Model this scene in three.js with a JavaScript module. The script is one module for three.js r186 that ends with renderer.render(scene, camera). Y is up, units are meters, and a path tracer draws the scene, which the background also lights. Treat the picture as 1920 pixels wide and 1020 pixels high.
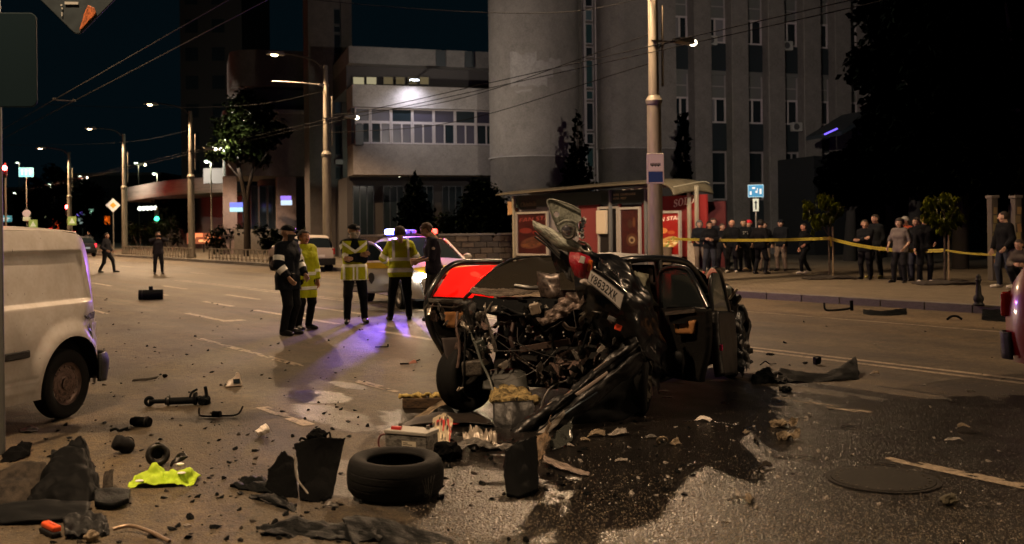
import * as THREE from 'three';
import { mergeGeometries } from 'three/addons/utils/BufferGeometryUtils.js';
import { RoundedBoxGeometry } from 'three/addons/geometries/RoundedBoxGeometry.js';
import { ImprovedNoise } from 'three/addons/math/ImprovedNoise.js';

// ---------------------------------------------------------------- camera, sky, exposure
const scene = new THREE.Scene();
const EYE = 1.68, FOC = 1867, ROLL = 0.0113, HZ = 430;
const camera = new THREE.PerspectiveCamera(2 * Math.atan(640 / FOC) * 180 / Math.PI, 1.5, 0.1, 1500);
camera.position.set(0, EYE, 0);
camera.rotation.z = -ROLL;
camera.setViewOffset(1920, 1280, 0, 640 - HZ, 1920, 1020);
camera.focus = 10.5;
camera.userData.fStop = 2.2;
camera.updateProjectionMatrix();

const renderer = new THREE.WebGLRenderer({ antialias: true });
renderer.toneMapping = THREE.LinearToneMapping;
renderer.toneMappingExposure = 1.12;
renderer.shadowMap.enabled = true;

{ // an even night sky, a trace lighter towards the town at the horizon
  const W = 64, Hh = 32, a = new Float32Array(W * Hh * 4);
  for (let j = 0; j < Hh; j++) for (let i = 0; i < W; i++) {
    const el = (j + 0.5) / Hh - 0.5, k = 1 + 0.25 * Math.exp(-Math.abs(el) * 10), o = (j * W + i) * 4;
    a[o] = 0.0007 * k; a[o + 1] = 0.0025 * k; a[o + 2] = 0.0036 * k; a[o + 3] = 1;
  }
  const sky = new THREE.DataTexture(a, W, Hh, THREE.RGBAFormat, THREE.FloatType);
  sky.mapping = THREE.EquirectangularReflectionMapping;
  sky.magFilter = THREE.LinearFilter; sky.needsUpdate = true;
  scene.background = sky; scene.environment = sky;
}

// ---------------------------------------------------------------- helpers
const V = (x, y, z) => new THREE.Vector3(x, y, z);
function rngOf(seed) { let s = seed >>> 0; return () => { s = (s + 0x6D2B79F5) | 0; let t = Math.imul(s ^ (s >>> 15), 1 | s); t = (t + Math.imul(t ^ (t >>> 7), 61 | t)) ^ t; return ((t ^ (t >>> 14)) >>> 0) / 4294967296; }; }
const PN = new ImprovedNoise();
const noise = (x, y, z) => PN.noise(x + 31.7, y + 17.3, z + 53.1);
const fbm = (x, y, z) => noise(x, y, z) * 0.55 + noise(x * 2.1, y * 2.1, z * 2.1) * 0.28 + noise(x * 4.3, y * 4.3, z * 4.3) * 0.17;
const clamp = (x, a = 0, b = 1) => Math.min(b, Math.max(a, x));
const smooth = (a, b, x) => { const t = clamp((x - a) / (b - a)); return t * t * (3 - 2 * t); };
const lerp = (a, b, t) => a + (b - a) * t;

// surveyed points: a pixel of the photograph and a distance, or a pixel of the ground, turned into a place
const CR = Math.cos(ROLL), SR = Math.sin(ROLL);
function ray(px, py) { const u = (px - 960) / FOC, v = (HZ - py) / FOC; return [u * CR + v * SR, -u * SR + v * CR]; }
function at(px, py, d) { const [x, y] = ray(px, py); return V(x * d, EYE + y * d, -d); }
function onGround(px, py, h = 0) { const [x, y] = ray(px, py), d = (EYE - h) / -y; return V(x * d, h, -d); }
// the street: s runs down the street (to the far left), t across it, away from the camera
const RS = [-0.571, -0.821], NT = [0.821, -0.571], TH = Math.atan2(0.571, 0.821);
const st = (s, t, y = 0) => V(RS[0] * s + NT[0] * t, y, RS[1] * s + NT[1] * t);
const toST = (x, z) => [RS[0] * x + RS[1] * z, NT[0] * x + NT[1] * z];
const onLine = (px, t) => { const u = ray(px, HZ)[0], d = t / (0.571 + 0.821 * u); return d * (-0.571 * u + 0.821); };   // s at which a pixel column meets the line t

const used = {};
function numbered(name) { const n = used[name] = (used[name] ?? -1) + 1; return n ? `${name}_${String(n).padStart(3, '0')}` : name; }
function tag(o, label, category, group) { if (label) o.userData.label = label; if (category) o.userData.category = category; if (group) o.userData.group = group; return o; }
function thing(name, label, category, p = V(0, 0, 0), turn = 0, group) {
  const o = new THREE.Group(); o.name = numbered(name); scene.add(o);
  if (Array.isArray(p)) p = V(...p);
  o.position.copy(p); o.rotation.y = turn;
  return tag(o, label, category, group);
}
function clean(g) {
  let q = g.index ? g.toNonIndexed() : g;
  if (q === g) q = g.clone();
  for (const k of Object.keys(q.attributes)) if (!['position', 'normal', 'uv'].includes(k)) q.deleteAttribute(k);
  if (!q.attributes.normal) q.computeVertexNormals();
  if (!q.attributes.uv) q.setAttribute('uv', new THREE.BufferAttribute(new Float32Array(q.attributes.position.count * 2), 2));
  q.morphAttributes = {}; q.clearGroups();
  return q;
}
function join(list) { const l = list.flat().filter(Boolean); return l.length === 1 ? l[0] : mergeGeometries(l.map(clean), false); }
function obj(name, geos, material, parent = scene) {
  const m = new THREE.Mesh(Array.isArray(geos) ? join(geos) : geos, material);
  m.name = parent === scene ? numbered(name) : name;
  parent.add(m); return m;
}
const part = obj;
function structure(name, geos, material) { const m = obj(name, geos, material); m.userData.kind = 'structure'; return m; }
function place(o, p, turn, extra = {}) { o.position.copy(Array.isArray(p) ? V(...p) : p); o.rotation.y = turn || 0; Object.assign(o.userData, extra); return o; }
function copyOf(o, label) { const c = o.clone(); c.name = numbered(o.name.replace(/_\d+$/, '')); scene.add(c); c.userData = { ...o.userData }; if (label) c.userData.label = label; return c; }

const move = (g, x, y, z) => g.translate(x, y, z);
function box(w, h, d, x = 0, y = 0, z = 0, ry = 0, rx = 0, rz = 0, bevel = 0) {
  const g = bevel ? new RoundedBoxGeometry(w, h, d, 2, Math.min(bevel, w / 2.01, h / 2.01, d / 2.01)) : new THREE.BoxGeometry(w, h, d);
  if (!bevel) metreUV(g);
  if (rx) g.rotateX(rx); if (rz) g.rotateZ(rz); if (ry) g.rotateY(ry);
  return g.translate(x, y, z);
}
function metreUV(g) { // box uv in metres
  const p = g.attributes.position, n = g.attributes.normal, uv = g.attributes.uv;
  for (let i = 0; i < p.count; i++) {
    const ax = Math.abs(n.getX(i)), ay = Math.abs(n.getY(i));
    if (ay > 0.7) uv.setXY(i, p.getX(i), p.getZ(i)); else if (ax > 0.7) uv.setXY(i, p.getZ(i), p.getY(i)); else uv.setXY(i, p.getX(i), p.getY(i));
  }
  return g;
}
function cyl(r0, r1, h, x = 0, y = 0, z = 0, seg = 16, rx = 0, rz = 0, ry = 0) { const g = new THREE.CylinderGeometry(r1, r0, h, seg); if (rx) g.rotateX(rx); if (rz) g.rotateZ(rz); if (ry) g.rotateY(ry); return g.translate(x, y, z); }
function ball(r, x = 0, y = 0, z = 0, sx = 1, sy = 1, sz = 1, seg = 14) { return new THREE.SphereGeometry(r, seg, Math.round(seg * 0.7)).scale(sx, sy, sz).translate(x, y, z); }
function tube(pts, r, seg = 24, rad = 7, closed = false) { return new THREE.TubeGeometry(new THREE.CatmullRomCurve3(pts.map((p) => (Array.isArray(p) ? V(...p) : p)), closed, 'centripetal'), seg, r, rad, closed); }
function bar(a, b, w, h = w) { // a squared bar between two points
  const d = b.clone().sub(a), L = d.length(), g = new THREE.BoxGeometry(w, h, L);
  const m = new THREE.Matrix4().lookAt(a, b, Math.abs(d.y) > 0.99 * L ? V(1, 0, 0) : V(0, 1, 0));
  return g.applyMatrix4(m).translate((a.x + b.x) / 2, (a.y + b.y) / 2, (a.z + b.z) / 2);
}
function rod(a, b, r, r2 = r, seg = 10) {
  const d = b.clone().sub(a), L = d.length(), g = new THREE.CylinderGeometry(r2, r, L, seg);
  return g.applyQuaternion(new THREE.Quaternion().setFromUnitVectors(V(0, 1, 0), d.normalize())).translate((a.x + b.x) / 2, (a.y + b.y) / 2, (a.z + b.z) / 2);
}
function extrude(pts, depth, bevel = 0) { // outline in x,y pushed along z
  const s = new THREE.Shape(pts.map((p) => new THREE.Vector2(p[0], p[1])));
  return new THREE.ExtrudeGeometry(s, { depth, bevelEnabled: bevel > 0, bevelSize: bevel, bevelThickness: bevel, bevelSegments: 2, curveSegments: 8 });
}
// a sheet through a grid of control points (rows of Vector3), smoothed, dented by noise, with real thickness
function sheet(rows, { n = 14, m = 14, thick = 0.004, dent = 0, freq = 6, seed = 0, fold = 0, sharp = false, tear = 0 } = {}) {
  const R = rows.length, C = rows[0].length;
  const cr = (p0, p1, p2, p3, t) => 0.5 * (2 * p1 + (p2 - p0) * t + (2 * p0 - 5 * p1 + 4 * p2 - p3) * t * t + (3 * p1 - p0 - 3 * p2 + p3) * t * t * t);
  const pick = (arr, f, k) => {
    const N = arr.length - 1, i = Math.min(Math.floor(f * N), N - 1), t = N ? f * N - i : 0;
    if (sharp || N === 1) return lerp(arr[i][k], arr[Math.min(i + 1, N)][k], t);
    return cr(arr[Math.max(i - 1, 0)][k], arr[i][k], arr[i + 1][k], arr[Math.min(i + 2, N)][k], t);
  };
  const P = [];
  for (let j = 0; j <= m; j++) {
    for (let i = 0; i <= n; i++) {
      const u = i / n, v = j / m;
      const col = rows.map((r) => ({ x: pick(r, u, 'x'), y: pick(r, u, 'y'), z: pick(r, u, 'z') }));
      const q = V(pick(col, v, 'x'), pick(col, v, 'y'), pick(col, v, 'z'));
      P.push(q);
    }
  }
  const at2 = (i, j) => P[clamp(j, 0, m) * (n + 1) + clamp(i, 0, n)];
  const Nn = [];
  for (let j = 0; j <= m; j++) for (let i = 0; i <= n; i++) Nn.push(at2(i + 1, j).clone().sub(at2(i - 1, j)).cross(at2(i, j + 1).clone().sub(at2(i, j - 1))).normalize());
  for (let k = 0; k < P.length; k++) {
    const p = P[k];
    let h = 0;
    if (dent) h += dent * (noise(p.x * freq + seed, p.y * freq, p.z * freq) + 0.5 * Math.abs(noise(p.x * freq * 2.3, p.y * freq * 2.3 + seed, p.z * freq * 2.3)));
    if (fold) h += fold * (Math.abs(noise(p.x * freq * 0.8 - seed, p.y * freq * 0.8, p.z * freq * 0.8)) - 0.2);
    P[k] = p.clone().addScaledVector(Nn[k], h);
  }
  if (tear) { // ragged edges
    const rg = rngOf(seed * 77 + 5);
    for (let j = 0; j <= m; j++) for (let i = 0; i <= n; i++) if (i === 0 || j === 0 || i === n || j === m) {
      const k = j * (n + 1) + i, q = at2(i === 0 ? 1 : i === n ? n - 1 : i, j === 0 ? 1 : j === m ? m - 1 : j);
      P[k].lerp(q, (rg() - 0.35) * tear);
    }
  }
  const N2 = [];
  for (let j = 0; j <= m; j++) for (let i = 0; i <= n; i++) N2.push(at2(i + 1, j).clone().sub(at2(i - 1, j)).cross(at2(i, j + 1).clone().sub(at2(i, j - 1))).normalize());
  const pos = [], uv = [], idx = [], W = n + 1, T = W * (m + 1);
  for (const s of [0.5, -0.5]) for (let k = 0; k < P.length; k++) { const q = P[k].clone().addScaledVector(N2[k], s * thick); pos.push(q.x, q.y, q.z); uv.push((k % W) / n, 1 - Math.floor(k / W) / m); }
  for (let j = 0; j < m; j++) for (let i = 0; i < n; i++) {
    const a = j * W + i, b = a + 1, c = a + W, d = c + 1;
    idx.push(a, b, d, a, d, c, T + a, T + d, T + b, T + a, T + c, T + d);
  }
  const rim = (a, b) => idx.push(a, T + b, b, a, T + a, T + b);
  for (let i = 0; i < n; i++) { rim(i, i + 1); rim(m * W + i + 1, m * W + i); }
  for (let j = 0; j < m; j++) { rim((j + 1) * W, j * W); rim(j * W + n, (j + 1) * W + n); }
  const g = new THREE.BufferGeometry();
  g.setAttribute('position', new THREE.Float32BufferAttribute(pos, 3));
  g.setAttribute('uv', new THREE.Float32BufferAttribute(uv, 2));
  g.setIndex(idx); g.computeVertexNormals();
  return g;
}
// naive surface nets of a signed distance
function isoMesh(f, lo, hi, cell) {
  const nx = Math.ceil((hi[0] - lo[0]) / cell) + 1, ny = Math.ceil((hi[1] - lo[1]) / cell) + 1, nz = Math.ceil((hi[2] - lo[2]) / cell) + 1;
  const F = new Float32Array(nx * ny * nz);
  for (let k = 0, o = 0; k < nz; k++) for (let j = 0; j < ny; j++) for (let i = 0; i < nx; i++, o++) F[o] = f(lo[0] + i * cell, lo[1] + j * cell, lo[2] + k * cell);
  const id = new Int32Array(nx * ny * nz).fill(-1), pos = [], nor = [], idx = [];
  const E = [[0, 1], [0, 2], [0, 4], [1, 3], [1, 5], [2, 3], [2, 6], [3, 7], [4, 5], [4, 6], [5, 7], [6, 7]];
  const off = [0, 1, nx, nx + 1, nx * ny, nx * ny + 1, nx * ny + nx, nx * ny + nx + 1];
  for (let k = 0; k < nz - 1; k++) for (let j = 0; j < ny - 1; j++) for (let i = 0; i < nx - 1; i++) {
    const o = (k * ny + j) * nx + i; let mask = 0;
    for (let c = 0; c < 8; c++) if (F[o + off[c]] < 0) mask |= 1 << c;
    if (mask === 0 || mask === 255) continue;
    let x = 0, y = 0, z = 0, n = 0;
    for (const [a, b] of E) {
      if (((mask >> a) & 1) === ((mask >> b) & 1)) continue;
      const fa = F[o + off[a]], fb = F[o + off[b]], t = fa / (fa - fb);
      x += lerp(a & 1, b & 1, t); y += lerp((a >> 1) & 1, (b >> 1) & 1, t); z += lerp(a >> 2, b >> 2, t); n++;
    }
    id[o] = pos.length / 3;
    pos.push(lo[0] + (i + x / n) * cell, lo[1] + (j + y / n) * cell, lo[2] + (k + z / n) * cell);
  }
  for (let k = 1; k < nz - 1; k++) for (let j = 1; j < ny - 1; j++) for (let i = 1; i < nx - 1; i++) {
    const o = (k * ny + j) * nx + i, s = F[o] < 0;
    for (let ax = 0; ax < 3; ax++) {
      const d = ax === 0 ? 1 : ax === 1 ? nx : nx * ny, u = ax === 0 ? nx : ax === 1 ? nx * ny : 1, v = ax === 0 ? nx * ny : ax === 1 ? 1 : nx;
      if (s === (F[o + d] < 0)) continue;
      const a = id[o], b = id[o - u], c = id[o - u - v], e = id[o - v];
      if (a < 0 || b < 0 || c < 0 || e < 0) continue;
      if (s) idx.push(a, b, c, a, c, e); else idx.push(a, c, b, a, e, c);
    }
  }
  const h = cell * 0.5;
  for (let q = 0; q < pos.length; q += 3) {
    const [x, y, z] = [pos[q], pos[q + 1], pos[q + 2]];
    const gx = f(x + h, y, z) - f(x - h, y, z), gy = f(x, y + h, z) - f(x, y - h, z), gz = f(x, y, z + h) - f(x, y, z - h), l = Math.hypot(gx, gy, gz) || 1;
    nor.push(gx / l, gy / l, gz / l);
  }
  const g = new THREE.BufferGeometry();
  g.setAttribute('position', new THREE.Float32BufferAttribute(pos, 3));
  g.setAttribute('normal', new THREE.Float32BufferAttribute(nor, 3));
  g.setAttribute('uv', new THREE.Float32BufferAttribute(new Float32Array(pos.length / 3 * 2), 2));
  g.setIndex(idx);
  return g;
}

// ---------------------------------------------------------------- textures and materials
function noiseTexture(size, fn, { repeat = [1, 1], srgb = false } = {}) {
  const d = new Uint8Array(size * size * 4);
  for (let j = 0; j < size; j++) for (let i = 0; i < size; i++) {
    const c = fn(i / size, j / size, i, j), o = (j * size + i) * 4, a = Array.isArray(c) ? c : [c, c, c];
    d[o] = clamp(a[0]) * 255; d[o + 1] = clamp(a[1]) * 255; d[o + 2] = clamp(a[2]) * 255; d[o + 3] = 255;
  }
  const t = new THREE.DataTexture(d, size, size);
  t.wrapS = t.wrapT = THREE.RepeatWrapping; t.magFilter = THREE.LinearFilter; t.minFilter = THREE.LinearMipmapLinearFilter; t.generateMipmaps = true;
  if (srgb) t.colorSpace = THREE.SRGBColorSpace;
  t.repeat.set(...repeat); t.needsUpdate = true; return t;
}
function painted(w, h, draw) {
  const c = document.createElement('canvas'); c.width = w; c.height = h;
  draw(c.getContext('2d'), w, h);
  const t = new THREE.CanvasTexture(c); t.colorSpace = THREE.SRGBColorSpace; return t;
}
// tileable value noise
function tiler(seed, n) {
  const r = rngOf(seed), a = new Float32Array(n * n).map(() => r());
  return (u, v) => { const x = u * n, y = v * n, i = Math.floor(x), j = Math.floor(y), fx = x - i, fy = y - j, sx = fx * fx * (3 - 2 * fx), sy = fy * fy * (3 - 2 * fy), g = (p, q) => a[((q % n + n) % n) * n + ((p % n + n) % n)]; return lerp(lerp(g(i, j), g(i + 1, j), sx), lerp(g(i, j + 1), g(i + 1, j + 1), sx), sy); };
}
function M(color, rough = 0.7, metal = 0, extra = {}) {
  const c = Array.isArray(color) ? new THREE.Color().setRGB(...color) : new THREE.Color(color);
  const K = Object.keys(extra).some((k) => ['transmission', 'clearcoat', 'sheen', 'thickness', 'ior', 'specularIntensity'].includes(k)) ? THREE.MeshPhysicalMaterial : THREE.MeshStandardMaterial;
  return new K({ color: c, roughness: rough, metalness: metal, side: THREE.DoubleSide, ...extra });
}
const glow = (rgb, k) => new THREE.MeshStandardMaterial({ color: 0x101010, roughness: 0.5, emissive: new THREE.Color().setRGB(...rgb), emissiveIntensity: k, side: THREE.DoubleSide });
const T = {};
{
  const a = tiler(3, 256), b = tiler(5, 64), c = tiler(8, 12), e = tiler(9, 180);
  T.asphaltBump = noiseTexture(1024, (u, v) => 0.1 + 0.6 * Math.pow(a(u, v), 2) + 0.06 * b(u, v) + 0.2 * Math.pow(e(v, u), 2), { repeat: [0.5, 0.5] });
  T.asphaltGrain = noiseTexture(1024, (u, v) => { const k = a(u, v), s = e(v, u); return 0.5 + 0.42 * (k - 0.5) + 0.36 * (b(u, v) - 0.5) + 0.22 * (c(u, v) - 0.5) + (s > 0.92 ? 0.42 : 0) - (s < 0.08 ? 0.32 : 0); }, { repeat: [0.4, 0.4] });
  const p = tiler(21, 90), q = tiler(22, 16), w = tiler(23, 5);
  T.concrete = noiseTexture(512, (u, v) => 0.72 + 0.22 * (p(u, v) - 0.5) + 0.14 * (q(u, v) - 0.5) + 0.12 * (w(u, v) - 0.5), { repeat: [0.25, 0.25] });
  T.concreteBump = noiseTexture(512, (u, v) => 0.5 + 0.5 * (p(u, v) - 0.5) + 0.3 * (q(u, v) - 0.5), { repeat: [0.5, 0.5] });
  T.grime = noiseTexture(512, (u, v) => 0.55 + 0.5 * (p(u, v) - 0.5) + 0.7 * (q(u, v) - 0.5) + 0.3 * (w(u, v) - 0.5));
  T.grimeRough = noiseTexture(256, (u, v) => [1, 0.55 + 0.5 * (q(u, v) - 0.3) + 0.25 * (p(u, v) - 0.5), 1]);
  const fa = tiler(31, 128), fb = tiler(32, 128);
  T.weave = noiseTexture(256, (u, v) => 0.5 + 0.25 * Math.sin(u * 6.2832 * 64) * Math.sin(v * 6.2832 * 64) + 0.3 * (fa(u, v) - 0.5) + 0.2 * (fb(v, u) - 0.5), { repeat: [4, 4] });
}
const Mt = {
  concrete: M([0.26, 0.235, 0.215], 0.9, 0, { map: T.concrete, bumpMap: T.concreteBump, bumpScale: 0.01 }),
  concreteDark: M([0.13, 0.115, 0.105], 0.9, 0, { map: T.concrete }),
  concretePale: M([0.36, 0.335, 0.32], 0.85, 0, { map: T.concrete }),
  trimWhite: M([0.3, 0.27, 0.27], 0.55),
  spandrel: M([0.022, 0.03, 0.036], 0.45),
  panelGrey: M([0.15, 0.15, 0.145], 0.6),
  paneDark: M([0.012, 0.018, 0.022], 0.08, 0),
  curtain: M([0.2, 0.19, 0.21], 0.5),
  steel: M([0.35, 0.33, 0.29], 0.55, 0.4, { map: T.concrete }),
  polePaint: M([0.24, 0.215, 0.165], 0.55, 0.1, { map: T.concrete }),
  black: M([0.008, 0.009, 0.01], 0.55, 0, { specularIntensity: 0.35 }),
  rubber: M([0.008, 0.0085, 0.009], 0.75, 0, { bumpMap: T.grime, bumpScale: 0.002, specularIntensity: 0.3 }),
  blackPlastic: M([0.014, 0.015, 0.016], 0.5, 0, { bumpMap: T.grime, bumpScale: 0.002, specularIntensity: 0.4 }),
  darkMetal: M([0.06, 0.058, 0.055], 0.45, 0.7, { map: T.grime }),
  metal: M([0.42, 0.4, 0.37], 0.4, 0.8, { map: T.grime }),
  chrome: M([0.75, 0.75, 0.76], 0.14, 1),
  bark: M([0.06, 0.045, 0.035], 0.95, 0, { bumpMap: T.grime, bumpScale: 0.02 }),
  leaf: M([0.075, 0.105, 0.025], 0.6, 0, { transmission: 0.3, thickness: 0 }),
  leafDark: M([0.03, 0.045, 0.02], 0.8, 0, { specularIntensity: 0.2 }),
  leafPine: M([0.012, 0.02, 0.013], 0.9, 0, { specularIntensity: 0.1 }),
  wire: M([0.026, 0.022, 0.017], 0.7),
  white: M([0.78, 0.76, 0.72], 0.5),
};
// ---------------------------------------------------------------- road, kerb, pavement
const WETSHADEPOLY = [[8.3, 4.5], [8.2, 6.4], [7.6, 8.2], [6.2, 8.2], [5.4, 9.0], [4.6, 10.2], [1, 10], [-1, 8], [0.5, 4.6], [3.3, 4.3], [4.2, 2.7], [5.6, 2.8], [6.6, 3.5], [7.4, 3.9]];  // outline of the wet asphalt together with the ground the wreck shades
function polyDist(poly, x, y) { // signed distance, negative inside
  let d = 1e9, inside = false;
  for (let i = 0, j = poly.length - 1; i < poly.length; j = i++) {
    const [ax, ay] = poly[i], [bx, by] = poly[j], ex = bx - ax, ey = by - ay, t = clamp(((x - ax) * ex + (y - ay) * ey) / (ex * ex + ey * ey));
    d = Math.min(d, Math.hypot(x - ax - ex * t, y - ay - ey * t));
    if ((ay > y) !== (by > y) && x < (bx - ax) * (y - ay) / (by - ay) + ax) inside = !inside;
  }
  return inside ? -d : d;
}
function wetAndShade(s, t) {
  const w = polyDist(WETSHADEPOLY, s, t) + 0.55 * fbm(s * 0.9, t * 2.2, 3) + 0.25 * noise(s * 3, t * 7, 9);
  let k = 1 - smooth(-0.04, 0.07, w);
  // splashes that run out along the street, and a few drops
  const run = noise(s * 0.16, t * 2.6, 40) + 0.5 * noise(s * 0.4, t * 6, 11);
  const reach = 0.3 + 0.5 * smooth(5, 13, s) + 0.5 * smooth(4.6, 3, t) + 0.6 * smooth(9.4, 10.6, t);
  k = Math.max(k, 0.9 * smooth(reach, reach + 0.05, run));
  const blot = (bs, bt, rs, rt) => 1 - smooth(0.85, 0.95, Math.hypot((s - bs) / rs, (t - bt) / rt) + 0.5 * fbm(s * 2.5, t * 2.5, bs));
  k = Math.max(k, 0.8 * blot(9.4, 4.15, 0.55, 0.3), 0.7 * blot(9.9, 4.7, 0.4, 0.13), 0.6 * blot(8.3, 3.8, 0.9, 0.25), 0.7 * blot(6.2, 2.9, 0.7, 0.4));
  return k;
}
{
  // the road sheet: fine close by, coarse far off
  const axis = (lo, hi, fine0, fine1, f) => { const a = []; let x = fine0; while (x > lo) { a.unshift(x); x -= f + Math.max(0, (fine0 - x)) * 0.12; } a.shift(); for (x = fine0; x < fine1; x += f) a.push(x); while (x < hi) { a.push(x); x += f + (x - fine1) * 0.1; } return [lo, ...a, hi]; };
  const S = axis(-420, 600, -1, 17, 0.085), Tt = axis(-300, 420, -1.5, 11.5, 0.06);
  const pos = [], uv = [], col = [], idx = [];
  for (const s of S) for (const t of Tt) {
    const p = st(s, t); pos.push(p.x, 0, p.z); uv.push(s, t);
    const far = smooth(60, 120, Math.hypot(s, t));
    let k = 0.105 * (1 + 0.3 * fbm(s * 0.35, t * 0.9, 1) + 0.42 * noise(s * 0.09, t * 1.3, 5) + 0.3 * noise(s * 0.06, t * 4.5, 33) + 0.2 * noise(s * 1.7, t * 2.6, 15));
    const track = (c) => Math.exp(-(((t - c) / 0.22) ** 2));
    for (const c of [2.9, 4.3, 5.6, 7.0, 8.35, 9.75, 11.4, 12.8]) k *= 1 - 0.2 * track(c + 0.06 * noise(s * 0.2, 0, c));
    k *= 1 + 0.55 * smooth(14.3, 15.6, t + 0.4 * noise(s * 0.3, t, 2)) * (1 - smooth(17.2, 17.9, t)); // pale dust by the kerb
    k *= 1 + 0.25 * smooth(10.5, 12, t);
    k *= 1 - 0.28 * smooth(0.1, 0.35, noise(s * 0.5, t * 0.5, 77)) ; // old patches
    const crack = Math.abs(noise(s * 0.8, t * 0.8, 21)) < 0.012 ? 0.6 : 1;
    k *= crack;
    const skid = Math.max(0, 1 - Math.abs(t - (8.9 + 0.12 * (s - 6))) / 0.1) * smooth(2, 3.5, s) * smooth(9.5, 8, s) + Math.max(0, 1 - Math.abs(t - (7.4 + 0.1 * (s - 6))) / 0.1) * smooth(1, 3.5, s) * smooth(8, 6.5, s);
    k *= 1 - 0.5 * clamp(skid);
    const w = wetAndShade(s, t) * (1 - far);
    k *= 1 - 0.85 * w;  // wet asphalt, its colour darkened further for the wreck's shade
    const warm = 0.5 + 0.5 * noise(s * 0.2, t * 0.4, 8);
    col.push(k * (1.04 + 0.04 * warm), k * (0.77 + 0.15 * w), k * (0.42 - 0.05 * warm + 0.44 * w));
  }
  const n = Tt.length;
  for (let i = 0; i < S.length - 1; i++) for (let j = 0; j < n - 1; j++) { const a = i * n + j, b = a + 1, c = a + n, d = c + 1; idx.push(a, c, b, b, c, d); }
  const g = new THREE.BufferGeometry();
  g.setAttribute('position', new THREE.Float32BufferAttribute(pos, 3));
  g.setAttribute('uv', new THREE.Float32BufferAttribute(uv, 2));
  g.setAttribute('color', new THREE.Float32BufferAttribute(col, 3));
  g.setIndex(idx); g.computeVertexNormals();
  if (g.attributes.normal.getY(10) < 0) { for (let i = 0; i < idx.length; i += 3) { const q = idx[i]; idx[i] = idx[i + 1]; idx[i + 1] = q; } g.setIndex(idx); g.computeVertexNormals(); }
  const R = 1024, span = 34; // gloss of the wet places, in street coordinates s -4..30, t -4..30
  const rough = noiseTexture(R, (u, v) => { const s = -4 + u * span, t = -4 + v * span, w = wetAndShade(s, t); const m = 0.68 + 0.12 * fbm(s * 0.6, t * 1.4, 14); return [1, lerp(m, 0.33 + 0.1 * noise(s * 4, t * 4, 2), w), 1]; });
  rough.wrapS = rough.wrapT = THREE.ClampToEdgeWrapping;
  rough.repeat.set(1 / span, 1 / span); rough.offset.set(4 / span, 4 / span);
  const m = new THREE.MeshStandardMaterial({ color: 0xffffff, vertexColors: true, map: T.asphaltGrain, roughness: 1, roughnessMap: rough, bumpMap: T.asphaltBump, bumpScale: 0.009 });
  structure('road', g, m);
}
const KERB = 17.9, PAVE = 0.15;
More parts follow.
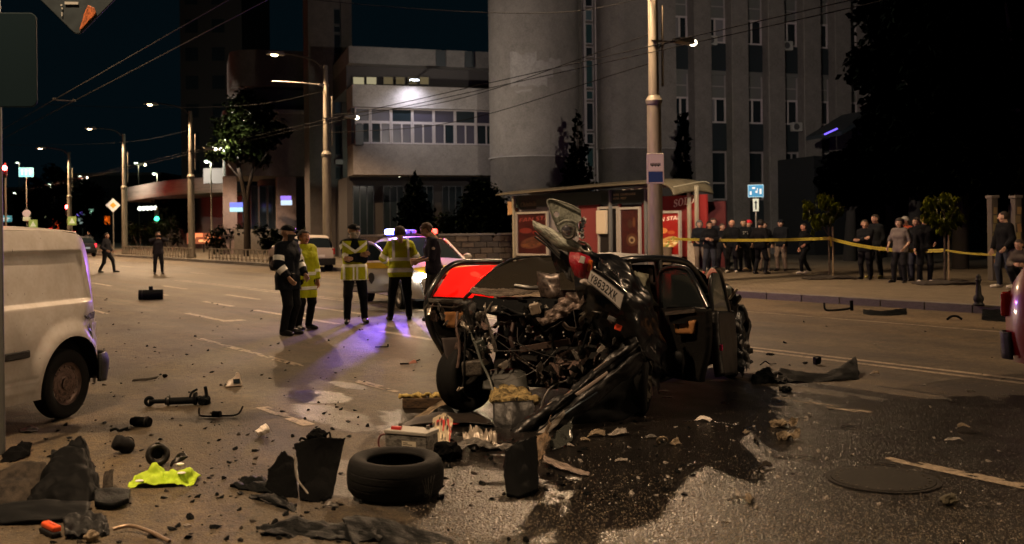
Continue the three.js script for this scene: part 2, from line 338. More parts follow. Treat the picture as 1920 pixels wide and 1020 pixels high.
{
  // the wide pavement on the far side
  const g = new THREE.BufferGeometry(), pos = [], uv = [], col = [], idx = [];
  const S = [], Tt = []; for (let s = -60; s <= 160; s += s > -5 && s < 60 ? 0.5 : 4) S.push(s); for (let t = KERB + 0.18; t < 46; t += t < 30 ? 0.35 : 2) Tt.push(t); Tt.push(90);
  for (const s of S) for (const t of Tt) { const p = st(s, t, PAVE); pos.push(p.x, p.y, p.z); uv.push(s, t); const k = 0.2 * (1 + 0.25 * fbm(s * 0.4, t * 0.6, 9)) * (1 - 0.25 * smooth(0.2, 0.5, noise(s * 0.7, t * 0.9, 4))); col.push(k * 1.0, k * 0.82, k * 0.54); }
  const n = Tt.length;
  for (let i = 0; i < S.length - 1; i++) for (let j = 0; j < n - 1; j++) { const a = i * n + j, b = a + 1, c = a + n, d = c + 1; idx.push(a, b, c, b, d, c); }
  g.setAttribute('position', new THREE.Float32BufferAttribute(pos, 3)); g.setAttribute('uv', new THREE.Float32BufferAttribute(uv, 2)); g.setAttribute('color', new THREE.Float32BufferAttribute(col, 3));
  g.setIndex(idx); g.computeVertexNormals();
  const a = tiler(51, 128), b = tiler(52, 10);
  const pav = (u, v) => { const X = u * 10, Y = v * 20, r = Math.floor(Y), x = X + (r % 2) * 0.5, i = Math.floor(x); const ed = Math.min(x - i, 1 - x + i) * 2, ed2 = Math.min(Y - r, 1 - Y + r); return [Math.min(ed, ed2), ((Math.sin(i * 12.9 + r * 78.2) * 43758.5) % 1 + 1) % 1]; };
  const map = noiseTexture(1024, (u, v) => { const [e, k] = pav(u, v); const q = (0.66 + 0.24 * k + 0.2 * (a(u, v) - 0.5) + 0.2 * (b(u, v) - 0.5)) * (e < 0.06 ? 0.5 : 1); return q; }, { repeat: [0.5, 0.5] });
  const bump = noiseTexture(1024, (u, v) => { const [e, k] = pav(u, v); return smooth(0, 0.1, e) * (0.8 + 0.2 * k); }, { repeat: [0.5, 0.5] });
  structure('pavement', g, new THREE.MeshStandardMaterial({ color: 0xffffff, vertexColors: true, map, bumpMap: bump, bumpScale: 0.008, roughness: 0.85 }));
  // kerb stones, one by one
  const kerb = new THREE.Group(); kerb.name = 'kerb'; kerb.userData.kind = 'structure'; scene.add(kerb);
  const ks = [0, 1, 2].map((i) => box(0.18, 0.19, 0.985, 0, 0, 0, 0, 0, 0, 0.015));
  const km = [[0.2, 0.19, 0.17], [0.16, 0.15, 0.135], [0.23, 0.21, 0.18]].map((c) => M(c, 0.85, 0, { map: T.concrete }));
  const r = rngOf(4);
  for (let s = 3; s < 90; s += 1) { const m = new THREE.Mesh(ks[0], km[Math.floor(r() * 3)]); m.name = 'kerb_stone'; m.position.copy(st(s, KERB + 0.09, 0.06 + r() * 0.006)); m.rotation.y = TH + (r() - 0.5) * 0.01; kerb.add(m); }
  for (const [a0, b0] of [[-60, 2.5], [89.5, 160]]) { const m = new THREE.Mesh(box(0.18, 0.19, b0 - a0, 0, 0, 0), km[0]); m.name = 'kerb_run'; m.position.copy(st((a0 + b0) / 2, KERB + 0.09, 0.062)); m.rotation.y = TH; kerb.add(m); }
}
{ // worn paint on the road
  const mk = [], a = rngOf(12);
  const strip = (s0, s1, t, w = 0.13, y = 0.004, worn = 0.25) => { // cut into small pieces with ragged, missing bits
    const ds = 0.07, P = [], U = [], I = [];
    const cols = 4;
    for (let s = s0; s < s1 - 1e-6; s += ds) for (let c = 0; c < cols; c++) {
      const tt = t + (c / cols - 0.5) * w;
      if (fbm(s * 2.2, tt * 14, 3) + 0.35 * noise(s * 9, tt * 40, 1) > 0.42 - worn) continue;
      const k = P.length / 3, e = 0.008;
      for (const [q, b] of [[0, 0], [1, 0], [1, 1], [0, 1]]) { const p = st(s + q * ds + (a() - 0.5) * e, tt + b * w / cols, y); P.push(p.x, p.y, p.z); U.push(s + q * ds, tt + b * w / cols); }
      I.push(k, k + 2, k + 1, k, k + 3, k + 2);
    }
    if (!P.length) return;
    const g = new THREE.BufferGeometry(); g.setAttribute('position', new THREE.Float32BufferAttribute(P, 3)); g.setAttribute('uv', new THREE.Float32BufferAttribute(U, 2)); g.setIndex(I); g.computeVertexNormals();
    mk.push(g);
  };
  for (const [s0, s1] of [[9.2, 10.5], [11.7, 15.8], [22, 24], [28, 31]]) strip(s0, s1, 4.93, 0.12, 0.004, 0.34);
  for (const [s0, s1] of [[13.0, 14.9], [16.6, 20.8], [22.2, 24.3], [27.4, 30.1], [33.6, 36.4], [40, 42.5]]) strip(s0, s1, 7.69, 0.14, 0.004, 0.02);
  for (const [s0, s1] of [[2.4, 4.3], [18.5, 21]]) strip(s0, s1, 6.3, 0.14, 0.004, s0 < 5 ? 0.36 : 0.05);
  strip(5.5, 6.5, 7.69, 0.13, 0.004, 0.4); strip(18.45, 18.75, 6.5, 0.35, 0.004, 0.1);
  for (const [s0, s1] of [[18.1, 20.7], [24, 26.5], [30, 32.5]]) strip(s0, s1, 9.0, 0.13, 0.004, 0.08);
  strip(8.1, 9.2, 3.47, 0.12, 0.004, 0.25);
  strip(2, 12.5, 10.36, 0.12, 0.004, -0.1); strip(2, 12.5, 10.62, 0.12, 0.004, -0.05); strip(12.5, 36, 10.36, 0.1, 0.004, 0.2); strip(12.5, 36, 10.6, 0.1, 0.004, 0.25);
  strip(8, 70, 15.05, 0.1, 0.004, 0.25);
  for (let s = 40; s < 80; s += 6) strip(s, s + 2.4, 12.9, 0.14, 0.004, 0.1);
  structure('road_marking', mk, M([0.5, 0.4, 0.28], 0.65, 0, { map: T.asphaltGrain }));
  // manhole cover set in the road
  const c = onGround(1655, 900), t = thing('manhole_cover', 'round iron manhole cover set in the wet road at lower right', 'manhole cover', [c.x, 0.004, c.z], 0.4);
  part('frame', new THREE.RingGeometry(0.33, 0.36, 48).rotateX(-Math.PI / 2).translate(0, 0.006, 0), M([0.018, 0.015, 0.011], 0.7, 0, { map: T.asphaltGrain, specularIntensity: 0.4 }), t);
  part('lid', [cyl(0.325, 0.325, 0.012, 0, 0.003, 0, 48)], M([0.02, 0.017, 0.012], 0.7, 0, { map: T.asphaltGrain, specularIntensity: 0.4 }), t);
  const notch = []; for (let i = 0; i < 26; i++) { const a = i / 26 * 6.283; notch.push(box(0.02, 0.005, 0.012, Math.cos(a) * 0.29, 0.0095, Math.sin(a) * 0.29, -a)); }
  part('raised_studs', notch, M([0.07, 0.06, 0.045], 0.4, 0.2), t).userData.kind = 'stuff';
}
// ---------------------------------------------------------------- buildings across the street
// local frame of the big complex: a along the front (to the right and slightly away), b away from the camera
const BA = 0.305, DA = [Math.cos(BA), -Math.sin(BA)], DB = [-Math.sin(BA), -Math.cos(BA)];
const cx = (a, b, y = 0) => V(DA[0] * a + DB[0] * b, y, -50 + DA[1] * a + DB[1] * b);   // a, b to place
const colA = (px, b = 0) => { const u = ray(px, HZ)[0], z0 = 50 + Math.cos(BA) * b; return (u * z0 + Math.sin(BA) * b) / (DA[0] - u * Math.sin(BA)); };
const rowY = (py, px, b = 0) => { const p = cx(colA(px, b), b); return EYE + ray(px, py)[1] * -p.z; };
const bx = (a0, a1, y0, y1, b0, b1) => box(a1 - a0, y1 - y0, b1 - b0, (a0 + a1) / 2, (y0 + y1) / 2, -(b0 + b1) / 2);  // local: x=a, z=-b
function building(name, label) { return thing(name, label, 'building', cx(0, 0), BA); }
function windowAt(t, a0, a1, y0, y1, b, { cols = 2, rows = 1, f = 0.07, frame = Mt.trimWhite, panes = [Mt.paneDark], name = 'window', depth = 0.1, split = null, r = rngOf(1) } = {}) {
  const parts = [bx(a0, a1, y0, y0 + f, b, b + depth), bx(a0, a1, y1 - f, y1, b, b + depth), bx(a0, a0 + f, y0 + f, y1 - f, b, b + depth), bx(a1 - f, a1, y0 + f, y1 - f, b, b + depth)];
  for (let i = 1; i < cols; i++) { const a = lerp(a0, a1, i / cols); parts.push(bx(a - f / 2, a + f / 2, y0 + f, y1 - f, b + 0.003, b + depth)); }
  if (split) parts.push(bx(a0 + f, a1 - f, split - f / 2, split + f / 2, b + 0.006, b + depth));
  const w = part(name, parts, frame, t);
  for (let i = 0; i < cols; i++) part('pane', bx(lerp(a0, a1, i / cols) + f / 2, lerp(a0, a1, (i + 1) / cols) - f / 2, y0 + f, y1 - f, b + depth * 0.5, b + depth * 0.5 + 0.012), panes[Math.floor(r() * panes.length)], w);
  return w;
}
{ // ---- the pillared office block on the right
  const t = building('office_block', 'tall grey office block with vertical pillars and window bays behind the bus shelter');
  const r = rngOf(77), B = 0.9, paleTrim = M([0.5, 0.44, 0.45], 0.5);
  const top = 21, a0 = colA(1266, B), bays = [[1268, 1298], [1330, 1369], [1399, 1438], [1467, 1504], [1534, 1562], [1590, 1616], [1648, 1674], [1706, 1732]].map(([p, q]) => [colA(p, B), colA(q, B)]);
  part('wall', bx(a0 - 0.3, bays[7][1] + 6, -0.2, top, B + 0.5, B + 9), Mt.concreteDark, t);
  let prev = a0 - 0.02;
  for (let i = 0; i <= bays.length; i++) {
    const e = i < bays.length ? bays[i][0] : prev + 0.9;
    if (e - prev > 0.15) part('pillar', bx(prev, e, -0.2, top, B - 0.45, B + 0.5), Mt.concrete, t);
    if (i === bays.length) break;
    const [p, q] = bays[i], z = B + 0.25;
    for (const base of [5.9, 10.3, 14.7]) {
      part('spandrel', bx(p + 0.003, q - 0.003, base, base + 1.5, z, z + 0.2), Mt.spandrel, t);
      windowAt(t, p + 0.004, q - 0.004, base + 1.5, base + 2.9, z + 0.05, { f: 0.1, frame: paleTrim, panes: [Mt.paneDark, Mt.paneDark, Mt.curtain], r });
      const pn = part('upper_panel', bx(p + 0.004, q - 0.09, base + 2.903, base + 4.15, z + 0.08, z + 0.2), Mt.panelGrey, t);
      part('panel_rail', [bx(p + 0.004, q - 0.09, base + 3.5, base + 3.56, z + 0.06, z + 0.2), bx(q - 0.087, q - 0.004, base + 2.903, base + 4.15, z + 0.05, z + 0.2)], Mt.trimWhite, pn);
      part('sill', bx(p + 0.004, q - 0.004, base + 4.153, base + 4.39, z + 0.02, z + 0.2), Mt.panelGrey, t);
    }
    windowAt(t, p + 0.004, q - 0.004, 3.15, 5.85, z + 0.05, { cols: i === 3 ? 3 : 1, f: 0.09, split: 4.1, r });
    part('plinth', bx(p + 0.004, q - 0.004, -0.2, 3.14, z + 0.04, z + 0.2), Mt.spandrel, t);
    prev = q;
  }
  for (const [px, py, k] of [[1338, 76, 0], [1480, 86, 1], [1533, 56, 1], [1496, 238, 1]]) {
    const a = colA(px, 0.7), y = rowY(py, px, 0.7), u = part('air_conditioner', [box(0.62, 0.5, 0.3, a, y, -0.72, 0, 0, 0, 0.03)], M([0.42, 0.41, 0.38], 0.5), t);
    part('fan_grille', [new THREE.TorusGeometry(0.17, 0.012, 6, 24).translate(a - 0.08, y, -0.565), new THREE.TorusGeometry(0.09, 0.01, 6, 20).translate(a - 0.08, y, -0.565), cyl(0.18, 0.18, 0.01, a - 0.08, y, -0.568, 20, Math.PI / 2)], M([0.08, 0.08, 0.08], 0.5), u);
  }
  // entrance hall with a slanted canopy, blue-lit edge
  const e0 = colA(1540, -3), e1 = colA(1580, -3);
  part('entrance_wall', bx(e0 - 0.4, e1 + 4, -0.2, rowY(292, 1510, -3), -3, 0.4), M([0.006, 0.008, 0.011], 0.8, 0, { map: T.concrete }), t);
  const c0 = cx(e0, -3.4, rowY(272, 1500, -3.4)), c1 = cx(e1, -4.4, rowY(238, 1576, -4));
  const cp = part('entrance_canopy', extrude([[e0 - 0.6, 6.35], [e1 + 0.3, 7.55], [e1 + 0.3, 7.3], [e0 - 0.6, 6.15]], 3).translate(0, 0, 2.6), Mt.spandrel, t);
  part('neon_strip', bar(V(colA(1548, -5.7), rowY(252, 1548, -5.7), 5.7), V(colA(1572, -5.7), rowY(241, 1572, -5.7), 5.7), 0.06), glow([0.16, 0.1, 1], 2.2), cp);
}
{ // ---- rounded concrete towers with the slit windows
  const t = building('round_tower', 'grey concrete stair tower with a rounded drum front and slit windows');
  const top = 21;
  const aL = colA(923, 1.8), aR = colA(1101, 0.4), rad = (aR - aL) / 2;
  const am = (aL + aR) / 2;
  const drum = (r0, y0, y1) => { const g = new THREE.CylinderGeometry(r0, r0, y1 - y0, 72, 1, false); const uv = g.attributes.uv; for (let i = 0; i < uv.count; i++) uv.setXY(i, uv.getX(i) * 6.283 * r0, uv.getY(i) * (y1 - y0)); return g.translate(am, (y0 + y1) / 2, -rad * 0.75); };
  const yR = rowY(294, 990, 0);
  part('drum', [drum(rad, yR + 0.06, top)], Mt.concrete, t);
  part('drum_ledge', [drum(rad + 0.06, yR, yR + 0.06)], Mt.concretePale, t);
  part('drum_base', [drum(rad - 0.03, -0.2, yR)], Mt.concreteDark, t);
  // roughly patched render on the drum
  const rr = rngOf(15);
  for (const [px, py, w, h] of [[985, 128, 42, 56], [1020, 132, 34, 30], [1040, 120, 24, 16], [1000, 152, 50, 20], [1062, 128, 60, 9], [985, 170, 26, 4]]) {
    const a = colA(px, -0.3), y = rowY(py, px, -0.3), k = 27.5, ph = Math.asin(clamp((a - am) / rad, -0.98, 0.98)), W = w / 36 / rad / Math.max(0.4, Math.cos(ph)), H = h / 36;
    const g = new THREE.CylinderGeometry(rad + 0.018, rad + 0.018, H, 10, 6, true, ph - W / 2, W);
    const p = g.attributes.position; for (let i = 0; i < p.count; i++) { p.setY(i, p.getY(i) * (1 + 0.25 * noise(p.getX(i) * 3, px, 1)) + 0.12 * noise(p.getX(i) * 5, p.getY(i) * 3, py)); }
    g.computeVertexNormals();
    part('render_patch', g.translate(am, y, -rad * 0.75), Mt.concretePale, t);
  }
  // slit windows between the two round fronts
  const sA = colA(1100, 1.6), sB = colA(1142, 1.6);
  part('slit_wall', bx(sA - 0.8, sB + 0.8, -0.2, top, 1.9, 4), Mt.concreteDark, t);
  const teal = M([0.02, 0.05, 0.055], 0.25), blue = M([0.06, 0.1, 0.12], 0.3), r = rngOf(3);
  for (let c = 0; c < 2; c++) {
    const p = lerp(sA, sB, c * 0.5 + 0.06), q = lerp(sA, sB, c * 0.5 + 0.42);
    part('mullion', bx(p - 0.12, p, 2.5, top, 1.62, 1.9), Mt.trimWhite, t);
    if (c) part('mullion', bx(q, q + 0.1, 2.5, top, 1.62, 1.9), Mt.trimWhite, t);
    for (let k = 0, y = 2.6; y < 18; k++) { const h = [1.5, 0.55, 1.1, 0.6, 1.5, 0.5][(k + c) % 6]; windowAt(t, p + 0.003, q - 0.003, y, y + h, 1.7, { cols: 1, f: 0.05, panes: [Mt.paneDark, teal, blue, Mt.paneDark], depth: 0.15, r }); y += h + 0.14; }
  }
  // second pier, its left corner rounded
  const p0 = colA(1140, 0.3), p1 = colA(1268, 0.3), R2 = 1.1;
  const pier = (y0, y1, out, m, name) => {
    const s = new THREE.Shape(); s.moveTo(p0 + R2 - out, 3); s.lineTo(p1, 3); s.lineTo(p1, 0.1 - out); s.lineTo(p0 + R2, 0.1 - out);
    s.absarc(p0 + R2, 0.1 + R2, R2 + out, -Math.PI / 2, -Math.PI, true); s.lineTo(p0 - out, 3);
    const g = new THREE.ExtrudeGeometry(s, { depth: y1 - y0, bevelEnabled: false, curveSegments: 16 }).rotateX(-Math.PI / 2).translate(0, y0, 0);
    part(name, g, m, t);
  };
  const y2 = rowY(278, 1170, 0.3);
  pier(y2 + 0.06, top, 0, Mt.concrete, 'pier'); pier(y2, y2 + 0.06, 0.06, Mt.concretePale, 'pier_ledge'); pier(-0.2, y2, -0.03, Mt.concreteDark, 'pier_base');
}
{ // ---- the middle wing with the ribbon of windows
  const t = building('ribbon_window_wing', 'low wing with a long ribbon of white framed windows and a lit wall lamp');
  const B = 5, a0 = colA(664, B), a1 = colA(940, B) + 2, r = rngOf(8);
  const y = (py) => rowY(py, 790, B);
  part('upper_storey', bx(a0, a1, y(160), y(116), B + 2.2, B + 8), M([0.06, 0.055, 0.055], 0.9), t);
  part('roof_band', bx(a0, a1, y(116), y(84), B + 1.2, B + 8), M([0.2, 0.19, 0.185], 0.9, 0, { map: T.concrete }), t);
  for (const px of [832, 886]) part('roof_vent', bx(colA(px - 10, B + 1), colA(px + 8, B + 1), y(116), y(86), B + 1.1, B + 1.19), Mt.spandrel, t);
  const wm = M([0.05, 0.045, 0.04], 0.5);
  const lit = [glow([1, 0.86, 0.5], 0.3), glow([1, 0.86, 0.5], 0.3), glow([1, 0.75, 0.35], 0.09), glow([1, 0.75, 0.35], 0.075), glow([1, 0.75, 0.35], 0.06), glow([1, 0.75, 0.35], 0.1)];
  [[664, 687], [689, 710], [721, 741], [744, 763], [767, 786], [789, 808]].forEach(([p, q], i) => windowAt(t, colA(p, B + 2.1), colA(q, B + 2.1), rowY(159, p, B + 2.1), rowY(143, p, B + 2.1), B + 2.05, { cols: 1, f: 0.04, frame: wm, panes: [lit[i]], name: 'lit_window', r }));
  part('parapet', bx(a0, a1, y(203), y(162), B, B + 2.2), Mt.concretePale, t);
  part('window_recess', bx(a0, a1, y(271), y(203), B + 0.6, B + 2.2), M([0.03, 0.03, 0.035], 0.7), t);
  // ribbon: seven bays, each a top light over two casements
  const purple = M([0.035, 0.032, 0.05], 0.25), cuts = [668, 697, 736, 776, 816, 856, 895, 934];
  for (let i = 0; i < 7; i++) {
    const p = colA(cuts[i], B + 0.1) + 0.01, q = colA(cuts[i + 1], B + 0.1) - 0.01, ym = y(230), panes = [purple, Mt.paneDark, purple];
    windowAt(t, p, q, ym + 0.003, y(204), B + 0.15, { cols: 1, f: 0.06, panes, r });
    windowAt(t, p, q, y(270), ym, B + 0.15, { cols: 2, f: 0.075, panes, r });
  }
  part('air_conditioner', box(0.45, 1.1, 0.35, colA(675, B - 0.2), y(256), -B + 0.2, 0, 0, 0, 0.03), Mt.spandrel, t);
  part('lower_band', bx(a0, a1, y(328), y(271), B, B + 2.2), Mt.concrete, t);
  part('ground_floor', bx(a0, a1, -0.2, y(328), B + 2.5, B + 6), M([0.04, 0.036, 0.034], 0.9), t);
  for (let i = 0; i < 6; i++) { const p = lerp(a0, a1, i / 6) + 0.3, q = lerp(a0, a1, (i + 1) / 6) - 0.2; windowAt(t, p, q, 1.2, 4.2, B + 2.38, { cols: 3, f: 0.05, frame: Mt.spandrel, r }); }
  // lamp on a bracket over the parapet
  const la = colA(780, B - 0.9), ly = rowY(151, 780, B - 0.9);
  const l = part('wall_lamp', [bar(V(la, ly + 0.1, -B - 2.2), V(la, ly + 0.12, -B + 0.9), 0.05), box(0.5, 0.08, 0.3, la, ly + 0.09, -B + 0.9, 0, 0, 0, 0.02)], Mt.spandrel, t);
  part('lamp_lens', box(0.44, 0.03, 0.24, la, ly + 0.03, -B + 0.9), glow([0.85, 0.9, 1], 14), l);
  const sp = new THREE.SpotLight(new THREE.Color(0.86, 0.84, 1), 26, 0, 1.25, 0.7); sp.position.set(la, ly - 0.06, -B + 0.9); sp.target.position.set(la, ly - 3, -B - 0.1); sp.shadow.radius = 6; t.add(sp, sp.target); sp.name = 'wall_lamp_light';
}
{ // ---- the dark slab tower and stepped block on the left
  const t = building('slab_tower', 'dark concrete tower with one vertical strip of slit windows');
  const B = 13, a0 = colA(582, B), a1 = colA(664, B);
  const s0 = colA(630, B), s1 = colA(644, B);
  part('wall', [bx(a0, s0, -0.2, 24, B, B + 3), bx(s1, a1, -0.2, 24, B, B + 3), bx(s0, s1, -0.2, 24, B + 0.35, B + 3)], Mt.concreteDark, t);
  const r = rngOf(9), warm = glow([1, 0.8, 0.55], 0.14), bl = M([0.05, 0.09, 0.11], 0.3);
  const rows = [[15, 44, 0], [47, 60, 0], [63, 100, 0], [138, 178, 1], [188, 215, 2], [235, 290, 0], [312, 336, 0]];
  for (const [p, q, k] of rows) windowAt(t, s0 + 0.01, s1 - 0.01, rowY(q, 637, B), rowY(p, 637, B), B + 0.15, { cols: 1, f: 0.04, frame: Mt.spandrel, panes: [k === 1 ? warm : k === 2 ? bl : Mt.paneDark], r, depth: 0.15 });
  part('ledge', bx(s0 + 0.003, s1 - 0.003, rowY(308, 637, B), rowY(299, 637, B), B - 0.1, B + 0.34), Mt.concretePale, t);
}
{
  const t = building('stepped_block', 'stepped concrete block with a rounded corner and recessed ground floor at left');
  const B = 25, a0 = colA(424, B), a1 = colA(604, B), y = (py, px = 520) => rowY(py, px, B), r = rngOf(19);
  const Rc = 2.2;
  const slab = (y0, y1, in0, m, name) => {
    const s = new THREE.Shape(); s.moveTo(a0 + in0, B + 8); s.lineTo(a1, B + 8); s.lineTo(a1, B + in0); s.lineTo(a0 + in0 + Rc, B + in0); s.absarc(a0 + in0 + Rc, B + in0 + Rc, Rc, -Math.PI / 2, -Math.PI, true); s.lineTo(a0 + in0, B + 8);
    part(name, new THREE.ExtrudeGeometry(s, { depth: y1 - y0, bevelEnabled: false, curveSegments: 14 }).rotateX(-Math.PI / 2).translate(0, y0, 0), m, t);
  };
  slab(y(160), y(92), 0.4, Mt.concreteDark, 'top_storey'); slab(y(210), y(163), 1.1, M([0.03, 0.03, 0.032], 0.6), 'glazed_storey'); slab(y(330), y(212), 0, Mt.concrete, 'storey_band'); slab(y(213), y(205), -0.12, Mt.concretePale, 'parapet_cap');
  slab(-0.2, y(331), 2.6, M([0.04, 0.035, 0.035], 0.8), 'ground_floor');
  for (const [px, w] of [[432, 26], [538, 36]]) part('column', bx(colA(px - w / 2, B), colA(px + w / 2, B), -0.2, y(331), B + 0.1, B + 1.2), M([0.3, 0.22, 0.2], 0.8, 0, { map: T.concrete }), t);
  for (let i = 0; i < 5; i++) windowAt(t, colA(455 + i * 16, B + 2.4), colA(469 + i * 16, B + 2.4), 1.2, y(345), B + 2.45, { cols: 1, f: 0.05, frame: Mt.spandrel, r });
  part('kick_wall', bx(a0 + 0.5, a1, -0.2, 1.9, B - 1.4, B - 1.1), M([0.2, 0.17, 0.14], 0.9, 0, { map: T.concrete }), t);
}
{ // low rubble wall behind the police car
  const t = thing('boundary_wall', 'low rough stone wall behind the police car', 'wall', at(880, 500, 47).setY(0), 0.25);
  const r = rngOf(5), mats = [[0.17, 0.13, 0.1], [0.14, 0.115, 0.09], [0.2, 0.155, 0.115], [0.12, 0.1, 0.085]].map((c) => M(c, 0.95, 0, { map: T.concrete, bumpMap: T.concreteBump, bumpScale: 0.02 }));
  part('core', box(9, 1.4, 0.3, -1, 0.7, -0.05), Mt.concreteDark, t);
  const gs = [0, 1, 2].map((i) => { const g = new RoundedBoxGeometry(0.58, 0.262, 0.16, 1, 0.03); const p = g.attributes.position; for (let k = 0; k < p.count; k++) p.setZ(k, p.getZ(k) + 0.03 * noise(p.getX(k) * 7, p.getY(k) * 7, i * 9)); g.computeVertexNormals(); return g; });
  for (let row = 0; row < 5; row++) for (let i = 0; i < 15; i++) { const m = part('stone', gs[(row * 3 + i) % 3], mats[Math.floor(r() * 4)], t); m.position.set(-5.2 + i * 0.6 + (row % 2) * 0.3, 0.14 + row * 0.28, 0.13 + r() * 0.02); }
  part('coping', box(9.2, 0.1, 0.5, -1, 1.46, 0, 0, 0, 0, 0.02), Mt.concrete, t);
}
{ // supermarket canopy, far left
  const B = 30, p0 = at(238, 352, 100), p1 = at(432, 330, 84);
  const t = thing('canopy_building', 'low shop building with a pale curved canopy and glowing round sign letters', 'building', [0, 0, 0]);
  const pm = at(320, 338, 90);
  const pts = [p0, pm, p1];
  const lo = pts.map((p) => p.clone().setY(p.y - 1.35));
  part('canopy', sheet([[...pts], [...lo]], { n: 16, m: 3, thick: 0.3 }), M([0.4, 0.36, 0.3], 0.8, 0, { map: T.concrete }), t);
  const back = pts.map((p) => p.clone().add(V(1.5, -1.3, -6)));
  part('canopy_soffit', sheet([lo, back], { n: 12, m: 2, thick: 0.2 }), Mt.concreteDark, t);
  const g0 = back.map((p) => p.clone().setY(-0.2));
  part('shop_front', sheet([back, g0], { n: 12, m: 2, thick: 0.2 }), M([0.05, 0.04, 0.035], 0.5), t);
  for (let i = 0; i < 7; i++) { const q = back[0].clone().lerp(back[2], 0.08 + i * 0.14); part('mullion', box(0.18, 3.2, 0.25, q.x, 1.6, q.z + 0.3), Mt.concreteDark, t); }
  const q = at(404, 330, 82);
  part('metal_box', box(1.9, 1.3, 0.5, q.x, q.y, q.z, 0, 0, 0, 0.05), M([0.2, 0.2, 0.2], 0.5, 0.2), t);
  const sg = [0, 1, 2, 3, 4].map((i) => { const p = at(262 + i * 7.2, 391 - i * 0.3, 92); return new THREE.TorusGeometry(0.135, 0.06, 8, 16).translate(p.x, p.y, p.z); });
  for (const g of sg) part('sign_letter', g, glow([0.9, 0.95, 0.8], 3), t);
  for (const [px, py, w, h, c] of [[443, 384, 1.1, 0.3, [0.2, 0.25, 1]], [443, 393, 1.1, 0.28, [0.5, 0.85, 0.9]], [536, 371, 0.9, 0.25, [0.35, 0.2, 1]], [537, 380, 0.95, 0.32, [0.6, 0.75, 0.95]]]) { const p = at(px, py, 64); part('lit_sign', box(w * 0.75, h, 0.12, p.x, p.y, p.z, 0, 0, 0, 0.03), glow(c, 1.1), t); }
}
{ // high dark blocks that close the view
  for (const [px0, px1, py, d, label] of [[336, 452, -60, 120, 'unlit high-rise block behind the street trees at left'], [120, 300, 330, 190, 'low dark building at the far end of the street'], [-60, 118, 356, 230, 'dark houses behind the red traffic light']]) {
    const p = at(px0, py, d), q = at(px1, py, d), t = thing('dark_building', label, 'building', [(p.x + q.x) / 2, 0, -d]), w = q.x - p.x, h = Math.max(p.y, 3), r = rngOf(px1);
    part('wall', [box(w, h, 14, 0, h / 2, -7)], M([0.02, 0.02, 0.02], 0.95), t);
    part('roof_edge', box(w + 0.6, 0.5, 14.6, 0, h + 0.25, -7), Mt.concreteDark, t);
    for (let y = 2; y < Math.min(h - 2, 30); y += 3.4) for (let x = -w / 2 + 1.4; x < w / 2 - 1.2; x += 3.2) part('window', box(1.5, 1.6, 0.1, x, y + 0.8, 0.02), Mt.paneDark, t);
  }
}
// ---------------------------------------------------------------- lamp poles, wires, shelter, signs
const LAMP = new THREE.Color(1, 0.65, 0.37), POLE_T = 18.75;
function lampHead(parent, x, y, z, len, name, k) { // head pointing along -x (towards the road), local
  const h = part(name, [extrude([[-len / 2, 0], [-len / 2 + 0.05, 0.09], [len / 2 - 0.1, 0.13], [len / 2, 0.03], [len / 2, 0]], 0.3, 0.015).translate(x, y, z - 0.15)], Mt.steel, parent);
  part('lens', [ball(0.15, x - 0.05, y - 0.005, z, 1.1, 0.5, 0.8, 12)], glow([1, 0.72, 0.38], k), h);
  return h;
}
const poleSpots = [[-22, 'tall lamp pole behind the viewer', 0], [0.4, 'tall lamp pole off to the right along the pavement', 0], [20.1, 'thick tall pale pole beside the bus shelter, carrying the bus stop sign', 1], [41.5, 'tall street lamp pole right of the two officers and the silver car', 1], [61.4, 'street lamp pole left of the leafy street tree', 1], [77.7, 'street lamp pole behind the yellow diamond priority sign', 1], [97.6, 'street lamp pole beside the lower red traffic light', 1]];
const STREET = [[-22, 350], [0.4, 430], [20.1, 820], [41.5, 950], [61.4, 1100], [77.7, 1100], [97.6, 1100]];
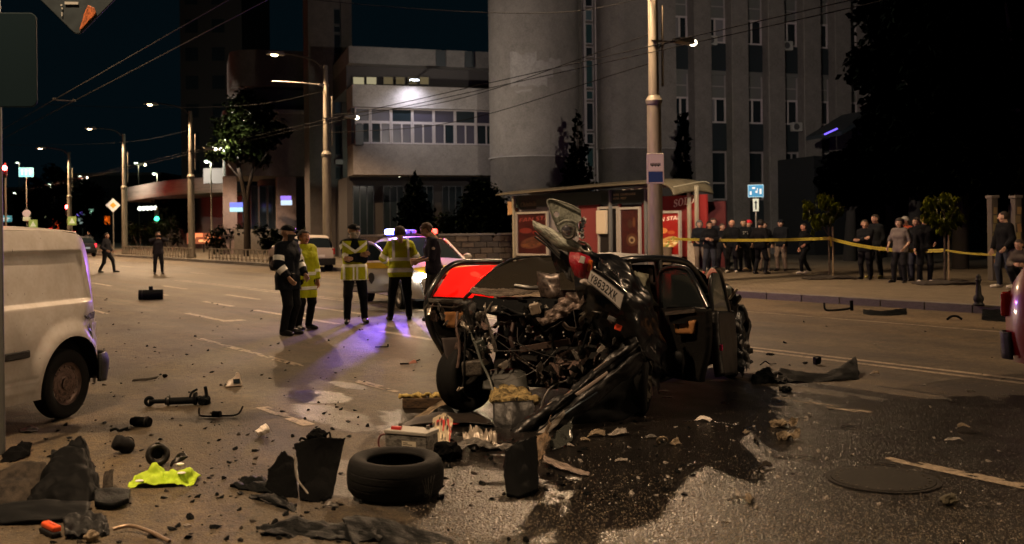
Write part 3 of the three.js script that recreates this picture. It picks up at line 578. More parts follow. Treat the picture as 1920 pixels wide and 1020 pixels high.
poleSpots.forEach(([s, label, backLamp], i) => {
  const t = thing('street_lamp', label, 'street lamp', st(s, POLE_T, PAVE), TH, undefined);
  t.userData.group = 'street lamp poles along the far kerb';
  const ph = i === 2 ? 13 : 9;
  part('lower_tube', [cyl(0.21, 0.19, 5.0, 0, 2.5, 0, 24), cyl(0.27, 0.25, 0.25, 0, 0.125, 0, 24)], Mt.polePaint, t);
  part('collar', [cyl(0.21, 0.235, 0.1, 0, 4.95, 0, 24), cyl(0.235, 0.15, 0.14, 0, 5.07, 0, 24)], Mt.polePaint, t);
  part('upper_tube', [cyl(0.145, 0.1, ph - 5.15, 0, (ph + 5.15) / 2, 0, 20)], Mt.polePaint, t);
  const arm = part('arm', [tube([[0, 8.7, 0], [-0.5, 9.15, 0], [-1.3, 9.32, 0], [-2.1, 9.36, 0]], 0.035, 16, 8)], Mt.wire, t);
  lampHead(t, -2.35, 9.27, 0, 0.75, 'lamp_head', 26);
  if (i < 4) part('wire_bracket', [tube([[-0.1, 8.1, 0], [-1.4, 8.1, 0.1], [-2.6, 8.06, 0.2]], 0.03, 8, 8), box(0.5, 0.1, 0.1, -0.1, 8.1, 0)], Mt.steel, t);
  part('riser_pipe', [rod(V(0.22, 5.4, 0.12), V(0.24, 7.6, 0.12), 0.035), bar(V(-0.2, 6.6, 0.12), V(0.5, 6.64, 0.12), 0.05)], Mt.polePaint, t);
  if (backLamp) {
    part('back_arm', [tube([[0, 6.3, 0], [0.4, 6.6, 0], [0.95, 6.72, 0]], 0.028, 10, 8)], Mt.wire, t);
    const h = part('back_lamp_head', [extrude([[-0.3, 0], [-0.25, 0.09], [0.2, 0.13], [0.3, 0.1], [0.3, -0.02]], 0.3, 0.015).translate(1.12, 6.7, -0.15)], Mt.steel, t); part('lens', ball(0.13, 1.52, 6.73, 0, 0.8, 0.7, 1, 12), glow([1, 0.88, 0.62], 9), h);
  }
  // the roadway lantern throws its light forward over the road, with a cut-off behind
  const I = STREET[i][1], L = new THREE.SpotLight(LAMP, I, 0, 1.42, 0.14); L.name = 'street_lamp_light';
  L.position.set(-2.4, 9.26, 0); L.target.position.set(-3.7, 3, 0); L.shadow.radius = 7; t.add(L, L.target);
  if (backLamp) { const B = new THREE.SpotLight(new THREE.Color(1, 0.86, 0.7), [0, 0, 350, 120, 480, 220, 200][i], 0, 1.1, 0.6); B.name = 'back_lamp_light'; B.position.set(1.52, 6.73, 0); B.target.position.set(5, 8.1, i === 2 ? -3.2 : i === 4 ? -2.8 : -0.6); B.shadow.radius = 6; t.add(B, B.target); }
});
// the lamps of the near side stand out of the picture, to the left and behind the viewer
[[7, 400], [28, 650], [-14, 110]].forEach(([s, I], i) => {
  const t = thing('near_lamp', ['near kerb street lamp over the van', 'near kerb street lamp beyond the left edge, down the street', 'near kerb street lamp behind the viewer'][i], 'street lamp', st(s, -3, 0), TH, 'street lamps of the near kerb');
  part('pole', cyl(0.16, 0.09, 9, 0, 4.5, 0, 16), Mt.polePaint, t);
  part('arm', [tube([[0, 8.8, 0], [0.6, 9.2, 0], [2.2, 9.3, 0]], 0.035, 12, 8)], Mt.wire, t);
  const h = part('lamp_head', [box(0.8, 0.1, 0.3, 2.5, 9.3, 0, 0, 0, 0, 0.03)], Mt.steel, t);
  part('lens', ball(0.15, 2.5, 9.23, 0, 1.1, 0.5, 0.8, 12), glow([1, 0.72, 0.38], 26), h);
  const L = new THREE.SpotLight(LAMP, I, 0, i === 0 ? 1.02 : 1.18, i === 0 ? 0.6 : 0.35); L.position.set(2.5, 9.22, 0); L.target.position.set(i === 0 ? 2.7 : 4.2, 3, 0); L.shadow.radius = 7; L.name = 'near_lamp_light'; t.add(L, L.target);
});
{ // bus stop sign on the thick pole
  const p = st(20.1, POLE_T, 0), u = at(1229, 316, 26.2);
  const t = thing('bus_stop_sign', 'white and blue bus stop sign with a black bus pictogram fixed to the thick pole', 'sign', u, 0.05);
  part('plate', box(0.46, 0.8, 0.03, 0, 0, 0, 0, 0, 0, 0.012), M([0.5, 0.48, 0.42], 0.5), t);
  const face = painted(256, 448, (c, w, h) => { c.fillStyle = '#d8cfb8'; c.fillRect(0, 0, w, h); c.fillStyle = '#e9e2cf'; c.fillRect(14, 14, w - 28, 240); c.fillStyle = '#0c3a78'; c.fillRect(14, 270, w - 28, h - 284); c.fillStyle = '#15161a'; c.fillRect(50, 140, 156, 42); c.fillRect(44, 150, 8, 26); for (const x of [78, 126, 172]) { c.beginPath(); c.arc(x, 184, 12, 0, 7); c.fill(); } c.fillStyle = '#cfc7b0'; for (let i = 0; i < 6; i++) c.fillRect(58 + i * 24, 147, 17, 14); });
  part('face', new THREE.PlaneGeometry(0.43, 0.77).translate(0, 0, 0.019), new THREE.MeshStandardMaterial({ map: face, roughness: 0.45 }), t);
  part('clamp', [box(0.3, 0.05, 0.16, 0, 0.25, -0.08), box(0.3, 0.05, 0.16, 0, -0.25, -0.08)], Mt.steel, t);
}
{ // trolley wires, along the street
  const darkWire = M([0.005, 0.005, 0.005], 0.9, 0, { specularIntensity: 0.1 });
  const names = [[6.5, 5.82], [5.93, 5.82], [15.4, 5.82], [15.95, 5.82]];
  names.forEach(([t, y], i) => {
    const o = obj('trolley_wire', [tube([st(-30, t, y), st(20, t, y - 0.05), st(41.5, t, y), st(70, t, y - 0.06), st(120, t, y), st(190, t, y + 0.1)], i < 2 ? 0.012 : 0.011, 90, 5)], i < 2 ? Mt.wire : darkWire);
    tag(o, ['nearer long trolley wire running diagonally across the dark sky at upper left', 'trolley wire just above its twin across the dark sky at upper left', 'trolley wire passing in front of the round concrete tower', 'farther trolley wire passing in front of the round concrete tower'][i], 'wire', 'overhead trolley wires');
  });
  const o = obj('wire_spacer', [rod(st(33, 6.5, 5.8), st(33, 5.93, 5.8), 0.02), ball(0.05, ...st(33, 6.5, 5.82).toArray()), ball(0.05, ...st(33, 5.93, 5.82).toArray())], Mt.wire);
  tag(o, 'short spacer rod joining the two trolley wires at upper left', 'wire spacer');
  for (const [s, label] of [[20.1, 'cross span wire from the thick pole by the shelter over the road'], [41.5, 'cross span wire from the lamp pole by the officers over the road'], [61.4, 'cross span wire from the lamp pole left of the leafy tree']]) tag(obj('span_wire', [tube([st(s, POLE_T, 8), st(s, 15.6, 7.2), st(s, 9, 6.7), st(s, 5, 6.8), st(s, -2, 8)], 0.008, 30, 4)], darkWire), label, 'wire', 'cross span wires');
  for (const [y, l] of [[7, 'upper'], [6.2, 'lower']]) tag(obj('service_cable', [tube([st(20.1, POLE_T, y), st(31, POLE_T + 0.2, y - 0.6), st(41.5, POLE_T, y - 0.1)], 0.012, 24, 5)], darkWire), l + ' slack service cable strung between the thick pole and the next lamp pole', 'cable');
}
// ---- bus shelter with kiosk
{
  const FT = 26, h0 = PAVE, s0 = onLine(1298, FT), s1 = onLine(962, FT), L = s1 - s0;
  const t = thing('bus_shelter', 'long bus shelter with kiosk, red advertising walls and a thin arched roof', 'bus shelter', st(s0, FT, h0), TH);
  // local: x across (away), z = -s ; distance along from the right end = q
  const Q = (px) => onLine(px, FT) - s0, Z = (q) => -q;
  const H = 3.0, red = M([0.17, 0.015, 0.014], 0.6), frameW = M([0.36, 0.32, 0.26], 0.5), green = M([0.028, 0.045, 0.032], 0.5), post = M([0.36, 0.32, 0.22], 0.5, 0.2);
  const wall = (q0, q1, y0, y1, x0, x1) => box(x1 - x0, y1 - y0, Math.abs(q1 - q0), (x0 + x1) / 2, (y0 + y1) / 2, -(q0 + q1) / 2);
  // roof, arched across and along
  const rows = []; for (const [x, y] of [[-1.0, 3.12], [-0.5, 3.22], [-0.05, 3.28], [0.5, 3.28], [1.0, 3.2]]) rows.push([-0.1, 0.5, L * 0.3, L * 0.65, L - 0.1].map((q, i) => V(x, y - [0.45, 0.02, -0.05, 0, 0.05][i], -q)));
  part('roof', sheet(rows, { n: 24, m: 10, thick: 0.07 }), M([0.16, 0.13, 0.075], 0.6, 0.1, { map: T.concrete }), t);
  const rb = []; for (let i = 0; i < 7; i++) { const q = 0.05 + i * 0.45; rb.push(q); }
  for (const q of rb) part('roof_rib', [tube([[-0.9, 2.98 - (q < 0 ? 0.25 : 0), -q], [0.8, 3.2 - (q < 0 ? 0.2 : 0), -q], [0.95, 3.14, -q]], 0.025, 10, 6)], post, t);
  part('fascia', wall(Q(1212), L, 2.5, 3.05, -0.06, 0.04), green, t);
  const gold = painted(512, 96, (c, w, h) => { c.fillStyle = '#1c2a20'; c.fillRect(0, 0, w, h); c.fillStyle = '#a8986a'; c.font = 'bold 30px sans-serif'; c.fillText('MINI  COVRIGARIE', 150, 40); c.fillText('MINI  PRET', 150, 80); });
  const fg = new THREE.PlaneGeometry(Q(1130) - Q(1210), 0.36).rotateY(-Math.PI / 2).translate(-0.066, 2.78, -(Q(1130) + Q(1210)) / 2);
  part('fascia_lettering', fg, new THREE.MeshStandardMaterial({ map: gold, roughness: 0.5 }), t);
  const ch = painted(256, 96, (c, w, h) => { c.fillStyle = '#1d241d'; c.fillRect(0, 0, w, h); c.fillStyle = '#7d7253'; c.font = 'italic bold 58px serif'; c.fillText('Chișinău', 14, 64); });
  part('kiosk_name', new THREE.PlaneGeometry(1.3, 0.42).rotateY(-Math.PI / 2).translate(-0.067, 2.62, -(Q(992))), new THREE.MeshStandardMaterial({ map: ch, roughness: 0.5 }), t);
  part('back_wall', wall(0.2, L, 0, 2.5, 1.9, 1.98), M([0.1, 0.02, 0.02], 0.6), t);
  // kiosk body (left) in red with framed posters and a doorway
  const kio = (q0, q1, y0 = 0.35, y1 = 2.497) => part('red_panel', wall(q0, q1, y0, y1, 0.05, 0.12), red, t);
  kio(Q(1122), Q(1084)); kio(Q(1216), Q(1202)); kio(Q(1162), Q(1157), 0.3);
  part('base_panel', wall(Q(1216), Q(972), 0, 0.345, 0.03, 0.14), M([0.05, 0.05, 0.05], 0.7), t);
  part('grey_panel', wall(Q(1084), Q(972), 0.35, 2.49, 0.06, 0.14), M([0.2, 0.18, 0.17], 0.7), t);
  const ad = (name, pA, pB, y0, y1, tex, x = 0.0) => {
    const q0 = Q(pB), q1 = Q(pA), c = (q0 + q1) / 2, w = q1 - q0, hh = y1 - y0, f = 0.09;
    const fr = part(name, [wall(q0, q1, y0, y0 + f, x - 0.1, x), wall(q0, q1, y1 - f, y1, x - 0.1, x), wall(q0, q0 + f, y0 + f, y1 - f, x - 0.1, x), wall(q1 - f, q1, y0 + f, y1 - f, x - 0.1, x)], frameW, t);
    const g = new THREE.PlaneGeometry(w - 2 * f, hh - 2 * f).rotateY(-Math.PI / 2).translate(x - 0.04, (y0 + y1) / 2, -c);
    part('poster', g, new THREE.MeshStandardMaterial({ map: tex, roughness: 0.35 }), fr); return fr;
  };
  const burger = (title, dark) => painted(320, 640, (c, w, h) => {
    const k = dark; c.fillStyle = k ? '#3c100e' : '#97201a'; c.fillRect(0, 0, w, h);
    const r = rngOf(k + 3); for (let i = 0; i < 50; i++) { c.fillStyle = k ? 'rgba(40,8,8,0.3)' : 'rgba(150,20,15,0.3)'; c.beginPath(); c.ellipse(r() * w, r() * h, 20 + r() * 50, 10 + r() * 20, r() * 3, 0, 7); c.fill(); }
    c.save(); c.translate(10, 130); c.rotate(-0.1); c.fillStyle = k ? '#8a4038' : '#f3e6cf'; c.font = 'italic bold 84px sans-serif'; c.fillText(title, 0, 0); c.restore();
    const el = (x, y, rx, ry, col) => { c.fillStyle = col; c.beginPath(); c.ellipse(x, y, rx, ry, 0, 0, 7); c.fill(); };
    if (k === 2) { el(160, 200, 40, 60, '#3c2218'); el(230, 180, 24, 70, '#5a3520'); el(190, 420, 100, 90, '#4d2c1c'); el(190, 420, 56, 48, '#8f7a5c'); el(190, 424, 30, 26, '#3c2218'); return; }
    el(90, 270, 70, 45, k ? '#6e2820' : '#d88a4a'); el(210, 300, 50, 30, k ? '#702018' : '#b4502a');
    c.save(); c.translate(170, 460); c.rotate(-0.45); el(0, 0, 150, 88, k ? '#5c3626' : '#c6a05a'); for (let i = 0; i < 40; i++) el((r() - 0.5) * 240, (r() - 0.5) * 100, 10 + r() * 22, 6 + r() * 12, [k ? '#6b4228' : '#e3cc84', k ? '#3f2018' : '#7d8f3a', k ? '#553020' : '#b5763c', k ? '#4a2a1c' : '#efdca2'][Math.floor(r() * 4)]); c.restore();
  });
  ad('poster_frame', 970, 1029, 0.35, 2.3, burger('FAN STAR', 1));
  ad('poster_frame', 1163, 1203, 0.35, 2.35, burger('', 2));
  ad('door_frame', 1122, 1160, 0.3, 2.4, painted(64, 128, (c, w, h) => { c.fillStyle = '#14100f'; c.fillRect(0, 0, w, h); c.fillStyle = '#1e1a18'; c.fillRect(8, 20, 40, 90); }), 0.05);
  ad('poster_frame', 1234, 1284, 0.45, 2.15, burger('EN STAR', 0), -0.15);
  const sideRed = part('red_panel', wall(Q(1312), Q(1222), 0.45, 2.72, 0.35, 0.43), M([0.24, 0.018, 0.016], 0.55), t);
  part('script_lettering', new THREE.PlaneGeometry(1.4, 0.5).rotateY(-Math.PI / 2).translate(0.33, 2.46, -Q(1268)), new THREE.MeshStandardMaterial({ roughness: 0.5, map: painted(256, 96, (c, w, h) => { c.fillStyle = '#861a15'; c.fillRect(0, 0, w, h); c.save(); c.translate(20, 84); c.rotate(-0.14); c.fillStyle = '#ecdcc0'; c.font = 'italic bold 72px serif'; c.fillText('SOLO', 20, 0); c.restore(); }) }), sideRed);
  // notice box in the doorway
  part('notice_box', [box(0.12, 0.95, 0.62, -0.12, 1.78, -Q(1133), 0, 0, 0, 0.03)], M([0.6, 0.5, 0.34], 0.6), t);
  part('kiosk_corner', [wall(L - 0.02, L + 0.35, 2.2, 2.8, -0.05, 0.3)], M([0.45, 0.27, 0.12], 0.6), t);
  part('corner_block', [wall(Q(1076), Q(1065), 1.9, 2.5, -0.09, 0.02)], M([0.45, 0.27, 0.12], 0.6), t);
  for (const px of [968, 1149, 1216, 1289, 1303]) part('post', box(0.12, 3.05, 0.12, px > 1280 ? 0.1 : -0.12, 1.52, -Q(px), 0, 0, 0, 0.02), px > 1100 && px < 1280 ? M([0.12, 0.12, 0.11], 0.5) : post, t);
  part('bench_block', [wall(Q(1306), Q(1292), 0, 0.95, -0.1, 0.1)], M([0.55, 0.48, 0.36], 0.7, 0, { map: T.concrete }), t);
  part('litter_bin', [cyl(0.2, 0.25, 0.8, -0.4, 0.4, -Q(1262), 16), new THREE.TorusGeometry(0.25, 0.02, 6, 20).rotateX(Math.PI / 2).translate(-0.4, 0.8, -Q(1262))], M([0.16, 0.12, 0.07], 0.7), t);
}
// ---- police tape strung from the shelter to the two young trees
const tree1 = onGround(1556, 523, PAVE), tree2 = onGround(1772, 533, PAVE);
{
  const TA = at(1262, 448, 35.2), TB = tree1.clone().setY(at(1556, 447, -tree1.z).y), TC = tree2.clone().setY(at(1770, 469, -tree2.z).y), TD = at(1915, 476, 23.5);
  const tex = painted(512, 32, (c, w, h) => { c.fillStyle = '#a39a34'; c.fillRect(0, 0, w, h); c.fillStyle = '#6a5010'; for (let i = 0; i < 8; i++) c.fillRect(i * 64 + 6, 13, 44, 6); });
  tex.wrapS = THREE.RepeatWrapping; tex.repeat.set(6, 1);
  const m = new THREE.MeshStandardMaterial({ map: tex, roughness: 0.35, side: THREE.DoubleSide });
  [[TA, TB, 0.05, 0.085, 'yellow police tape stretched from the shelter to the first young tree'], [TB, TC, 0.14, 0.09, 'yellow police tape sagging between the two young trees'], [TC, TD, 0.06, 0.05, 'thin end of police tape running on from the second young tree to the right edge']].forEach(([a, b, sag, w, label], i) => {
    const rows = [[], []];
    for (let k = 0; k <= 12; k++) { const f = k / 12, p = a.clone().lerp(b, f); p.y -= sag * 4 * f * (1 - f); const tw = 0.3 * noise(f * 6, i, 3); rows[0].push(p.clone().add(V(0, w / 2 * Math.cos(tw), w / 2 * Math.sin(tw)))); rows[1].push(p.clone().add(V(0, -w / 2 * Math.cos(tw), -w / 2 * Math.sin(tw)))); }
    tag(obj('police_tape', sheet(rows, { n: 40, m: 2, thick: 0.002, dent: 0.01, freq: 8, seed: i }), m), label, 'tape');
  });
  const kn = TB.clone(); tag(obj('tape_knot', [ball(0.06, kn.x, kn.y, kn.z, 1, 1.1, 1), box(0.04, 0.22, 0.01, kn.x + 0.03, kn.y - 0.12, kn.z + 0.05, 0.3)], M([0.45, 0.32, 0.03], 0.4)), 'yellow tape knot tied round the first young tree', 'tape');
}
// ---- signs
function signPlate(name, label, p, w, h, draw, poleTo, turn = 0, glowK = 0) {
  const t = thing(name, label, 'sign', p, turn);
  part('plate', box(w, h, 0.02, 0, 0, 0, 0, 0, 0, 0.008), Mt.steel, t);
  const tex = painted(256, Math.round(256 * h / w), draw);
  part('face', new THREE.PlaneGeometry(w * 0.97, h * 0.97).translate(0, 0, 0.0135), new THREE.MeshStandardMaterial({ map: tex, roughness: 0.4, ...(glowK ? { emissive: 0xffffff, emissiveMap: tex, emissiveIntensity: glowK } : {}) }), t);
  if (poleTo !== null) part('post', rod(V(0, poleTo - p.y, -0.04), V(0, h / 2, -0.04), 0.03), Mt.steel, t);
  return t;
}
const fillBG = (col) => (c, w, h) => { c.fillStyle = col; c.fillRect(0, 0, w, h); };
{
  const p = at(1417, 358, 35.5);
  const t = signPlate('parking_sign', 'small blue parking sign with a white arrow plate, above the crowd', p, 0.56, 0.46, (c, w, h) => { c.fillStyle = '#2b8fd0'; c.fillRect(0, 0, w, h); c.strokeStyle = '#9cd0ee'; c.lineWidth = 10; c.strokeRect(6, 6, w - 12, h - 12); c.fillStyle = '#eef6fb'; c.fillRect(30, 110, 30, 60); c.fillRect(70, 40, 50, 30); c.fillRect(190, 70, 32, 90); c.beginPath(); c.arc(140, 120, 20, 0, 7); c.fill(); c.fillRect(150, 60, 12, 40); }, PAVE, -0.25);
  const tex = painted(64, 160, (c, w, h) => { c.fillStyle = '#c7d8d2'; c.fillRect(0, 0, w, h); c.fillStyle = '#10202a'; c.beginPath(); c.moveTo(32, 20); c.lineTo(52, 56); c.lineTo(40, 56); c.lineTo(40, 140); c.lineTo(24, 140); c.lineTo(24, 56); c.lineTo(12, 56); c.fill(); });
  part('arrow_plate', box(0.21, 0.46, 0.02, 0, -0.5, 0, 0, 0, 0, 0.006), Mt.steel, t);
  part('arrow_face', new THREE.PlaneGeometry(0.2, 0.44).translate(0, -0.5, 0.0135), new THREE.MeshStandardMaterial({ map: tex, roughness: 0.4 }), t);
}
{
  const t = thing('priority_sign', 'yellow and white diamond priority sign on a far lamp pole', 'sign', at(212, 385, 66), 0.3);
  part('plate', box(0.66, 0.66, 0.03, 0, 0, 0, 0, 0, Math.PI / 4, 0.02), M([0.7, 0.8, 0.9], 0.4), t);
  part('yellow_field', box(0.27, 0.27, 0.01, 0, 0, 0.022, 0, 0, Math.PI / 4), M([0.8, 0.42, 0.05], 0.4), t);
  part('post', rod(V(0, -at(212, 385, 66).y, -0.05), V(0, 0.2, -0.05), 0.035), Mt.steel, t);
  // direction boards and lit signs down the street
  const lanes = (c, w, h) => { c.fillStyle = '#3d9bc0'; c.fillRect(0, 0, w, h); c.fillStyle = '#bfe3f0'; for (const x of [36, 108, 180]) { c.fillRect(x + 12, 40, 14, h - 80); c.beginPath(); c.moveTo(x, 70); c.lineTo(x + 19, 24); c.lineTo(x + 38, 70); c.fill(); } };
  signPlate('lane_board', 'blue lane direction board on a bracket beside the red traffic light', at(49, 323, 92), 1.25, 0.85, lanes, PAVE, 0.3, 0.12);
  signPlate('direction_board', 'small blue direction board low at the left edge above the van', at(12, 410, 95), 1.0, 0.62, (c, w, h) => { c.fillStyle = '#3aa0cc'; c.fillRect(0, 0, w, h); c.fillStyle = '#d8eef6'; c.fillRect(40, 60, 170, 20); c.fillRect(40, 100, 130, 16); }, 0, 0.3, 0.1);
  signPlate('crossing_sign', 'pale green lit crossing sign above the van roof, left one', at(62, 420, 88), 0.72, 0.78, (c, w, h) => { c.fillStyle = '#9fb85a'; c.fillRect(0, 0, w, h); c.fillStyle = '#e8f2d0'; c.beginPath(); c.moveTo(128, 40); c.lineTo(220, 220); c.lineTo(36, 220); c.fill(); }, 0, 0.3, 0.25);
  signPlate('crossing_sign', 'pale green lit crossing sign just left of the low red traffic light', at(135, 414, 88), 0.72, 0.78, (c, w, h) => { c.fillStyle = '#9fb85a'; c.fillRect(0, 0, w, h); c.fillStyle = '#dfeecf'; c.beginPath(); c.moveTo(128, 40); c.lineTo(220, 220); c.lineTo(36, 220); c.fill(); }, 0, 0.3, 0.25);
  const rp = thing('round_sign', 'small round pale sign over an oval plate far down the street', 'sign', at(50, 400, 90), 0.3);
  part('disc', cyl(0.34, 0.34, 0.03, 0, 0, 0, 24, Math.PI / 2), M([0.55, 0.5, 0.6], 0.4), rp); part('plate', box(0.64, 0.36, 0.03, 0, -0.5, 0, 0, 0, 0, 0.02), M([0.6, 0.7, 0.6], 0.4), rp); part('post', rod(V(0, -2.9, -0.05), V(0, 0, -0.05), 0.03), Mt.steel, rp);
}
// ---- traffic lights
function trafficLight(px, py, d, label, color, k, armed) {
  const p = at(px, py, d), t = thing('traffic_light', label, 'traffic light', [p.x, 0, p.z], 0.25);
  part('pole', rod(V(0, 0, -0.12), V(0, p.y + 0.4, -0.12), 0.09, 0.07), Mt.polePaint, t);
  const b = part('signal_box', box(0.32, 0.95, 0.2, 0, p.y - 0.3, 0, 0, 0, 0, 0.04), Mt.black, t);
  const ys = color === 'g' ? -0.6 : 0;
  for (let i = 0; i < 3; i++) { const on = Math.abs(-0.3 * i - (color === 'g' ? -0.6 : 0)) < 0.01; part('lens', cyl(0.19, 0.19, 0.03, 0, p.y - 0.3 * i + (color === 'g' ? 0.6 : 0) * 0, 0.11, 20, Math.PI / 2), on ? glow(color === 'g' ? [0.05, 1, 0.45] : [1, 0.03, 0.03], k) : Mt.black, b); part('visor', new THREE.CylinderGeometry(0.13, 0.13, 0.14, 16, 1, true, Math.PI / 2, Math.PI).rotateX(Math.PI / 2).translate(0, p.y - 0.3 * i, 0.17), Mt.black, b); }
  const L = new THREE.PointLight(color === 'g' ? new THREE.Color(0.05, 1, 0.4) : new THREE.Color(1, 0.03, 0.03), color === 'g' ? 3 : 60); L.position.set(0, p.y + ys, 0.3); L.shadow.radius = 5; L.name = 'signal_light'; t.add(L);
  return t;
}
trafficLight(9, 315, 80, 'tall traffic light showing red at the far left edge', 'r', 120);
trafficLight(127, 388, 92, 'lower traffic light showing red above the van', 'r', 100);
trafficLight(294, 397, 86, 'small traffic light showing green beside the shop canopy', 'g', 6);
{ // far lamps and lit shop signs at the end of the street
  const spots = [[32, 305, 180, 'far street lamp next to the tall red traffic light'], [27, 362, 200, 'faint far lamp left of the lane board post'], [92, 346, 150, 'far lamp on a bracket right of the lane board'], [150, 331, 160, 'far lamp above the low red traffic light'], [255, 306, 120, 'small pale lamp between the second and third lamp poles, upper one'], [289, 326, 105, 'small pale lamp over the shop canopy'], [388, 303, 75, 'small greenish lamp left of the leafy tree'], [741, 325, 58, 'small path lamp with a white globe behind the police car']];
  for (const [px, py, d, label] of spots) {
    const p = at(px, py, d), t = thing('far_lamp', label, 'street lamp', [p.x, 0, p.z], TH); t.userData.group = 'far lamps down the street';
    part('post', rod(V(0.3, 0, 0), V(0.3, p.y + 0.1, 0), 0.06, 0.04), Mt.polePaint, t);
    part('arm', rod(V(0.3, p.y + 0.1, 0), V(0, p.y + 0.08, 0), 0.03), Mt.polePaint, t);
    part('lens', ball(0.16, 0, p.y, 0, 1.3, 0.6, 1, 10), glow([0.8, 1, 0.75], 5), t);
    const L = new THREE.PointLight(new THREE.Color(0.9, 1, 0.8), px === 741 ? 12 : 22); L.position.set(0, p.y - 0.2, 0); L.shadow.radius = 8; L.name = 'far_lamp_light'; t.add(L);
  }
  const shops = [[1561, 312, 0.55, 0.32, [0.35, 0.2, 1], 'small violet lit sign among the dark trees, left one'], [1606, 313, 0.4, 0.3, [0.25, 0.22, 1], 'small blue violet lit sign among the dark trees, right one'], [85, 408, 0.6, 1.0, [0.9, 0.95, 0.7], 'pale lit shop sign at the end of the street above the van'], [106, 420, 1.0, 1.9, [1, 0.3, 0.12], 'orange red lit shop panel above the van roof'], [122, 418, 0.9, 2.4, [1, 0.75, 0.5], 'bright cream lit panel beside the low red traffic light'], [150, 401, 1.6, 0.6, [0.5, 0.4, 0.9], 'violet lit shop sign far down the street'], [166, 398, 1.3, 0.9, [0.65, 0.9, 0.75], 'mint green lit shop sign far down the street'], [158, 414, 1.6, 0.8, [0.7, 0.8, 0.75], 'white illuminated lettering sign left of the walking man'], [201, 413, 0.7, 1.2, [1, 0.4, 0.05], 'small orange lit sign above the walking man'], [382, 447, 2.6, 0.9, [1, 0.5, 0.3], 'row of orange lit flower shop lights behind the fence'], [99, 432, 1.0, 1.0, [1, 0.1, 0.08], 'red lit panel low behind the van roof'], [138, 428, 0.6, 1.1, [1, 0.08, 0.04], 'narrow red lit panel under the green crossing sign']];
  for (const [px, py, w, h, c, label] of shops) {
    const d = px === 382 ? 78 : px > 1500 ? 44 : 130, p = at(px, py, d), t = thing('shop_sign', label, 'lit sign', [p.x, p.y, p.z], 0.25), tex = painted(96, 64, (g, W, H) => { const r = rngOf(px); const f = (k) => `rgb(${c.map((x) => Math.round(255 * Math.min(1, x * k))).join(',')})`; g.fillStyle = f(0.5); g.fillRect(0, 0, W, H); for (let i = 0; i < 9; i++) { g.fillStyle = f(0.6 + r() * 0.7); g.fillRect(r() * 80, r() * 50, 6 + r() * 22, 5 + r() * 18); } });
    part('case', box(w, h, 0.2, 0, 0, -0.11), Mt.black, t);
    part('face', new THREE.PlaneGeometry(w * 0.96, h * 0.94).translate(0, 0, 0.004), new THREE.MeshStandardMaterial({ color: 0x111111, emissive: 0xffffff, emissiveMap: tex, emissiveIntensity: 1.5 }), t);
    part('stand', [box(0.1, Math.max(0.2, p.y - h / 2), 0.1, 0, -h / 2 - Math.max(0.2, p.y - h / 2) / 2, -0.12)], Mt.black, t);
  }
}
{ // pedestrian fence along the far kerb
  const posts = box(0.07, 0.62, 0.07, 0, 0.31, 0), m = M([0.2, 0.17, 0.13], 0.7, 0.2);
  for (const [a, b, label] of [[45, 57, 'low pedestrian fence beside the silver car at the far kerb'], [60, 77, 'low pedestrian fence between two lamp poles at the far kerb'], [80, 104, 'low pedestrian fence farthest down the street by the dark car']]) {
    const t = thing('pedestrian_fence', label, 'fence', st(a, KERB + 0.5, PAVE), TH);
    part('rail', [box(0.06, 0.05, b - a, 0, 0.62, -(b - a) / 2), box(0.05, 0.04, b - a, 0, 0.12, -(b - a) / 2)], m, t);
    for (let s = 0; s <= b - a; s += 0.6) { const q = part('baluster', posts, m, t); q.position.set(0, 0, -s); }
  }
  const p = onGround(1835, 573, PAVE), b = thing('bollard', 'slim black cast iron bollard on the pavement edge at right', 'bollard', p);
  part('shaft', new THREE.LatheGeometry([[0.0, 0], [0.1, 0], [0.1, 0.04], [0.075, 0.06], [0.08, 0.1], [0.095, 0.13], [0.09, 0.2], [0.055, 0.26], [0.045, 0.45], [0.042, 0.55], [0.06, 0.57], [0.06, 0.6], [0.04, 0.62], [0.045, 0.66], [0.03, 0.71], [0, 0.72]].map(([x, y]) => new THREE.Vector2(x, y * 0.82)), 20), Mt.blackPlastic, b);
}
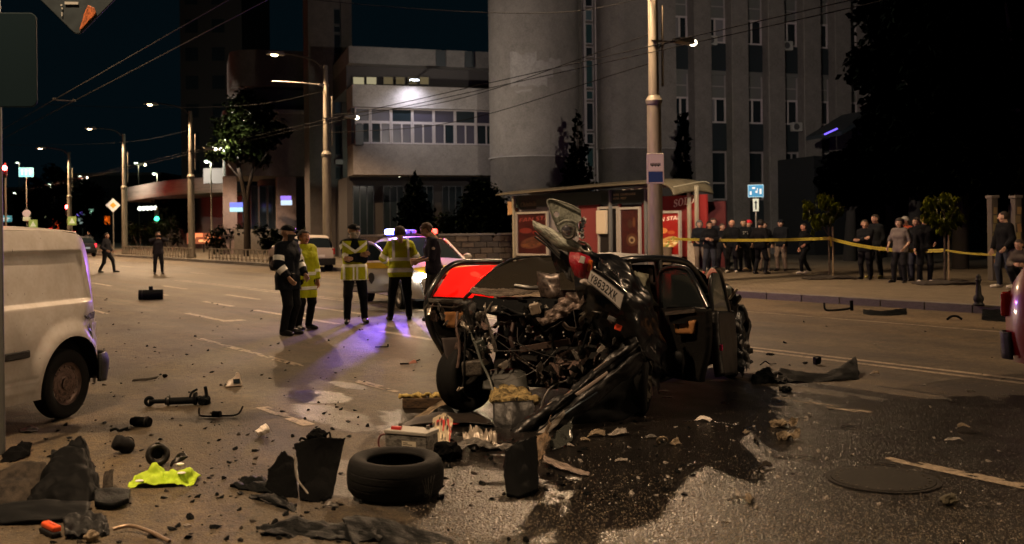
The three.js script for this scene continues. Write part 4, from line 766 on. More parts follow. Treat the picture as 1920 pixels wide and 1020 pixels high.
{ // near sign post at the left edge, signs seen from behind
  const base = onGround(2, 852), t = thing('sign_post', 'grey sign post at the left edge carrying a rectangular sign seen from behind', 'sign post', base, 0.06);
  const D = -base.z, y = (py) => at(2, py, D).y;
  part('post', rod(V(0, 0, 0), V(0, y(-40), 0), 0.032, 0.032, 16), M([0.14, 0.15, 0.15], 0.5, 0.5), t);
  const rr = (w, h, r) => { const s = new THREE.Shape(); s.moveTo(-w / 2 + r, -h / 2); s.lineTo(w / 2 - r, -h / 2); s.absarc(w / 2 - r, -h / 2 + r, r, -Math.PI / 2, 0); s.lineTo(w / 2, h / 2 - r); s.absarc(w / 2 - r, h / 2 - r, r, 0, Math.PI / 2); s.lineTo(-w / 2 + r, h / 2); s.absarc(-w / 2 + r, h / 2 - r, r, Math.PI / 2, Math.PI); s.lineTo(-w / 2, -h / 2 + r); s.absarc(-w / 2 + r, -h / 2 + r, r, Math.PI, 1.5 * Math.PI); return new THREE.ExtrudeGeometry(s, { depth: 0.015, bevelEnabled: true, bevelSize: 0.006, bevelThickness: 0.004, bevelSegments: 1, curveSegments: 6 }); };
  const back = M([0.006, 0.016, 0.022], 0.6, 0, { specularIntensity: 0.15 });
  part('rectangular_plate', rr(0.63, y(28) - y(201), 0.045).translate(0, (y(28) + y(201)) / 2, 0.04), back, t);
  part('clamp', [box(0.1, 0.05, 0.08, 0, y(70), 0.01), box(0.1, 0.05, 0.08, 0, y(160), 0.01)], Mt.darkMetal, t);
  const q = at(146, -38, D), u = thing('diamond_sign', 'worn diamond road sign at the top left with an orange streak', 'sign', q, 0.06);
  const di = rr(0.6, 0.6, 0.05).rotateZ(Math.PI / 4);
  part('plate', di.scale(1, 1.02, 1), M([0.06, 0.08, 0.095], 0.6, 0, { map: T.concrete, specularIntensity: 0.2 }), u);
  const str = sheet([[V(0.015, -0.395, 0.026), V(0.03, -0.385, 0.026)], [V(0.035, -0.33, 0.026), V(0.085, -0.325, 0.026)], [V(0.06, -0.25, 0.026), V(0.14, -0.265, 0.026)], [V(0.085, -0.2, 0.026), V(0.13, -0.22, 0.026)]], { n: 8, m: 14, thick: 0.004, tear: 0.5, seed: 3 });
  part('orange_streak', str, M([0.75, 0.2, 0.05], 0.6, 0, { map: T.grime }), u);  // orange streak laid over the plate
  part('sticker', [box(0.1, 0.02, 0.003, -0.04, -0.185, 0.026), box(0.012, 0.012, 0.003, -0.115, -0.2, 0.026), box(0.01, 0.012, 0.003, -0.11, -0.225, 0.026), box(0.008, 0.03, 0.003, -0.112, -0.27, 0.026)], M([0.45, 0.47, 0.46], 0.5), u);
  part('bracket', [bar(V(-0.58, 0.05, -0.02), V(0, 0.05, -0.02), 0.04)], Mt.darkMetal, u);
}
// ---------------------------------------------------------------- trees and shrubs
function leaves(clumps, n, size, seed, { droop = 0.2, hollow = 0.55 } = {}) {
  const r = rngOf(seed), pos = new Float32Array(n * 12), uv = new Float32Array(n * 8), nor = new Float32Array(n * 12), idx = new Uint32Array(n * 6);
  const vol = clumps.map((c) => Math.pow(c.r, 2.2)), tot = vol.reduce((a, b) => a + b, 0), acc = []; let s = 0; for (const v of vol) { s += v / tot; acc.push(s); }
  const a = V(0, 0, 0), b = V(0, 0, 0), p = V(0, 0, 0), nn = V(0, 0, 0);
  for (let i = 0; i < n; i++) {
    const f = r(), c = clumps[Math.min(acc.findIndex((x) => x >= f), clumps.length - 1)] || clumps[0];
    let x, y, z, l; do { x = r() * 2 - 1; y = r() * 2 - 1; z = r() * 2 - 1; l = Math.hypot(x, y, z); } while (l > 1 || l < 0.05);
    const k = Math.pow(r(), hollow) / l * c.r * (0.8 + 0.35 * noise(x * 2.5 + c.x, y * 2.5 + c.y, z * 2.5));
    p.set(c.x + x * k, c.y + y * k * (c.sy || 1), c.z + z * k);
    a.set(r() - 0.5, (r() - 0.5) * 0.7 - droop, r() - 0.5).normalize(); nn.set(x + (r() - 0.5) * 1.4, y + 0.5 + (r() - 0.5), z + (r() - 0.5) * 1.4).normalize();
    b.crossVectors(nn, a).normalize(); nn.crossVectors(a, b);
    const S = size * (0.6 + 0.8 * r()), w = S * 0.36;
    const q = [[0, 0], [0.5, 1], [1, 0], [0.5, -1]];
    for (let j = 0; j < 4; j++) {
      const o = i * 12 + j * 3, up = (j % 2 ? 0.1 : 0) * S;
      pos[o] = p.x + a.x * q[j][0] * S + b.x * q[j][1] * w + nn.x * up; pos[o + 1] = p.y + a.y * q[j][0] * S + b.y * q[j][1] * w + nn.y * up; pos[o + 2] = p.z + a.z * q[j][0] * S + b.z * q[j][1] * w + nn.z * up;
      nor[o] = nn.x; nor[o + 1] = nn.y; nor[o + 2] = nn.z; uv[i * 8 + j * 2] = q[j][0]; uv[i * 8 + j * 2 + 1] = q[j][1];
    }
    idx.set([i * 4, i * 4 + 1, i * 4 + 2, i * 4, i * 4 + 2, i * 4 + 3], i * 6);
  }
  const g = new THREE.BufferGeometry(); g.setAttribute('position', new THREE.BufferAttribute(pos, 3)); g.setAttribute('normal', new THREE.BufferAttribute(nor, 3)); g.setAttribute('uv', new THREE.BufferAttribute(uv, 2)); g.setIndex(new THREE.BufferAttribute(idx, 1)); return g;
}
function limbs(list) { return list.map(([a, b, r0, r1, bend = 0.1, k = 1]) => { const m = a.clone().lerp(b, 0.5).add(V(noise(a.x, k, 1) * bend, 0, noise(k, a.z, 2) * bend)); const segs = []; const P = [a, a.clone().lerp(m, 0.5), m, m.clone().lerp(b, 0.5), b]; for (let i = 0; i < 4; i++) segs.push(rod(P[i], P[i + 1].clone().addScaledVector(P[i + 1].clone().sub(P[i]).normalize(), 0.01), lerp(r0, r1, i / 4), lerp(r0, r1, (i + 1) / 4), 8)); return segs; }).flat(); }
{ // leafy street tree by the left lamp poles
  const base = onLine(463, 22.5), o = st(base, 22.5, PAVE), D = -o.z, c = (px, py, r, dz = 0, sy = 0.9) => { const p = at(px, py, D + dz).sub(o); return { x: p.x, y: p.y, z: p.z, r, sy }; };
  const t = thing('street_tree', 'leafy street tree with a forked trunk between the lamp poles at left', 'tree', o), L = (px, py, dz = 0) => at(px, py, D + dz).sub(o);
  part('trunk', limbs([[V(0, -0.1, 0), L(463, 380), 0.24, 0.2, 0.1], [L(463, 382), L(448, 320), 0.18, 0.12, 0.1, 2], [L(463, 382), L(474, 318), 0.16, 0.1, 0.1, 3], [L(448, 322), L(436, 262), 0.1, 0.05, 0.1, 4], [L(474, 320), L(484, 250), 0.09, 0.04, 0.1, 5], [L(448, 322), L(462, 230), 0.09, 0.04, 0.1, 6], [L(470, 330), L(520, 262), 0.06, 0.03, 0.1, 7], [L(446, 330), L(410, 285), 0.05, 0.03, 0.1, 8]]), M([0.018, 0.014, 0.011], 0.95, 0, { bumpMap: T.grime, bumpScale: 0.02, specularIntensity: 0.2 }), t);
  part('crown', leaves([c(452, 205, 1.25), c(480, 225, 1.35, -0.5), c(430, 240, 1.3, 0.4), c(500, 255, 1.1), c(465, 262, 1.5), c(520, 240, 0.8), c(438, 278, 1.1, -0.5), c(405, 280, 0.75, -0.3), c(484, 292, 1.0, 0.6), c(462, 180, 0.7), c(535, 245, 0.5), c(498, 205, 0.8), c(396, 290, 0.4)], 7000, 0.3, 11), M([0.035, 0.05, 0.014], 0.7, 0, { transmission: 0.25, thickness: 0 }), t);
}
{ // two young staked trees on the right pavement
  [[tree1, 1546, [[1520, 395, 0.33], [1545, 378, 0.36], [1570, 382, 0.33], [1535, 410, 0.28], [1560, 400, 0.3], [1525, 425, 0.16]], 'young staked tree with lit yellow green leaves left of the sagging tape'], [tree2, 1770, [[1750, 388, 0.35], [1772, 375, 0.36], [1790, 390, 0.36], [1760, 408, 0.34], [1780, 415, 0.3], [1735, 400, 0.22], [1795, 418, 0.2]], 'young thin tree with sparse leaves where the tape is knotted, at right']].forEach(([b, px, cl, label], i) => {
    const t = thing('young_tree', label, 'tree', b), L = (x, y, dz = 0) => at(x, y, -b.z + dz).sub(b);
    const topx = i ? 1770 : 1552;
    part('trunk', limbs([[V(0, -0.05, 0), L(topx, 372), 0.035, 0.018, 0.06], [L(topx, 440), L(topx - 26, 395), 0.015, 0.008], [L(topx, 430), L(topx + 24, 388), 0.015, 0.008], [L(topx, 405), L(topx - 12, 372), 0.012, 0.006], [L(topx, 400), L(topx + 10, 366), 0.012, 0.006]]), Mt.bark, t);
    part('stake', [rod(V(0.08, 0, 0.05), V(0.08, 1.5, 0.05), 0.025)], M([0.2, 0.15, 0.09], 0.9), t);
    part('crown', leaves(cl.map(([x, y, r], k) => { const p = L(x, y, (k % 3 - 1) * 0.25); return [0, 1, 2].map((q) => ({ x: p.x + 0.3 * noise(k * 3.1, q * 5, 1), y: p.y + 0.35 * noise(k * 2.3, q * 7, 4), z: p.z + 0.3 * noise(q * 3.3, k * 5, 7), r: r * (0.35 + 0.2 * q) })); }).flat(), 700 - i * 180, 0.15, 21 + i, { droop: 0.9 }), M([0.42, 0.48, 0.05], 0.5, 0, { transmission: 0.4, thickness: 0 }), t);
    part('soil_patch', [sheet([[V(-0.7, 0.02, -0.4), V(0, 0.05, -0.45), V(0.7, 0.02, -0.4)], [V(-0.75, 0.05, 0), V(0, 0.09, 0), V(0.75, 0.05, 0)], [V(-0.7, 0.02, 0.4), V(0, 0.05, 0.45), V(0.7, 0.02, 0.4)]], { n: 16, m: 10, thick: 0.05, dent: 0.05, freq: 7 })], M([0.03, 0.025, 0.02], 0.95), t);
  });
}
function conifer(name, label, px, pyTop, pyBase, halfPx, d, seed, { mat = Mt.leafPine, n = 5200, blunt = 0.35, size = 0.22 } = {}) {
  const o = at(px, pyBase, d).setY(PAVE), top = at(px, pyTop, d).y - o.y, R = halfPx * d / FOC, r = rngOf(seed), t = thing(name, label, 'tree', o), cl = [];
  for (let i = 0; i < 46; i++) { const f = i / 46, rr = R * Math.pow(1 - f, blunt + 0.45) * (0.75 + 0.5 * r()), a = i * 2.4; cl.push({ x: Math.cos(a) * rr * 0.62, y: 0.35 + f * (top - 0.5), z: Math.sin(a) * rr * 0.62, r: Math.max(0.16, rr * 0.55), sy: 1.5 }); }
  part('trunk', [cyl(0.12, 0.05, top * 0.9, 0, top * 0.45, 0, 8)], Mt.bark, t);
  part('crown', leaves(cl, n, size, seed, { droop: -0.5 }), mat, t); return t;
}
conifer('conifer', 'dark pointed conifer in front of the slit windows beside the round tower', 1086, 208, 480, 52, 46.3, 4);
conifer('conifer', 'narrow dark conifer right of the thick pole behind the shelter roof', 1283, 210, 470, 25, 46, 5, { n: 3400, blunt: 0.05 });
conifer('conifer', 'dark conifer behind the blue police light, before the low wing', 778, 322, 480, 46, 50, 6, { n: 3500, blunt: 0.2 });
{ // round bush left of the shelter
  const o = at(908, 480, 48.5).setY(PAVE), t = thing('round_bush', 'large round dark bush with pale green lit top left of the bus shelter', 'bush', o), cl = [], r = rngOf(31);
  for (let i = 0; i < 34; i++) { const a = i * 2.4, f = i / 34, y = 0.5 + 3.2 * f, R = 1.55 * Math.sqrt(Math.max(0.06, 1 - (f * 1.02) ** 2)); cl.push({ x: Math.cos(a) * R * 0.72, y, z: Math.sin(a) * R * 0.72, r: 0.5 + 0.25 * r() }); }
  part('trunk', limbs([[V(0, -0.1, 0), V(0.1, 1.4, 0), 0.14, 0.08], [V(0.05, 0.6, 0), V(-0.6, 1.9, 0.2), 0.07, 0.03]]), Mt.bark, t);
  part('crown', leaves(cl, 6500, 0.2, 32), Mt.leafDark, t);
}
// shrubs in front of the buildings at left and behind the kiosk
[[505, 420, 66, 1.2, 'shrub under the right lit sign of the stepped block'], [545, 425, 64, 1.1, 'dark shrub right behind the officers, before the columns'], [430, 430, 70, 1.6, 'shrub behind the street tree trunk'], [318, 425, 84, 1.7, 'shrub under the shop canopy, right of the lamp pole'], [262, 430, 90, 1.9, 'shrub under the shop sign letters'], [845, 440, 52, 1.5, 'dark shrub behind the rough stone wall']].forEach(([px, py, d, R, label], i) => {
  const o = at(px, py, d).setY(PAVE), t = thing('shrub', label, 'bush', o), r = rngOf(50 + i), cl = [];
  for (let k = 0; k < 12; k++) cl.push({ x: (r() - 0.5) * R * 1.6, y: 0.4 + r() * R * 1.1, z: (r() - 0.5) * R, r: R * (0.3 + 0.25 * r()) });
  part('stem', limbs([[V(0, 0, 0), V(0.1, R, 0), 0.06, 0.03], [V(0, 0.1, 0), V(-0.4 * R, R * 0.9, 0.1), 0.05, 0.02]]), Mt.bark, t);
  part('foliage', leaves(cl, 1300, 0.2, 60 + i), i < 3 ? Mt.leafDark : Mt.leaf, t);
});
// the dark mass of big trees that closes the view on the right, and over the street at far left
[[1715, 455, 39, 2.7, 13, 'big dark tree beside the office block entrance'], [1800, 450, 34, 3.4, 12, 'big dark tree behind the second young tree'], [1905, 450, 31, 3.6, 13, 'big dark tree at the right edge behind the standing man'], [1592, 452, 43, 1.5, 5.4, 'small dark tree hiding the entrance, right of the first young tree'], [1668, 452, 48, 1.9, 8.5, 'dark tree in front of the last window bays, left of the others'], [1985, 450, 36, 4.0, 15, 'tall dark tree just beyond the right edge'], [1790, 440, 52, 4.4, 19, 'tallest dark tree at upper right behind the nearer ones']].forEach(([px, py, d, R, H, label], i) => {
  const o = at(px, py, d).setY(PAVE), t = thing('dark_tree', label, 'tree', o), r = rngOf(80 + i), cl = [], lm = [[V(0, -0.1, 0), V(0.1, H * 0.4, 0), 0.3, 0.2]];
  for (let k = 0; k < 22; k++) { const a = k * 2.4, f = k / 22, y = lerp(3.0, H - 1, f), rr = R * Math.sin(Math.PI * (0.22 + 0.7 * f)) * (0.5 + 0.5 * r()); const c = { x: Math.cos(a) * rr * 0.8, y, z: Math.sin(a) * rr * 0.8, r: R * (0.32 + 0.2 * r()) }; cl.push(c); if (k % 2 === 0) lm.push([V(0.05, Math.min(H * 0.45, y * 0.6), 0), V(c.x, c.y, c.z), 0.1, 0.03, 0.3, k]); }
  part('trunk', limbs(lm), M([0.02, 0.017, 0.014], 0.95), t);
  part('crown', leaves(cl, 11000, 0.34, 90 + i, { hollow: 0.75 }), M([0.01, 0.015, 0.01], 0.95, 0, { specularIntensity: 0.05 }), t);
});
[[100, 400, 112, 3.0, 10, 'dark street tree behind the lane board at the end of the street'], [60, 400, 120, 2.6, 8, 'dark street tree left of the lane board post'], [160, 400, 128, 3, 9, 'dark tree behind the low red traffic light'], [330, 400, 98, 2.4, 7, 'dark tree over the shop canopy']].forEach(([px, py, d, R, H, label], i) => {
  const o = at(px, py, d).setY(0), t = thing('distant_tree', label, 'tree', o), r = rngOf(180 + i), cl = [];
  for (let k = 0; k < 12; k++) { const a = k * 2.4, f = k / 12, rr = R * Math.sin(Math.PI * (0.25 + 0.65 * f)); cl.push({ x: Math.cos(a) * rr * 0.7, y: lerp(2.6, H - 0.8, f), z: Math.sin(a) * rr * 0.7, r: R * (0.35 + 0.2 * r()) }); }
  part('trunk', limbs([[V(0, 0, 0), V(0.1, H * 0.6, 0), 0.2, 0.1]]), Mt.bark, t);
  part('crown', leaves(cl, 2500, 0.5, 190 + i), Mt.leafDark, t);
});
// ---------------------------------------------------------------- vehicles: local -z is forward, origin on the ground under the rear axle
function carShell({ profile, w = 0.86, belt = 0.95, lean = 0.42, sill = 0.25, arches = [], corner = 0.12, cr = 0.4, bulge = 0.06, nz = 60, ny = 26 }) {
  const zr = Math.max(...profile.map((p) => p[0])), zf = Math.min(...profile.map((p) => p[0]));
  const xAt = (z, y) => { const e = Math.min(zr - z, z - zf), c = e < cr ? corner * ((cr - e) / cr) ** 2 : 0, b = w - c; return y < belt ? b - bulge * ((y - 0.66) / 0.42) ** 2 : b - bulge * ((belt - 0.66) / 0.42) ** 2 - lean * (y - belt) - 0.2 * Math.max(0, y - belt - 0.3) ** 2; };
  const yTop = (z) => { let best = -1; for (let i = 0; i < profile.length - 1; i++) { const [a, ya] = profile[i], [b, yb] = profile[i + 1]; if ((z - a) * (z - b) <= 1e-9 && a !== b) best = Math.max(best, lerp(ya, yb, (z - a) / (b - a))); } return best < 0 ? Math.max(sill + 0.1, (Math.abs(z - zr) < Math.abs(z - zf) ? profile[1] : profile[profile.length - 2])[1]) : best; };
  const side = (sgn) => {
    const pos = [], uv = [], idx = [], dead = [];
    for (let i = 0; i <= nz; i++) for (let j = 0; j <= ny; j++) {
      let z = lerp(zr, zf, i / nz), y = lerp(sill, yTop(z), j / ny), k = 0;
      for (const a of arches) { const d = Math.hypot(z - a.z, y - a.y); if (d < a.r) { if (d > a.r - 0.09) { z = a.z + (z - a.z) / d * a.r; y = a.y + (y - a.y) / d * a.r; } else k = 1; } }
      pos.push(sgn * xAt(z, y), y, z); uv.push(z, y); dead.push(k);
    }
    const n = ny + 1;
    for (let i = 0; i < nz; i++) for (let j = 0; j < ny; j++) { const a = i * n + j, b = a + 1, c = a + n, d = c + 1; if (!(dead[a] && dead[b]) && !dead[a] + !dead[b] + !dead[c] + !dead[d] === 4) idx.push(...(sgn > 0 ? [a, b, c, b, d, c] : [a, c, b, b, c, d])); }
    const g = new THREE.BufferGeometry(); g.setAttribute('position', new THREE.Float32BufferAttribute(pos, 3)); g.setAttribute('uv', new THREE.Float32BufferAttribute(uv, 2)); g.setIndex(idx); g.computeVertexNormals(); return g;
  };
  const strip = (i0, i1, crown = 0.03, inset = 0, n = 10, lift = 0) => { // top skin between two profile points
    const rows = []; for (let i = i0; i <= i1; i++) { const [z, y] = profile[i], x = xAt(z, y) - inset, r = []; for (let k = 0; k <= 6; k++) { const f = k / 3 - 1; r.push(V(f * x, y + lift + crown * (1 - f * f) * (Math.abs(y - sill) > 0.2 ? 1 : 0), z)); } rows.push(r); }
    return sheet(rows, { n: 12, m: (i1 - i0) * 4, thick: 0.012 });
  };
  const onSide = (pts, sgn, out = 0.006) => { // a pane laid on the side, given as z,y outline quads [[z,y] x rows]
    return sheet(pts.map((r) => r.map(([z, y]) => V(sgn * (xAt(z, y) + out), y, z))), { n: 10, m: 6, thick: 0.006 });
  };
  return { xAt, yTop, side, strip, onSide, zr, zf };
}
const tyreGeo = (R, W) => new THREE.LatheGeometry([[R * 0.62, -W * 0.42], [R * 0.7, -W * 0.5], [R * 0.86, -W * 0.52], [R * 0.96, -W * 0.44], [R, -W * 0.3], [R - 0.007, -W * 0.16], [R, -W * 0.14], [R, W * 0.14], [R - 0.007, W * 0.16], [R, W * 0.3], [R * 0.96, W * 0.44], [R * 0.86, W * 0.52], [R * 0.7, W * 0.5], [R * 0.62, W * 0.42]].map(([x, y]) => new THREE.Vector2(x, y)), 44).rotateZ(Math.PI / 2);
function wheel(parent, x, z, R, W, { steel = true, rim = Mt.metal, y = R } = {}) {
  const s = Math.sign(x), t = part('wheel', tyreGeo(R, W), Mt.rubber, parent); t.position.set(x, y, z);
  const g = [new THREE.LatheGeometry([[0.03, W * 0.3], [0.07, W * 0.32], [R * 0.26, W * 0.2], [R * 0.45, W * 0.28], [R * 0.56, W * 0.16], [R * 0.6, W * 0.4], [R * 0.65, W * 0.42]].map(([a, b]) => new THREE.Vector2(a, b)), 36).rotateZ(-Math.PI / 2)];
  if (steel) for (let i = 0; i < 14; i++) { const a = i / 14 * 6.283; g.push(ball(0.014, W * 0.27, Math.cos(a) * R * 0.48, Math.sin(a) * R * 0.48, 0.6, 1, 1, 8)); }
  else for (let i = 0; i < 5; i++) { const a = i / 5 * 6.283; g.push(bar(V(W * 0.3, 0, 0), V(W * 0.36, Math.cos(a) * R * 0.6, Math.sin(a) * R * 0.6), 0.05, 0.02)); }
  const m = part('rim', g, rim, t); m.scale.x = s;
  part('hub_cap', cyl(0.05, 0.06, 0.03, s * W * 0.32, 0, 0, 16, 0, Math.PI / 2), rim, t);
  return t;
}
function vehicle(name, label, cat, p, turn) { return thing(name, label, cat, p, turn); }
const vanDirt = (() => { const a = tiler(61, 90), b = tiler(62, 22), c = tiler(63, 7); return noiseTexture(512, (u, v) => { const k = a(u, v) * 0.4 + b(u, v) * 0.6, s = a(v, u) > 0.985 ? 0.35 : 1; return [s * (0.9 + 0.1 * c(u, v) - 0.1 * k), s * (0.88 + 0.1 * c(u, v) - 0.12 * k), s * (0.85 + 0.1 * c(u, v) - 0.14 * k)]; }, { srgb: true, repeat: [0.5, 0.5] }); })();
{ // ---- white panel van, left edge; rear left quarter in view, dented behind the wheel
  const paint = M([0.56, 0.575, 0.61], 0.42, 0, { clearcoat: 0.5, clearcoatRoughness: 0.25, map: vanDirt });
  const wh = onGround(118, 783), t = vehicle('delivery_van', 'white panel van at the left edge with a dented rear corner', 'van', [wh.x - 0.75, 0, wh.z - 0.17], Math.PI - 0.235);
  const prof = [[0.56, 0.36], [0.6, 0.7], [0.57, 1.05], [0.47, 1.45], [0.38, 1.62], [0.27, 1.68], [0.05, 1.71], [-1.3, 1.73], [-2.1, 1.7], [-2.9, 1.12], [-3.5, 0.95], [-3.62, 0.6], [-3.62, 0.3]];
  const c = carShell({ profile: prof, w: 0.88, belt: 1.05, lean: 0.13, sill: 0.24, corner: 0.2, cr: 0.42, bulge: 0.035, nz: 240, ny: 96, arches: [{ z: 0, y: 0.33, r: 0.42 }, { z: -2.7, y: 0.33, r: 0.4 }] });
  const L = c.side(-1), p = L.attributes.position;
  for (let i = 0; i < p.count; i++) { // pressed panel lines, arch flare and the dent
    const z = p.getZ(i), y = p.getY(i); let d = 0;
    const inW = smooth(-2.2, -2.17, z) * smooth(0.4 - (y - 1.05) * 0.22, 0.375 - (y - 1.05) * 0.22, z) * smooth(1.05, 1.075, y) * smooth(1.53, 1.505, y); d -= 0.03 * inW;
    d += 0.014 * Math.exp(-(((y - 0.34) / 0.03) ** 2)) * smooth(-0.45, -0.5, z);
    d -= 0.012 * Math.exp(-(((y - 0.43) / 0.012) ** 2)) * smooth(-0.44, -0.5, z) + 0.01 * (Math.exp(-(((z + 0.62) / 0.008) ** 2)) * smooth(0.3, 0.32, y) * smooth(1.6, 1.58, y)) * 0;
    const rr = Math.hypot(z, y - 0.33); d += 0.03 * smooth(0.6, 0.43, rr);
    const dent = Math.exp(-(((z - 0.36) / 0.14) ** 2 + ((y - 0.8) / 0.12) ** 2)); d -= 0.05 * dent + 0.02 * dent * noise(z * 25, y * 25, 1);
    p.setX(i, p.getX(i) - d);
  }
  L.computeVertexNormals();
  part('left_side', L, paint, t); part('right_side', c.side(1), paint, t);
  part('tail_doors', c.strip(0, 4), paint, t); part('roof', c.strip(4, 8, 0.05), paint, t); part('windscreen', c.strip(8, 9), Mt.paneDark, t); part('bonnet', c.strip(9, 12), paint, t);
  part('underbody', box(1.4, 0.5, 4.0, 0, 0.5, -1.5), Mt.black, t);
  part('bumper', sheet([[V(-0.87, 0.54, 0.4), V(-0.83, 0.54, 0.52), V(-0.7, 0.54, 0.61), V(0, 0.54, 0.66), V(0.8, 0.54, 0.6)], [V(-0.89, 0.46, 0.39), V(-0.85, 0.45, 0.54), V(-0.71, 0.45, 0.64), V(0, 0.45, 0.69), V(0.8, 0.45, 0.63)], [V(-0.88, 0.28, 0.38), V(-0.84, 0.27, 0.52), V(-0.7, 0.27, 0.61), V(0, 0.27, 0.66), V(0.8, 0.27, 0.6)]], { n: 24, m: 8, thick: 0.03 }), Mt.blackPlastic, t);
  part('rub_strip', [box(0.03, 0.065, 1.3, -0.895, 0.66, -1.22, 0, 0, 0, 0.012)], Mt.blackPlastic, t);
  part('tail_lamp', [box(0.03, 0.42, 0.07, -0.68, 0.95, 0.535, 0.7, 0, 0, 0.012)], M([0.25, 0.01, 0.01], 0.2), t);
  const sd = (z, y, o = 0.008) => V(-(c.xAt(z, y) + o), y, z);
  part('fuel_flap', sheet([[sd(0.3, 0.84), sd(0.45, 0.84)], [sd(0.33, 0.62), sd(0.48, 0.6)]], { n: 6, m: 6, thick: 0.006, dent: 0.012, freq: 9 }), paint, t);
  part('torn_edge', sheet([[sd(0.2, 0.92), sd(0.47, 0.94)], [sd(0.24, 0.885, 0.004), sd(0.42, 0.88, 0.004)]], { n: 14, m: 3, thick: 0.004, dent: 0.015, freq: 20, tear: 0.8, seed: 2 }), M([0.03, 0.03, 0.03], 0.7), t);
  part('torn_edge', sheet([[sd(0.38, 0.62), sd(0.49, 0.62)], [sd(0.42, 0.53, 0.004), sd(0.48, 0.54, 0.004)]], { n: 6, m: 4, thick: 0.004, tear: 0.8, seed: 5 }), M([0.1, 0.09, 0.085], 0.7), t);
  part('wheel_well', [new THREE.CylinderGeometry(0.43, 0.43, 0.5, 24, 1, true, 0, Math.PI).rotateZ(Math.PI / 2).rotateX(0).translate(-0.6, 0.33, 0)], Mt.black, t);
  for (const x of [-0.76, 0.76]) { wheel(t, x, 0, 0.315, 0.165, { rim: M([0.26, 0.185, 0.165], 0.5, 0.5, { map: T.grime }) }); wheel(t, x, -2.7, 0.315, 0.2); }
}
